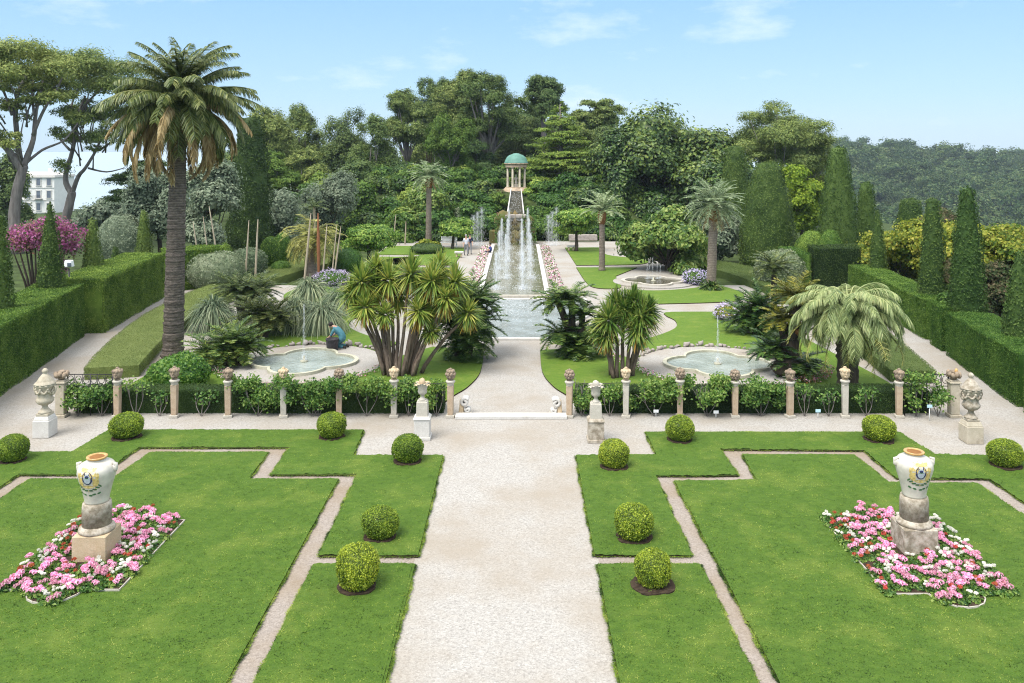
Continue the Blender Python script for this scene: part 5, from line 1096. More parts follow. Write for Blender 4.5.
def cordyline(px, py, heads, label, Y=None):
    """heads: pixel of the leaf head, radius in metres, base offset in metres"""
    x, y = g(px, py) if Y is None else (wx(px, Y), Y); t = thing('cordyline', label, 'cordyline', (x, y, ZL)); tr = MB(); cr = MB(); dr = MB()
    for hx, hy, R, bx, dy in heads:
        top = np.array([wx(hx, y + dy) - x, dy, wz(hy, y + dy) - ZL]); q = np.linspace(0, 1, 9); b0 = np.array([bx, rng.uniform(-.25, .25), 0])
        p = b0 + (top - b0) * np.c_[q ** 1.25, q ** 1.2, q]; p[:, 0] += 0.06 * np.sin(q * 7 + bx * 9) * q
        tr.tube(p, np.linspace(0.085, 0.05, 9), 8, jit=0.08)
        rosette(cr, top + [0, 0, 0.05], 260, R * 0.92, 0.072, 1.5, -0.75, 0.3, jit=0.3, r0=0.10); rosette(dr, top - [0, 0, 0.06], 40, R * 0.85, 0.06, -0.6, -1.3, 0.3)
    tr.build('stems', M['bark_cord'], t); cr.build('leaf_heads', M['cordyline'], t); dr.build('withered_leaves', M['cord_dry'], t); return t
cordyline(402, 376, [(362, 284, 0.95, -0.65, 0.2), (389, 282, 0.95, -0.3, 0.5), (411, 276, 0.95, -0.1, 0.3), (432, 283, 0.95, 0.2, -0.1), (455, 284, 0.9, 0.5, 0.2), (365, 309, 0.8, -0.75, -0.4), (419, 313, 0.75, 0.1, -0.4), (433, 307, 0.75, 0.35, 0.4), (468, 315, 0.7, 0.75, -0.1), (399, 297, 0.8, -0.2, 0.9), (376, 270, 0.7, -0.45, 0.9), (440, 270, 0.8, 0.3, 0.9), (431, 333, 0.45, 0.45, -0.3), (375, 292, 0.8, -0.5, 0.6), (422, 291, 0.85, 0.05, 0.7), (446, 300, 0.75, 0.4, -0.4), (352, 296, 0.7, -0.7, 0.1), (385, 316, 0.55, -0.4, -0.5)],
          'many stemmed cordyline clump with yellow green leaf heads before the white slim urn')
cordyline(619, 378, [(609, 322, 0.95, -0.3, -0.1), (641, 318, 1.0, 0.5, 0.0), (625, 312, 0.9, 0.1, 0.3), (599, 330, 0.6, -0.25, 0.1), (637, 332, 0.8, 0.45, -0.3), (649, 312, .7, .55, .3), (616, 306, .75, -.1, .4), (634, 303, .75, .3, .4), (606, 338, .6, -.2, -.3)], 'twin trunked cordyline behind the stained slim urn')
# grasses and other tufts
def tuft(px, py, L, n, mat, label, w=0.03, droop=1.4, e0=1.5, e1=0.25, trunk=0.0, Y=None, name='grass_tree', cat='ornamental grass'):
    x, y = g(px, py) if Y is None else (wx(px, Y), Y); t = thing(name, label, cat, (x, y, ZL - 0.02))
    if trunk: MB().tube([(0, 0, -.05), (0.03, 0, trunk * .5), (0, 0, trunk)], [0.3, 0.25, 0.25], 10, jit=0.06).build('trunk', M['bark_dark'], t)
    mb = MB(); az = rng.uniform(0, 2 * PI, n); el = rng.uniform(e1, e0, n); D = np.c_[np.cos(az) * np.cos(el), np.sin(az) * np.cos(el), np.sin(el)]
    mb.ribbons(np.array([0, 0, trunk]) + D * [0.18, 0.18, 0.05], D, L * rng.uniform(0.6, 1.25, n), w * 1.7, droop * rng.uniform(0.45, 1.15, n), 6, tip=0.1, twist=0.4); mb.build('leaf_tuft', mat, t); return t
tuft(213, 330, 2.1, 1100, M['bluegrass'], 'dense grass tree with steel blue skirt nearest the palm trunk', 0.028, 1.5, 1.5, 0.1, 0.9)
tuft(296, 330, 2.3, 1100, M['bluegrass'], 'grass tree with long arching leaves behind the pond jet', 0.028, 1.7, 1.5, 0.0, 0.9)
tuft(322, 332, 2.2, 1100, M['bluegrass'], 'grass tree with flowing leaves between jet and cordyline clump', 0.028, 1.7, 1.5, 0.0, 0.8)
tuft(343, 312, 2.4, 1100, M['bluegrass'], 'broad blue grass tree behind the cordyline clump', 0.03, 1.6, 1.5, 0.0, 0.7)
tuft(310, 306, 2.0, 800, M['bluegrass'], 'rear grass tree below the purple shrub', 0.032, 1.4, 1.5, 0.1, 0.9)
tuft(766, 358, 1.0, 60, M['cycad'], 'spiky dark agave at the far rim of the pond terrace', 0.10, 0.5, 1.4, 0.0, 0.25, name='agave', cat='agave')
tuft(711, 290, 0.9, 420, M['cycad'], 'leafy tuft round the foot of the palm with orange neck', 0.06, 0.8, 1.4, 0.1, 0.1, name='leafy_tuft', cat='leafy plant')
for q, (bx, by, tx, ty, r, m) in enumerate(((202, 267, 193, 221, .075, 'stalk'), (212, 266, 203, 216, .075, 'stalk'), (222, 272, 209, 206, .085, 'stalk'), (245, 276, 249, 220, .09, 'stalk'), (255, 277, 258, 219, .11, 'stalk'), (304, 282, 311, 213, .12, 'stalk'), (319, 262, 318, 213, .17, 'stalk_red'), (322, 276, 327, 224, .08, 'stalk'), (333, 266, 341, 226, .085, 'stalk'), (331, 262, 337, 224, .07, 'stalk'), (393, 243, 396, 214, .1, 'stalk'), (405, 243, 406, 221, .1, 'stalk'))):
    Yk = 57.5 if q < 10 else 82; x0 = wx(bx, Yk); x1 = wx(tx, Yk); z1 = wz(ty, Yk)
    txt = ['short leaning dry flower stalk nearest the palm trunk', 'middle leaning dry flower stalk under the olive trees', 'longest leaning dry flower stalk under the olive trees', 'upright grey dry stalk before the dark rounded cypress', 'pale thick dry stalk before the dark rounded cypress', 'tall pale stalk before the yellowish palm', 'reddish brown spindle shaped stalk by the yellowish palm', 'thin stalk just right of the reddish stalk', 'outermost leaning stalk beside the round clipped tree', 'leaning stalk next to the outermost one', 'far thin post with small leaf tuft before the yellow shrub', 'far thin bare post beside the yellow shrub'][q].replace('right of', 'past')
    u = np.linspace(0, 1, 8); prof = np.interp(u, [0, 0.5, 0.8, 1], [0.55, 1.0, 0.7, 0.2]) if m == 'stalk_red' else np.interp(u, [0, 0.8, 1], [1, 0.75, 0.2])
    o = MB().tube(np.c_[(x1 - x0) * u, 0 * u, -0.1 + (z1 + 0.1) * u], r * 0.75 * prof, 8, jit=0.06).build('flower_stalk', M[m], loc=(x0, Yk, 0)); lab(o, txt, 'dry stalk', 'dry flower stalks')

# ------------------------------------------------------------------ roses along the low hedge
def rose(px, w, h, n, label, stems=3, bare=False, low=0.35):
    x, y = g(px, 417.5); y += 0.12; t = thing('rose_bush', label, 'rose bush', (x, y, 0)); W = w / 266 * CH / 2; tips = []
    tr = MB()
    for q in range(stems):
        a = (q + 0.5) / stems * 2 - 1; e = np.array([a * W * 0.7, rng.uniform(-.1, .3), h * rng.uniform(0.6, 0.9)]); u = np.linspace(0, 1, 6)[:, None]
        p = u * e + np.sin(u * PI) * np.array([a * 0.1, 0, 0]); tr.tube(p, np.linspace(0.016, 0.008, 6), 5, jit=.1); tips.append(e)
        for k in range(2): e2 = e * [1, 1, 1] + np.array([rng.uniform(-.3, .3) * W, rng.uniform(-.1, .2), rng.uniform(0, .2) * h]); tr.tube([p[3], (p[3] + e2) / 2 + [0, 0, .03], e2], [0.012, 0.01, 0.006], 5); tips.append(e2)
    tr.build('stems', M['bark_grey'], t)
    P = np.c_[rng.uniform(-W, W, n), rng.normal(0.10, 0.17, n), low + (h - low) * rng.uniform(0, 1, n) ** 0.75]
    keep = np.sin(P[:, 0] * 6 + px) * np.sin(P[:, 2] * 7 + px * 1.3) + rng.normal(size=n) * 0.4 > (-0.7 if not bare else 0.25); P = P[keep]
    if bare: tp = np.array(tips); P = tp[rng.integers(len(tp), size=n // 2)] + rng.normal(size=(n // 2, 3)) * [0.12, 0.1, 0.1]
    if not bare:
        n = int(n * 1.5); nc = max(5, int(W * 15)); cc = np.c_[rng.uniform(-W, W, nc), rng.normal(0.06, 0.15, nc), low + 0.05 + (h + 0.06 - low) * rng.uniform(0, 1, nc) ** 0.8]; P = cc[rng.integers(nc, size=n)] + rng.normal(size=(n, 3)) * [0.13, 0.11, 0.10]
    N = np.c_[rng.normal(size=(len(P), 2)) * 0.5, np.full(len(P), 0.8)] + [0, -0.5, 0]
    MB().leaves(P, N, 0.10, 0.07, 0, 0.6).build('foliage', M['rose'], t)
for px, w, h, n, txt, bare in ((76, 26, 0.95, 700, 'leafy rose at the foot of the iron railing, tall palm side', 0), (100, 24, 0.95, 650, 'leafy rose with a pale stake beside the iron railing, tall palm side', 0), (134, 26, 1.15, 300, 'thin rose between the two ruddy posts', 1), (158, 20, 0.7, 220, 'low sparse rose right beside the tall palm post', 1), (200, 34, 0.65, 260, 'low sparse rose below the round glossy bush', 1), (257, 52, 1.15, 1700, 'thick rose with forked pale stems between two posts before the pond terrace', 0), (312, 52, 1.2, 1900, 'thick rose mass before the pale quatrefoil pond with the gardener', 0), (317, 16, 0.62, 260, 'small ruddy new growth rose low before the thick rose mass', 0), (366, 54, 1.15, 1700, 'wide rose with grey blossoms before the cordyline stems', 0), (436, 26, 1.15, 800, 'rose beside the white slim urn and slender post', 0), (408, 16, 1.15, 500, 'narrow rose behind the white slim urn', 0),
                             (582, 22, 1.15, 750, 'rose beside the slender white post, jelly palm side', 0), (610, 22, 1.05, 450, 'loose rose behind the stained slim urn', 0), (655, 50, 1.15, 1700, 'dark thick rose with brown twigs and a white label at its foot', 0), (708, 48, 1.15, 1700, 'thick spreading rose with crossing bare stems before the second pond', 0), (762, 46, 1.15, 1300, 'light green rose before the second pond end', 0), (806, 24, 0.95, 260, 'sparse rose with bare crossing stems before the golden cycad', 1), (830, 22, 0.8, 220, 'bare armed rose by the jelly palm post', 1), (868, 32, 0.85, 330, 'grey leaved sparse rose in front of the jelly palm', 1), (918, 28, 1.3, 520, 'rose with spreading arms before the iron railing, jelly palm side', 0), (940, 18, 0.95, 350, 'small rose next to the gilded end post', 0)):
    rose(px, w, h, int(n * 1.1), txt.replace('right beside', 'close by'), 3, bool(bare))

# ------------------------------------------------------------------ trees
def crown_leaves(mb, lobes, n, leaf, clumps=22, m=0, jit=0.5, sig=0.24, up=0.35, needle=False, low=-0.45):
    lob = np.asarray(lobes, float); w = lob[:, 3] * lob[:, 4]; w /= w.sum(); k = np.maximum(1, (n * w).astype(int))
    for (x, y, z, rx, ry, rz), kk in zip(lob, k):
        r = np.array([rx, ry, rz]); d = sph(clumps); d[:, 2] = np.where(d[:, 2] < low, -d[:, 2] * 0.6, d[:, 2]); d /= np.linalg.norm(d, axis=1)[:, None]
        cc = d * r * rng.uniform(0.72, 1.02, (clumps, 1)); i = rng.integers(clumps, size=kk); off = rng.normal(size=(kk, 3)) * sig * r * [1, 1, 0.7]
        P = np.array([x, y, z]) + cc[i] + off; N = d[i] + off / (sig * r + 1e-6) * 0.35 + [0, 0, up]
        mb.leaves(P, N, leaf[0], leaf[1], m, jit)
    return mb
def auto_lobes(c, R, k, frac, flat=1.0, bottom=-0.6):
    out = []
    for q in range(k):
        d = sph(1)[0]; d[2] = max(d[2], bottom); f = rng.uniform(0.35, 0.72)
        if bottom <= -0.9 and d[2] < 0.1: d[:2] *= 0.95 / (np.linalg.norm(d[:2]) + 1e-6); f = rng.uniform(0.6, 0.8)
        s = frac * rng.uniform(0.75, 1.2)
        out.append((c[0] + d[0] * R[0] * f, c[1] + d[1] * R[1] * f, c[2] + d[2] * R[2] * (f + 0.05), R[0] * s, R[1] * s, R[2] * s * flat))
    out = np.array(out); c = np.asarray(c)
    for ax in range(3):
        hi = (out[:, ax] - c[ax] + out[:, 3 + ax]).max(); lo = (c[ax] - out[:, ax] + out[:, 3 + ax]).max(); s = 2 * R[ax] / (hi + lo) * 0.97; out[:, ax] = c[ax] + (out[:, ax] - c[ax] - (hi - lo) / 2) * s; out[:, 3 + ax] *= s
    return [tuple(o) for o in out]
def tree(px, top, w, bot, Y, label, mat, name='broadleaf_tree', cat='tree', k=11, n=7000, leaf=None, frac=0.42, trunk=0.25, bark_='bark_dark', base=None, flat=1.0, group=None, clumps=22, lobes=None, core=False, depth=0.9, z0=None, fork=0.35, bottom=-0.6, up=0.35, sig=0.24, jit=0.5):
    cx = wx(px, Y); bx = wx(base, Y) if base is not None else cx; z = (hz(bx, Y) if z0 is None else z0) - 0.1
    zt, zb = wz(top, Y), wz(bot, Y); R = np.array([w / 2 / F * Y, w / 2 / F * Y * depth, (zt - zb) / 2]); c = np.array([cx - bx, 0, (zt + zb) / 2 - z])
    t = thing(name, label, cat, (bx, Y, z), group)
    if name == 'pine_tree': k = int(k * 1.7); frac *= 0.8; sig *= 0.9; flat *= 0.8; up = 0.6; n = int(n * 1.75)
    if lobes is None: L = auto_lobes(c, R, k, frac, flat, bottom)
    else: L = [(wx(lx, Y) - bx, ly, wz(lz, Y) - z, lw / F * Y, lw / F * Y * 0.9, lh / F * Y) for lx, ly, lz, lw, lh in lobes]
    leaf = leaf or (max(0.10, 0.0030 * Y), max(0.06, 0.0017 * Y))
    tr = MB(); sp = np.array([c[0] * 0.45, 0, c[2] - R[2] * (1 - fork)]); u = np.linspace(0, 1, 7)[:, None]
    p = u ** np.array([1.4, 1, 1]) * sp + np.c_[np.sin(u * 5) * 0.12 * trunk * 2, 0 * u, 0 * u]; p[0, 2] -= 0.4
    tr.tube(p, np.linspace(trunk * 1.15, trunk * 0.72, 7), 9, jit=0.05); n = int(n * 2.3); leaf = (leaf[0] * (0.76 if name == 'pine_tree' else 1.0), leaf[1] * (1.0 if name == 'pine_tree' else 1.3))
    for lx, ly, lz, *_ in L:
        e = np.array([lx, ly, lz]); mid = sp + (e - sp) * 0.5 + np.array([rng.normal() * 0.3, 0, -abs(rng.normal()) * 0.3]) * R[2] * 0.15
        tr.tube([sp - [0, 0, trunk], sp + (mid - sp) * 0.5, mid, e], [trunk * 0.42, trunk * 0.32, trunk * 0.2, trunk * 0.07], 6, jit=0.05)
    tr.build('trunk', M[bark_], t)
    mb = crown_leaves(MB(), L, n, leaf, clumps, 0, jit * (0.65 if Y > 58 else 1), sig, up)
    if core:
        for lx, ly, lz, rx, ry, rz in L: mb.ball((lx, ly, lz), (rx * .6, ry * .6, rz * .6), 8, noise=0.15)
    mb.build('crown', mat, t); return t
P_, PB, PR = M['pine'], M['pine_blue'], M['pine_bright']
# two umbrella pines with bare forked trunks
def umbrella(px, base, Y, stems, lobes, n, label):
    x = wx(base[0], Y); z = -0.2; t = thing('umbrella_pine', label, 'pine tree', (x, Y, z)); pt = lambda q, dy=0.0: np.array([wx(q[0], Y) - x, dy, wz(q[1], Y) - z])
    tr = MB()
    for s in stems:
        pts = [pt(q) for q in s[0]]; pts = np.array(pts); pts[:, 1] += np.linspace(0, s[3], len(pts)); tr.tube(smooth_line(pts, 4), 0.82 * np.linspace(s[1], s[2], 4 * (len(pts) - 1) + 1), 9, jit=0.04)
    tr.build('trunk', M['bark_grey'], t)
    ru = np.random.default_rng(int(px)); lo_ = min(l[0] for l in lobes); hi_ = max(l[0] for l in lobes); more = [(ru.uniform(lo_, hi_), ru.uniform(-3, 3), ru.uniform(80, 150), ru.uniform(6, 12), ru.uniform(4, 7)) for _ in range(17)]
    L = [(wx(lx, Y) - x, ly, wz(lz, Y) - z, lw / F * Y, lw / F * Y * 1.0, lh / F * Y) for lx, ly, lz, lw, lh in list(lobes) + more]
    tr = MB()
    for l in L[len(lobes):]:
        e = np.array(l[:3]); a = pt((px + (l[0] * F / Y) * 0.3 * 0, min(170, 0 + VY + (CH - (l[2] + z) ) * F / Y + 26))); a[0] = a[0] * 0.5 + e[0] * 0.5; tr.tube([a, (a + e) / 2 + [0, 0, 0.25], e], [0.08, 0.06, 0.03], 5)
    tr.build('twigs', M['bark_grey'], t)
    mb = crown_leaves(MB(), L, n, (0.30, 0.11), 26, 0, 0.5, 0.26, 0.5); mb.build('crown', P_, t)
umbrella(20, (18, 255), 75, [([(18, 255), (14, 215), (20, 180), (24, 165)], 0.62, 0.45, 0), ([(22, 172), (14, 155), (2, 140), (-14, 120), (-20, 85)], 0.42, 0.15, -1), ([(22, 172), (17, 150), (12, 110), (16, 85), (30, 62)], 0.36, 0.12, 1), ([(23, 168), (32, 140), (34, 112), (40, 80)], 0.34, 0.1, 0.5), ([(33, 135), (46, 110), (60, 92), (70, 75)], 0.2, 0.07, -1), ([(12, 115), (2, 95), (-8, 75)], 0.16, 0.06, 1), ([(34, 115), (26, 90), (22, 60)], 0.16, 0.06, 2), ([(24, 165), (38, 150), (56, 140), (66, 122)], 0.18, 0.06, 2)],
         [(-22, 0, 60, 26, 16), (0, -3, 58, 26, 16), (14, 3, 58, 26, 17), (34, -2, 58, 26, 14), (50, 2, 62, 22, 14), (62, -1, 72, 18, 12), (10, 4, 72, 22, 12), (36, -3, 76, 20, 10), (-10, 3, 78, 20, 10), (60, 3, 118, 12, 8), (4, -2, 122, 10, 8), (30, 2, 100, 10, 7), (66, -2, 100, 12, 7), (-8, 2, 105, 12, 8), (46, 3, 94, 14, 8), (20, 2, 90, 16, 8)], 34000, 'umbrella pine with thick grey forked trunk at the frame edge, behind the pink tree')
umbrella(90, (64, 240), 82, [([(62, 240), (66, 218), (71, 198), (72, 192)], 0.52, 0.45, 0), ([(72, 194), (64, 178), (70, 150), (73, 120), (80, 95)], 0.36, 0.12, 1), ([(72, 194), (80, 176), (88, 168), (100, 150), (112, 125)], 0.28, 0.1, -1), ([(70, 150), (58, 140), (50, 128)], 0.16, 0.06, 1), ([(73, 125), (92, 104), (112, 90)], 0.2, 0.07, -2), ([(73, 130), (66, 105), (72, 80)], 0.18, 0.06, 2), ([(88, 168), (104, 172), (120, 168)], 0.13, 0.05, 1), ([(100, 150), (116, 140), (130, 128)], 0.14, 0.05, -1)],
         [(84, 0, 68, 22, 13), (100, -2, 66, 22, 13), (112, 3, 72, 20, 14), (72, 3, 76, 20, 12), (118, -1, 90, 18, 13), (96, 2, 86, 22, 12), (80, -3, 92, 16, 10), (62, 1, 138, 11, 8), (102, 1, 112, 16, 10), (124, 2, 116, 16, 12), (84, 2, 118, 12, 8), (110, -2, 138, 14, 9), (62, 0, 168, 9, 9), (80, 3, 140, 10, 7), (130, 2, 98, 14, 12), (126, 1, 140, 14, 9)], 30000, 'umbrella pine with slender twisted forked trunk in front of the white villa')
tree(136, 160, 62, 204, 84, 'dark pine with low flat boughs just behind the palm trunk', PB, 'pine_tree', 'pine tree', 12, 5500, (0.34, 0.11), 0.34, 0.3, flat=0.6)
tree(160, 166, 60, 248, 66, 'silvery olive tree close behind the palm trunk', M['olive'], 'olive_tree', 'olive tree', 12, 9000, (0.26, 0.11), 0.36, 0.2)
tree(209, 160, 62, 254, 60, 'big silvery olive tree leaning over the dry stalks', M['olive'], 'olive_tree', 'olive tree', 14, 11000, (0.26, 0.11), 0.36, 0.2, bottom=-0.9, core=True)
tree(328, 172, 56, 244, 84, 'grey green rounded olive tree on the mound foot', M['olive'], 'olive_tree', 'olive tree', 11, 7000, (0.28, 0.09), 0.4, 0.25)
tree(357, 178, 40, 240, 90, 'fresh green rounded tree next to the grey green one', M['shrub'], k=10, n=5500, leaf=(0.30, 0.17), frac=.42, trunk=0.2)
tree(282, 188, 50, 262, 78, 'blue green loose tree behind the rounded dark cypress', M['olive'], k=12, n=6000, leaf=(0.30, 0.1), frac=.38, trunk=0.2)
tree(268, 206, 40, 262, 80, 'dark green filler tree in the shade behind the clipped domes', M['shrub'], k=9, n=4000, leaf=(0.30, 0.15), trunk=0.2)
tree(112, 196, 80, 240, 100, 'olive green bushes on the slope below the white villa', M['olive'], 'wild_bush', 'bush', 14, 6000, (0.36, 0.2), 0.32, 0.2)
tree(140, 204, 46, 244, 92, 'bluish bushy tree between villa slope and palm trunk', M['olive'], 'wild_bush', 'bush', 9, 4500, (0.34, 0.14), 0.4, 0.2)
tree(10, 150, 40, 236, 105, 'dark broad tree at the frame edge below the umbrella pine', PB, k=11, n=5000, trunk=0.3)
tree(270, 104, 52, 180, 112, 'olive toned pine with domed top beside the tall palm', P_, 'pine_tree', 'pine tree', 12, 8000, (0.40, 0.13), 0.38, 0.4, 'bark_grey', group=None)
tree(300, 102, 56, 190, 122, 'pine with ragged grey top between two domed pines', P_, 'pine_tree', 'pine tree', 13, 8000, (0.42, 0.14), 0.36, 0.4, 'bark_grey')
tree(268, 150, 66, 214, 100, 'pale green pine boughs low beside the dark cypress', PR, 'pine_tree', 'pine tree', 13, 8000, (0.36, 0.12), 0.36, 0.35, 'bark_grey', flat=0.7)
tree(304, 146, 60, 218, 104, 'leaning pine with yellowish tiers before the mound', P_, 'pine_tree', 'pine tree', 13, 8000, (0.38, 0.13), 0.36, 0.35, 'bark_grey', flat=0.7)
tree(346, 107, 48, 190, 116, 'dark domed pine with narrow gap to the tall group', PB, 'pine_tree', 'pine tree', 12, 8000, (0.40, 0.13), 0.38, 0.4, 'bark_grey')
tree(374, 112, 52, 200, 110, 'full rounded mid green pine at the middle of the skyline dip', P_, 'pine_tree', 'pine tree', 13, 9000, (0.38, 0.13), 0.38, 0.4, 'bark_grey')
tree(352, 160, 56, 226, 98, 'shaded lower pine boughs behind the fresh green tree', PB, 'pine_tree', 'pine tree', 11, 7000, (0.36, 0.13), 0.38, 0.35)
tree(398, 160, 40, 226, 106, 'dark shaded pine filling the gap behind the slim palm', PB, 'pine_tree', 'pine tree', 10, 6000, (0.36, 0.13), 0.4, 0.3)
tree(408, 88, 54, 150, 120, 'tall pine with pale bare limbs under its crown', P_, 'pine_tree', 'pine tree', 12, 8500, (0.40, 0.13), 0.38, 0.35, 'bark_grey', fork=-0.4, base=407)
tree(436, 76, 40, 140, 128, 'dark narrow pine crown behind the tall group', PB, 'pine_tree', 'pine tree', 10, 7000, (0.42, 0.14), 0.4, 0.4, 'bark_grey')
tree(458, 69, 50, 150, 124, 'highest pine of the wood, crown top above all others', P_, 'pine_tree', 'pine tree', 12, 9000, (0.42, 0.14), 0.38, 0.5, 'bark_grey')
tree(491, 73, 78, 152, 121, 'broad tall pine with thick leaning trunk beside the temple', P_, 'pine_tree', 'pine tree', 17, 14000, (0.40, 0.13), 0.33, 0.75, 'bark_grey', base=486, fork=-0.1)
tree(450, 112, 52, 184, 108, 'bright green soft pine in front of the tall group', PR, 'pine_tree', 'pine tree', 14, 9000, (0.36, 0.12), 0.36, 0.35, 'bark_grey')
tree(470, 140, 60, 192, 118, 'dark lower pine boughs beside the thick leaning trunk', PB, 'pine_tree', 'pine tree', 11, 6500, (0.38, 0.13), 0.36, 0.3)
tree(544, 75, 46, 122, 124, 'separate dark pine with round head beyond the temple', PB, 'pine_tree', 'pine tree', 12, 8500, (0.42, 0.14), 0.38, 0.45, 'bark_grey')
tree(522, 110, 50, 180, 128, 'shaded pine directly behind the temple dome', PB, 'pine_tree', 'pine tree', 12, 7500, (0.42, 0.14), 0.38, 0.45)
tree(598, 99, 58, 132, 126, 'flat topped pine between the tiered cedar and the big fig', P_, 'pine_tree', 'pine tree', 12, 8000, (0.42, 0.14), 0.38, 0.4, 'bark_grey')
tree(604, 126, 54, 180, 118, 'dark pine filling behind the tiered cedar', PB, 'pine_tree', 'pine tree', 11, 6500, (0.40, 0.14), 0.38, 0.4)
# tiered cedar
Yc = 105.0; x = wx(560, Yc); z = hz(x, Yc) - 0.1; t = thing('cedar_tree', 'tiered cedar with flat horizontal boughs next to the temple', 'cedar tree', (x, Yc, z))
zt = wz(104, Yc) - z; MB().tube([(0, 0, -0.3), (0.1, 0, zt * 0.5), (0, 0, zt)], [0.4, 0.28, 0.05], 9).build('trunk', M['bark_grey'], t)
L = []; brm = MB()
for q in range(13):
    f = q / 12; hz_ = zt * (0.10 + 0.88 * f); R = 4.6 * (1 - f) ** 0.75 + 0.7
    for k in range(5 if q < 11 else 3):
        a = k * 2 * PI / 5 + q * 1.1 + rng.normal() * .2; rr = R * rng.uniform(0.35, 0.85); zz = hz_ + rng.normal() * 0.32
        L.append((rr * math.cos(a), rr * math.sin(a), zz, R * rng.uniform(.3, .5), R * rng.uniform(.3, .5), rng.uniform(.2, .38))); brm.tube([(0, 0, zz - 0.3), (rr * math.cos(a), rr * math.sin(a), zz - 0.1)], [0.09, 0.03], 5)
brm.build('boughs', M['bark_grey'], t)
crown_leaves(MB(), L, 30000, (0.36, 0.15), 12, 0, 0.35, 0.33, 0.9).build('crown', M['pine_bright'], t)
# big dark fig and neighbours
tree(668, 106, 164, 242, 100, 'huge dark domed fig tree filling the skyline past the cedar', M['ficus'], k=34, n=28000, leaf=(0.42, 0.24), frac=0.29, trunk=0.8, core=True, clumps=20, bottom=-0.8)
tree(618, 128, 62, 236, 96, 'leafy fig boughs sweeping down beside the cedar', M['ficus'], k=16, n=12000, leaf=(0.38, 0.22), frac=0.34, trunk=0.4, core=True, bottom=-0.9)
tree(722, 150, 70, 250, 92, 'shaded dark tree behind the palm with orange neck', M['ficus'], k=14, n=9000, leaf=(0.36, 0.2), frac=0.36, trunk=0.4, core=True, bottom=-0.9)
tree(782, 99, 104, 176, 95, 'spreading airy pine with forked limbs behind the topiary cones', P_, 'pine_tree', 'pine tree', 22, 16000, (0.32, 0.10), 0.34, 0.4, 'bark_grey', base=772, fork=-0.3)
tree(812, 134, 46, 196, 97, 'drooping end of pine boughs beside the tall tapering column', P_, 'pine_tree', 'pine tree', 12, 7000, (0.33, 0.12), 0.34, 0.3, 'bark_grey')
tree(802, 164, 58, 238, 84, 'lime green tiered tree glowing between the topiary columns', M['lime'], k=20, n=9000, leaf=(0.28, 0.16), frac=0.36, trunk=0.25, flat=0.7)
tree(748, 178, 60, 262, 82, 'dark evergreen backdrop tree between palm and topiary cone', M['hedge_dark'], k=12, n=7000, leaf=(0.30, 0.16), frac=0.38, trunk=0.3, core=True, bottom=-.95)
tree(667, 207, 94, 276, 64, 'large leaved bright loquat tree over the dark upper pond', M['loquat'], 'loquat_tree', 'tree', 20, 11000, (0.34, 0.15), 0.31, 0.16, core=False, bottom=-0.9, clumps=26)
tree(718, 214, 46, 268, 68, 'blue green bush between the palm and the loquat', M['olive'], 'wild_bush', 'bush', 9, 4500, (0.28, 0.13), 0.4, 0.15, core=True)
tree(578, 209, 42, 237, 76, 'small round headed tree on the far lawn by the canal end', M['shrub_bright'], k=11, n=6000, leaf=(0.22, 0.12), frac=0.4, trunk=0.16, base=576, core=True, z0=0.1)
tree(457, 218, 30, 238, 78, 'small round headed tree shading the white bench', M['shrub_bright'], k=9, n=4200, leaf=(0.22, 0.12), frac=0.42, trunk=0.14, base=452, z0=0.1)
tree(369, 225, 54, 256, 66, 'round clipped tree on a forked trunk past the yellowish palm', M['shrub_bright'], k=14, n=10000, leaf=(0.17, 0.10), frac=0.42, trunk=0.16, flat=1.1, core=True, z0=0.0)
tree(421, 188, 52, 242, 88, 'tall yellowish loquat tree behind the slim palm', M['loquat'], k=15, n=9000, leaf=(0.32, 0.15), frac=0.34, trunk=0.2, core=True, bottom=-0.9)
tree(595, 186, 60, 240, 90, 'dark shrubbery tree behind the small slender palm', M['ficus'], k=12, n=6500, leaf=(0.32, 0.18), frac=0.38, trunk=0.2, core=True, bottom=-0.95)
# golden shrubs along the hedge
for px, top, w, bot, Y, m, txt in ((897, 228, 104, 292, 56, 'yellow', 'golden leaved shrub mass behind the grey jelly palm'), (952, 220, 96, 292, 52, 'yellow', 'golden shrub between the two cypress columns'), (1006, 224, 96, 286, 47, 'yellow', 'golden shrub at the frame edge beyond the tallest cypress'), (872, 232, 22, 262, 62, 'yellow', 'small yellow bush beside the dark flat hedge block'), (1000, 262, 62, 322, 43.5, 'redbrown', 'bronze twiggy shrub under the golden shrub at the frame edge'), (830, 232, 20, 262, 70, 'lime', 'lime shrub behind the smooth clipped bushes'), (938, 208, 34, 236, 64, 'redbrown', 'pale bronze treetop behind the golden shrubs'), (950, 258, 12, 286, 42.0, 'redbrown', 'small bronze bush beside the hedge cypress'), (952, 292, 34, 318, 39.6, 'shrub', 'green bush peeping over the short hedge block'), (428, 240, 28, 252, 77, 'yellow', 'small golden bush near the slim palm')):
    tree(px, top, w, bot, Y, txt, M[m], 'golden_shrub' if m == 'yellow' else 'shrub', 'shrub', 18, int(1800 + w * 90), (0.0045 * Y * .7, 0.0024 * Y), 0.36, 0.06, core=m != 'redbrown', bottom=-0.95, clumps=26)
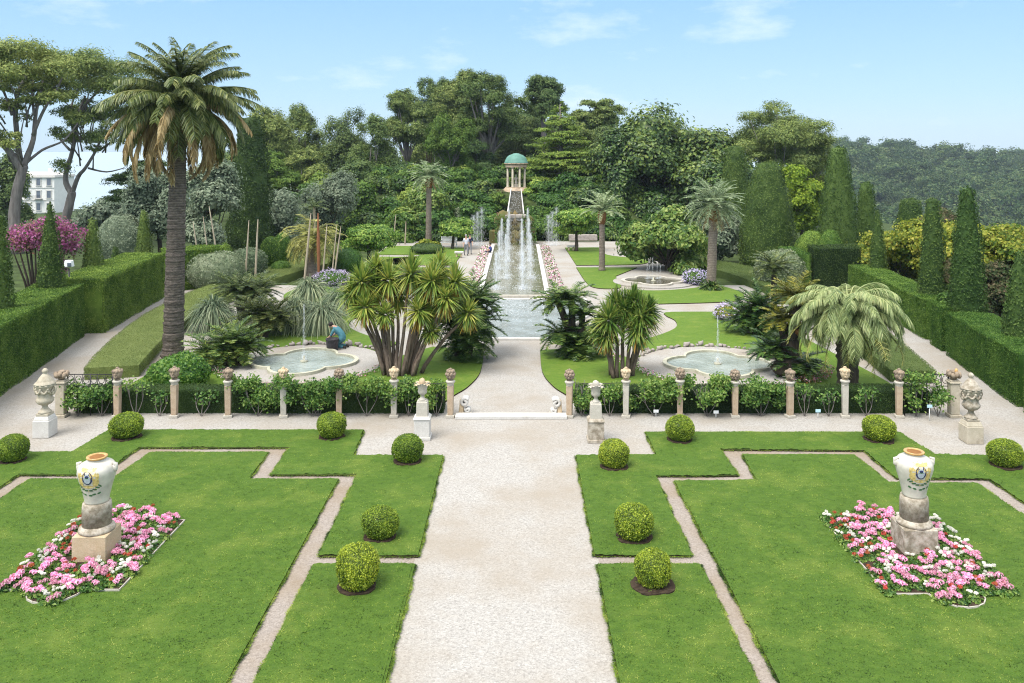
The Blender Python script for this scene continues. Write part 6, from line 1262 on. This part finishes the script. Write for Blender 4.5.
# pink flowering tree behind the hedge
x = wx(36, 46); t = thing('flowering_tree', 'magenta flowering small tree with many stems behind the tall hedge', 'flowering tree', (x, 46, 0)); tr = MB(); L = []
for q in range(12):
    a = q * 2.4; rr = rng.uniform(0.5, 1.7); e = np.array([rr * math.cos(a) * 1.15, rr * math.sin(a), rng.uniform(3.0, 4.9)]); L.append((*e, 0.75, 0.75, 0.62)); tr.tube([(0.1 * math.cos(a), 0.1 * math.sin(a), 0), e * [.45, .45, .5], e], [0.09, 0.06, 0.02], 6, jit=.06)
for k in range(6): L.append((rng.uniform(-1.9, 1.9), rng.uniform(-1, 1), rng.uniform(2.4, 5.0), 0.6, 0.6, 0.5))
tr.build('stems', M['bark_dark'], t); crown_leaves(MB(), L, 5600, (0.16, 0.095), 18, 0, 0.8, 0.3).build('blossom_crown', M['magenta'], t); crown_leaves(MB(), L, 2200, (0.16, 0.10), 18, 0, 0.8, 0.3).build('foliage', M['redbrown'], t)
# purple flowering clumps
def bloom(px, py, w, h, txt, mats=('shrub', 'purple')):
    x, y = g(px, py); r = w / 2 / F * y; hh = h / F * y; t = thing('flowering_shrub', txt, 'flowering shrub', (x, y, ZL)); pr = dome(r, hh); P, N = lathe_pts(pr, 900); MB().leaves(P * 0.93, N, 0.12, 0.07, 0, .8).lathe([(a * .85, b2 * .9) for a, b2 in pr], 12).build('foliage', M[mats[0]], t); P, N = lathe_pts(pr, 1500)
    P = P[np.sin(P[:, 0] * 5) * np.sin(P[:, 2] * 6 + 1) * np.sin(P[:, 1] * 5 + 1) + rng.normal(size=len(P)) * .3 > -0.15]; MB().leaves(P + rng.normal(size=P.shape) * .06, np.tile([0, -.3, 1], (len(P), 1)), 0.10, 0.08, 0, .8).build('blossoms', M[mats[1]], t)
bloom(731, 320, 34, 15, 'purple and yellowish flower clump at the corner of the bright lawn', ('yellow', 'purple'))
bloom(696, 284, 27, 13, 'lilac flower clump between dark pond and palm')
bloom(332, 285, 36, 14, 'lilac flower clump behind the grass trees, tall palm side')
# shrubs on the wooded mound
mset = [(399, 232, 40, 26, 88, 'shrub'), (436, 232, 34, 22, 86.5, 'shrub_bright'), (470, 206, 40, 20, 98, 'shrub'), (443, 212, 34, 22, 97, 'shrub'), (466, 196, 36, 18, 106, 'shrub_bright'), (487, 212, 30, 24, 93, 'shrub'), (462, 220, 22, 16, 90, 'grey'), (489, 190, 30, 22, 104, 'shrub'), (447, 238, 36, 22, 86.5, 'shrub'), (487, 238, 26, 24, 85.8, 'shrub'), (544, 236, 30, 22, 86, 'shrub'), (556, 212, 40, 24, 94, 'shrub'), (535, 198, 24, 24, 98, 'shrub_bright'), (546, 206, 34, 26, 97, 'shrub'), (575, 204, 44, 26, 99, 'shrub'), (537, 222, 26, 22, 90, 'shrub'), (560, 232, 34, 24, 87, 'ficus'), (536, 182, 26, 22, 104, 'shrub_bright'), (492, 226, 18, 14, 87, 'rose'), (474, 232, 20, 16, 85.8, 'redbrown'), (500, 205, 14, 18, 96, 'redbrown'), (590, 236, 40, 30, 90, 'ficus'), (420, 206, 36, 30, 100, 'ficus'), (380, 216, 40, 30, 98, 'ficus'), (620, 240, 40, 26, 88, 'ficus'), (402, 212, 40, 40, 104, 'pine_blue'), (452, 186, 40, 30, 112, 'ficus'), (500, 182, 30, 24, 114, 'ficus'), (538, 176, 40, 30, 116, 'pine_blue'), (566, 190, 40, 30, 112, 'ficus')]
adj = ['low rounded', 'bushy', 'dense', 'leafy', 'spreading', 'loose']; where = ['near the far stair path', 'behind the white bench', 'on the slope under the pines', 'halfway up the mound', 'near the thick leaning trunk', 'beside the water stair']
for q, (px, py, w, h, Y, m) in enumerate(mset):
    side = 'bench side' if px < 511 else 'cedar side'; row = 'front' if Y < 90 else 'middle' if Y < 100 else 'upper'
    k = sum(1 for r in mset[:q] if (r[0] < 511) == (px < 511) and ((r[4] < 90, r[4] < 100) == (Y < 90, Y < 100)))
    tone = {'shrub': 'mid green', 'shrub_bright': 'bright green', 'grey': 'grey topped', 'ficus': 'dark', 'rose': 'fresh green', 'redbrown': 'reddish', 'pine_blue': 'blue green'}[m]
    gy = VY + (CH - hz(wx(px, Y), Y) + 0.35) * F / Y
    tree(px, min(py - h / 2 - 4, gy - h * 0.7), w, max(gy, py), Y, '%s shrub, %s in the %s row on the mound, %s of the cascade' % (tone, ORD[k], row, side), M[m], 'mound_shrub', 'shrub', 8, 2600, (0.26, 0.15), 0.45, 0.07, core=True, bottom=-0.95)
# closed rear rows of the wood: one kind, copied
rear = []
for q, (mt, lf) in enumerate(((PB, (0.5, 0.2)), (P_, (0.5, 0.2)), (PB, (0.5, 0.24)))):
    r0 = tree(300, 140, 62, 215, 145, 'dark tree in the closed rear rows of the wood', mt, 'pine_tree', 'tree', 13, 5200, lf, 0.38, 0.35, group='trees in the closed rear rows of the wood', bottom=-0.95); rear.append(r0)
r4 = np.random.default_rng(21); q = 0
for row, Yr in enumerate((134, 148, 162)):
    for px in np.arange(215 + 9 * row, 640, 27):
        xx = wx(px + r4.uniform(-6, 6), Yr); topy = np.interp(px, [215, 300, 360, 400, 430, 560, 640], [150, 138, 140, 158, 112, 112, 130]) + r4.uniform(-4, 10); hgt = wz(topy, Yr) - hz(xx, Yr); sc = hgt / (wz(140, 145) - hz(wx(300, 145), 145))
        src = rear[q % 3]
        if 396 < px < 424 and q > 2: continue
        if q < 3: o = src; o.location = (xx, Yr, hz(xx, Yr)); o.scale = (1.0, 1.0, sc)
        else: o = dup(src, (xx, Yr, hz(xx, Yr)), r4.uniform(0, 6), (r4.uniform(.9, 1.2), r4.uniform(.9, 1.2), sc))
        q += 1
# small shrubs closing the slope of the mound
low = []
for q, mt in enumerate(('shrub', 'pine_bright', 'ficus', 'shrub')):
    low.append(tree(440, VY + (CH - hz(wx(440, 95), 95) - 2.1) * F / 95, 30, VY + (CH - hz(wx(440, 95), 95) + 0.4) * F / 95, 95, 'leafy shrub among many on the slope of the mound', M[mt], 'slope_shrub', 'shrub', 7, 1500, (0.26, 0.16), 0.46, 0.06, core=True, bottom=-0.95, group='leafy shrubs covering the slope of the mound'))
q = 0
for k in range(420):
    xx, yy = r4.uniform(-24, 17), r4.uniform(85.2, 112)
    if abs(xx - cm) < 1.9 + (2.2 if 97 < yy < 104 else 0) or q > 150: continue
    if xx > 2.5 and yy > 90 and r4.uniform() < 0.6: continue
    src = low[r4.choice([0, 2]) if xx > 2 else r4.integers(4)] if q > 3 else low[q]; s = r4.uniform(0.7, 1.35)
    if q < 4: src.location = (xx, yy, hz(xx, yy)); src.scale = (s,) * 3
    else: dup(src, (xx, yy, hz(xx, yy) - 0.1), r4.uniform(0, 6), s)
    q += 1
lab(MB().box((wx(465, 99), 99, wz(204, 99)), (2.6, 2.0, 1.0), 0.5, bev=0.2).ball((wx(461, 100), 100, wz(199, 100)), (1.3, 1.0, 0.8), 9, noise=.12).build('boulder', M['rock']), 'pale rock outcrop by the winding path on the mound, bench side', 'boulder')
lab(MB().box((wx(583, 84.0), 84.0, 0.45), (2.8, 0.5, 0.6), bev=0.05).build('low_wall', M['rock']), 'low dark brown retaining wall behind the small slender palm', 'wall')

# ------------------------------------------------------------------ wood on the far hillside
protos = []
for q in range(4):
    L = auto_lobes((0, 0, 7.0), (7.5, 7.5, 6.0), 9, 0.42, 1, -0.3); mb = crown_leaves(MB(), L, 3600, (0.85, 0.55), 14, 0, 0.22, 0.24, 0.3); mb.tube([(0, 0, -2), (0, 0, 5)], [0.5, 0.3], 6, 1)
    protos.append(mb.mesh('hillside_tree', [M['farleaf'], M['bark_dark']]))
r2 = np.random.default_rng(4); spots = []
while len(spots) < 210:
    yy = 330 + 520 * r2.uniform() ** 0.9; px = r2.uniform(818, 1040); xx = wx(px, yy)
    if all((xx - a) ** 2 + ((yy - b2) * 0.6) ** 2 > 10.5 ** 2 for a, b2 in spots): spots.append((xx, yy))
for q, (xx, yy) in enumerate(sorted(spots, key=lambda s: s[1])):
    o = bpy.data.objects.new('hillside_tree', protos[r2.integers(4)]); COL.objects.link(o); s = r2.uniform(0.9, 2.3); o.location = (xx, yy, hz(xx, yy) - 0.8 * s); o.scale = (s, s, s * r2.uniform(0.8, 1.1)); o.rotation_euler = (0, 0, r2.uniform(0, 6.3))
    lab(o, 'rounded tree in the hazy wood on the far hillside', 'tree', 'trees covering the far hillside')
# the rest of the wood, one mass
sp = []
r3 = np.random.default_rng(9)
P = []
while len(P) < 1500:
    yy = 320 + 620 * r3.uniform(); px = r3.uniform(700, 1120); xx = wx(px, yy)
    if hz(xx, yy) > -46.5: P.append((xx, yy, hz(xx, yy) + 0.2))
L = [(a, b2, c, s, s, s * 0.45) for (a, b2, c), s in zip(P, r3.uniform(4, 7.5, len(P)))]
lab(crown_leaves(MB(), L, 70000, (1.5, 0.9), 10, 0, 0.5, 0.35, 0.5).build('hillside_wood', M['pine_blue']), 'undergrowth of the hazy wood covering the far hillside', 'wood', kind='stuff')

# ------------------------------------------------------------------ people
def person(label, loc, rz, joints, bones, hair, mats, scale=1.0, extra=None, hair_mat='hair', category='person'):
    """joints: name -> (x, y, z, radius, material); bones: pairs. One continuous skinned body."""
    t = thing('person', label, category, loc, rz=rz); t.scale = (scale,) * 3
    names = list(joints); me = bpy.data.meshes.new('body'); me.from_pydata([joints[k][:3] for k in names], [(names.index(a), names.index(b2)) for a, b2 in bones], [])
    o = bpy.data.objects.new('body', me); COL.objects.link(o); md = o.modifiers.new('s', 'SKIN'); md.use_smooth_shade = True; sb = o.modifiers.new('u', 'SUBSURF'); sb.levels = sb.render_levels = 2
    for i, k in enumerate(names):
        r = joints[k][3]; me.skin_vertices[0].data[i].radius = (r, r) if not hasattr(r, '__len__') else r; me.skin_vertices[0].data[i].use_root = k == 'pelvis'
    dg = bpy.context.evaluated_depsgraph_get(); m2 = bpy.data.meshes.new_from_object(o.evaluated_get(dg)); bpy.data.objects.remove(o)
    m2.materials.clear()
    for m in mats: m2.materials.append(m)
    J = np.array([joints[k][:3] for k in names]); mi = [joints[k][4] for k in names]
    seg = []
    for a, b2 in bones:
        A, B = np.array(joints[a][:3]), np.array(joints[b2][:3])
        for f in (0.1, 0.3, 0.5, 0.7, 0.9): seg.append((A + (B - A) * f, joints[b2][4]))
    SP = np.array([s[0] for s in seg]); SM = [s[1] for s in seg]
    for p in m2.polygons: p.material_index = SM[int(np.argmin(((SP - np.array(p.center)) ** 2).sum(1)))]; p.use_smooth = True
    b_ = bpy.data.objects.new('body', m2); COL.objects.link(b_); b_.parent = t
    hx, hy, hzz = joints['head'][:3]
    h = MB().ball((hx, hy + 0.015, hzz + 0.035), (0.098, 0.112, 0.105), 12)
    h.build('hair', hair, t, smooth=True)
    return t
HAIR = plain('dark_hair', (0.02, 0.016, 0.013), 0.7); HAIRG = plain('grey_hair', (0.30, 0.28, 0.26), 0.7); HAIRB = plain('brown_hair', (0.10, 0.06, 0.035), 0.7)
SKIN = plain('skin', (0.46, 0.27, 0.19), 0.55, 0.3, vary=0.05)
cloth = lambda n, c: plain(n, c, 0.85, 0.1, vary=0.12, scale=14)
TEAL, NAVY, PALE, BLACK, GREYC, BLUE = cloth('teal_cloth', (0.075, 0.20, 0.24)), cloth('navy_cloth', (0.025, 0.03, 0.06)), cloth('pale_shirt', (0.55, 0.55, 0.60)), cloth('black_cloth', (0.02, 0.02, 0.022)), cloth('grey_trousers', (0.20, 0.20, 0.21)), cloth('blue_cloth', (0.04, 0.06, 0.22))
SHOE = cloth('shoe_leather', (0.03, 0.025, 0.02))
def standing(stride=0.12, arm=0.1):
    j = {'pelvis': (0, 0, 0.95, (0.15, 0.12), 1), 'waist': (0, 0, 1.10, (0.14, 0.11), 0), 'chest': (0, 0, 1.32, (0.175, 0.125), 0), 'neck': (0, 0.0, 1.49, 0.055, 2), 'chin': (0, -0.02, 1.56, 0.06, 2), 'head': (0, -0.01, 1.66, 0.095, 2), 'nose': (0, -0.11, 1.635, 0.018, 2)}
    b = [('pelvis', 'waist'), ('waist', 'chest'), ('chest', 'neck'), ('neck', 'chin'), ('chin', 'head'), ('head', 'nose')]
    for s, n in ((-1, 'a'), (1, 'b')):
        j['sh' + n] = (s * 0.19, 0, 1.40, 0.062, 0); j['el' + n] = (s * 0.25, 0.03, 1.12, 0.044, 0); j['wr' + n] = (s * 0.25, -arm, 0.88, 0.03, 2); j['pa' + n] = (s * 0.25, -arm - 0.02, 0.80, 0.036, 2)
        j['hi' + n] = (s * 0.095, 0, 0.88, 0.092, 1); j['kn' + n] = (s * 0.10, -0.03 - s * stride * .4, 0.48, 0.064, 1); j['an' + n] = (s * 0.10, s * -stride, 0.09, 0.045, 1); j['to' + n] = (s * 0.11, s * -stride - 0.16, 0.035, 0.04, 3)
        b += [('chest', 'sh' + n), ('sh' + n, 'el' + n), ('el' + n, 'wr' + n), ('wr' + n, 'pa' + n), ('pelvis', 'hi' + n), ('hi' + n, 'kn' + n), ('kn' + n, 'an' + n), ('an' + n, 'to' + n)]
        for q, (dx, dy, dz) in enumerate(((-0.028, -0.02, -0.085), (-0.010, -0.022, -0.095), (0.010, -0.022, -0.09), (0.028, -0.02, -0.075))):
            p = j['pa' + n]; j['f%d' % q + n] = (p[0] + dx, p[1] + dy, p[2] + dz, 0.010, 2); b.append(('pa' + n, 'f%d' % q + n))
        p = j['pa' + n]; j['th' + n] = (p[0] - s * 0.02, p[1] - 0.06, p[2] - 0.03, 0.012, 2); b.append(('pa' + n, 'th' + n))
    return j, b
j, b = standing(); x, y = g(466, 255.5)
person('person in pale shirt and grey trousers walking on the far path beside the canal', (x, y, 0), 0.25, j, b, HAIRG, [PALE, GREYC, SKIN, SHOE], 1.02)
j, b = standing(0.16, 0.14); x, y = g(469.2, 254)
person('person in dark jacket and dark trousers walking close behind the pale shirted one', (x + 0.06, y, 0), 0.1, j, b, HAIR, [NAVY, GREYC, SKIN, SHOE], 0.99)
j, b = standing(0.05, 0.05)
person('person with bare shoulders and black skirt standing among mound shrubs beside the grotto', (wx(497.5, 83.6), 83.6, wz(230, 83.6)), 0.0, j, b, HAIRB, [cloth('peach_top', (0.55, 0.36, 0.26)), BLACK, SKIN, SHOE], 0.98)
lab(MB().box((wx(497.5, 83.6), 83.7, wz(230, 83.6) / 2 - 0.05), (1.6, 1.2, wz(230, 83.6) + 0.1), bev=.1).build('rock_step', M['moss_rock']), 'mossy rock step on which the bare shouldered person stands', 'rock')
# seated child on the kerb
def seated(h=0.0):
    j = {'pelvis': (0, 0, 0.10, (0.15, 0.12), 1), 'waist': (0, 0.02, 0.25, (0.14, 0.11), 0), 'chest': (0, -0.02, 0.46, (0.17, 0.12), 0), 'neck': (0, -0.05, 0.62, 0.052, 2), 'chin': (0, -0.07, 0.68, 0.058, 2), 'head': (0, -0.06, 0.78, 0.093, 2), 'nose': (0, -0.165, 0.75, 0.017, 2)}
    b = [('pelvis', 'waist'), ('waist', 'chest'), ('chest', 'neck'), ('neck', 'chin'), ('chin', 'head'), ('head', 'nose')]
    for s, n in ((-1, 'a'), (1, 'b')):
        j['sh' + n] = (s * 0.18, -0.03, 0.54, 0.06, 0); j['el' + n] = (s * 0.22, -0.14, 0.30, 0.042, 0); j['wr' + n] = (s * 0.14, -0.32, 0.22, 0.03, 2); j['pa' + n] = (s * 0.12, -0.38, 0.20, 0.034, 2)
        j['hi' + n] = (s * 0.09, -0.06, 0.10, 0.09, 1); j['kn' + n] = (s * 0.12, -0.45, 0.13, 0.062, 1); j['an' + n] = (s * 0.12, -0.48, -0.14, 0.044, 1); j['to' + n] = (s * 0.13, -0.60, -0.16, 0.038, 3)
        b += [('chest', 'sh' + n), ('sh' + n, 'el' + n), ('el' + n, 'wr' + n), ('wr' + n, 'pa' + n), ('pelvis', 'hi' + n), ('hi' + n, 'kn' + n), ('kn' + n, 'an' + n), ('an' + n, 'to' + n)]
    return j, b
j, b = seated()
person('person in blue sitting on the white canal kerb', (c0 - 0.16, 73.5, 0.21), -1.3, j, b, HAIR, [BLUE, NAVY, SKIN, SHOE], 0.95)
# kneeling gardener bent over a bucket, facing the bucket
def kneeling():
    j = {'pelvis': (0, 0.10, 0.42, (0.16, 0.15), 1), 'waist': (0, 0.02, 0.57, (0.155, 0.13), 0), 'chest': (0, -0.20, 0.78, (0.19, 0.15), 0), 'neck': (0, -0.36, 0.88, 0.056, 2), 'chin': (0, -0.43, 0.86, 0.06, 2), 'head': (0, -0.49, 0.90, 0.095, 2), 'nose': (0, -0.56, 0.82, 0.018, 2)}
    b = [('pelvis', 'waist'), ('waist', 'chest'), ('chest', 'neck'), ('neck', 'chin'), ('chin', 'head'), ('head', 'nose')]
    for s, n in ((-1, 'a'), (1, 'b')):
        j['sh' + n] = (s * 0.19, -0.24, 0.77, 0.075, 0); j['el' + n] = (s * 0.22, -0.36, 0.52, 0.052, 0); j['wr' + n] = (s * 0.12, -0.52, 0.42, 0.034, 2); j['pa' + n] = (s * 0.09, -0.58, 0.38, 0.036, 2)
        j['hi' + n] = (s * 0.10, 0.06, 0.36, 0.105, 1); j['kn' + n] = (s * 0.14, -0.30, 0.10, 0.075, 1); j['an' + n] = (s * 0.13, 0.16, 0.08, 0.05, 1); j['to' + n] = (s * 0.13, 0.28, 0.05, 0.042, 3)
        b += [('chest', 'sh' + n), ('sh' + n, 'el' + n), ('el' + n, 'wr' + n), ('wr' + n, 'pa' + n), ('pelvis', 'hi' + n), ('hi' + n, 'kn' + n), ('kn' + n, 'an' + n), ('an' + n, 'to' + n)]
        for q, (dx, dy, dz) in enumerate(((-0.028, -0.06, -0.05), (-0.010, -0.075, -0.05), (0.010, -0.07, -0.05), (0.028, -0.055, -0.045))):
            p = j['pa' + n]; j['f%d' % q + n] = (p[0] + dx, p[1] + dy, p[2] + dz, 0.010, 2); b.append(('pa' + n, 'f%d' % q + n))
    return j, b
j, b = kneeling(); x, y = g(341.5, 349.5)
person('gardener in teal overalls kneeling on the pond terrace, bent over a dark bucket', (x, y, ZL + 0.012), -PI / 2 - 0.25, j, b, HAIR, [TEAL, TEAL, SKIN, SHOE], 1.12)
x, y = g(332.3, 351.6); t = thing('bucket', 'dark grey bucket in front of the kneeling gardener', 'bucket', (x, y, ZL + 0.012))
MB().lathe([(0.24, 0), (0.27, 0.30), (0.285, 0.48), (0.30, 0.49), (0.30, 0.52), (0.27, 0.52), (0.25, 0.40)], 20).build('body', plain('dark_plastic', (0.04, 0.035, 0.04), 0.5), t)
MB().lathe([(0.001, 0.41), (0.25, 0.41)], 16, cap=False).build('contents', M['soil'], t)
a = np.linspace(0, PI, 12); MB().tube(np.c_[0.29 * np.cos(a), -0.10 * np.sin(a), 0.47 - 0.12 * np.sin(a)], 0.01, 5).build('handle', M['iron'], t)
# ------------------------------------------------------------------ light, sky, air, camera
AZ, EL = math.radians(-140), math.radians(60)
sun_dir = Vector((math.sin(AZ) * math.cos(EL), math.cos(AZ) * math.cos(EL), math.sin(EL)))
sl = bpy.data.lights.new('sun', 'SUN'); sl.energy = 1.9; sl.angle = math.radians(32); sl.color = (1.0, 0.96, 0.90)
so = bpy.data.objects.new('sun', sl); COL.objects.link(so); so.rotation_euler = sun_dir.to_track_quat('Z', 'Y').to_euler()
w = bpy.data.worlds.new('World'); SC.world = w; w.use_nodes = True; nt = w.node_tree; nt.nodes.clear()
out = nt.nodes.new('ShaderNodeOutputWorld'); bg = nt.nodes.new('ShaderNodeBackground'); sky = nt.nodes.new('ShaderNodeTexSky'); sky.sky_type = 'NISHITA'; sky.sun_disc = False
sky.sun_elevation = EL; sky.sun_rotation = AZ; sky.altitude = 50; sky.air_density = 1.0; sky.dust_density = 0.6; sky.ozone_density = 1.6
tc = nt.nodes.new('ShaderNodeTexCoord'); mp = nt.nodes.new('ShaderNodeMapping'); mp.inputs['Scale'].default_value = (3.0, 3.0, 9.0); nt.links.new(tc.outputs['Generated'], mp.inputs[0])
n1 = noise(nt, 1.6, 6, 0.6, vec=mp.outputs[0])
cm_ = ramp(nt, n1, [(0.55, (0, 0, 0)), (0.78, (0.6, 0.6, 0.6))])
sx = nd(nt, 'ShaderNodeSeparateXYZ'); nt.links.new(tc.outputs['Generated'], sx.inputs[0])
grad = ramp(nt, sx.outputs[2], [(0.0, (0.31, 0.415, 0.52)), (0.06, (0.25, 0.385, 0.52)), (0.17, (0.185, 0.335, 0.51)), (0.4, (0.62, 0.80, 1.0)), (0.6, (1.0, 1.0, 1.0))])
vs = nd(nt, 'ShaderNodeVectorMath', operation='SCALE'); nt.links.new(grad, vs.inputs[0]); vs.inputs['Scale'].default_value = 5.4
thin = mix(nt, 0.9, sky.outputs[0], vs.outputs[0])
col = mix(nt, cm_, thin, (3.6, 3.75, 4.0))
nt.links.new(col, bg.inputs[0]); bg.inputs[1].default_value = 0.135; nt.links.new(bg.outputs[0], out.inputs[0])

HAZE = True
if HAZE:
    m, nt, out = newmat('air_haze'); pv = nd(nt, 'ShaderNodeVolumePrincipled'); pv.inputs['Color'].default_value = (0.74, 0.86, 1.0, 1); pv.inputs['Density'].default_value = 0.00016; pv.inputs['Anisotropy'].default_value = 0.2
    nt.links.new(pv.outputs[0], out.inputs['Volume'])
    lab(MB().box((150, 480, 0), (1500, 1250, 98)).build('haze', m), 'thin pale blue air over the garden and the far hillside', 'haze', kind='stuff')

cam = bpy.data.cameras.new('camera'); co = bpy.data.objects.new('camera', cam); COL.objects.link(co)
co.location = (0, 0, CH); co.rotation_euler = (PI / 2, 0, 0)
cam.sensor_width = 36; cam.lens = F / 1024 * 36; cam.shift_x = -(VX - 512) / 1024; cam.shift_y = -(341.5 - VY) / 1024
cam.clip_start = 0.1; cam.clip_end = 60000
SC.camera = co
SC.view_settings.view_transform = 'Standard'; SC.view_settings.look = 'None'; SC.view_settings.exposure = 1.36; SC.view_settings.gamma = 1.0; SC.view_settings.use_curve_mapping = False
SC.cycles.use_denoising = True; SC.cycles.denoising_prefilter = 'NONE'; SC.cycles.filter_width = 1.1; SC.cycles.max_bounces = 8; SC.cycles.diffuse_bounces = 5; SC.cycles.glossy_bounces = 2; SC.cycles.transmission_bounces = 3; SC.cycles.transparent_max_bounces = 10; SC.cycles.volume_bounces = 0
SC.cycles.use_adaptive_sampling = True; SC.cycles.adaptive_threshold = 0.008
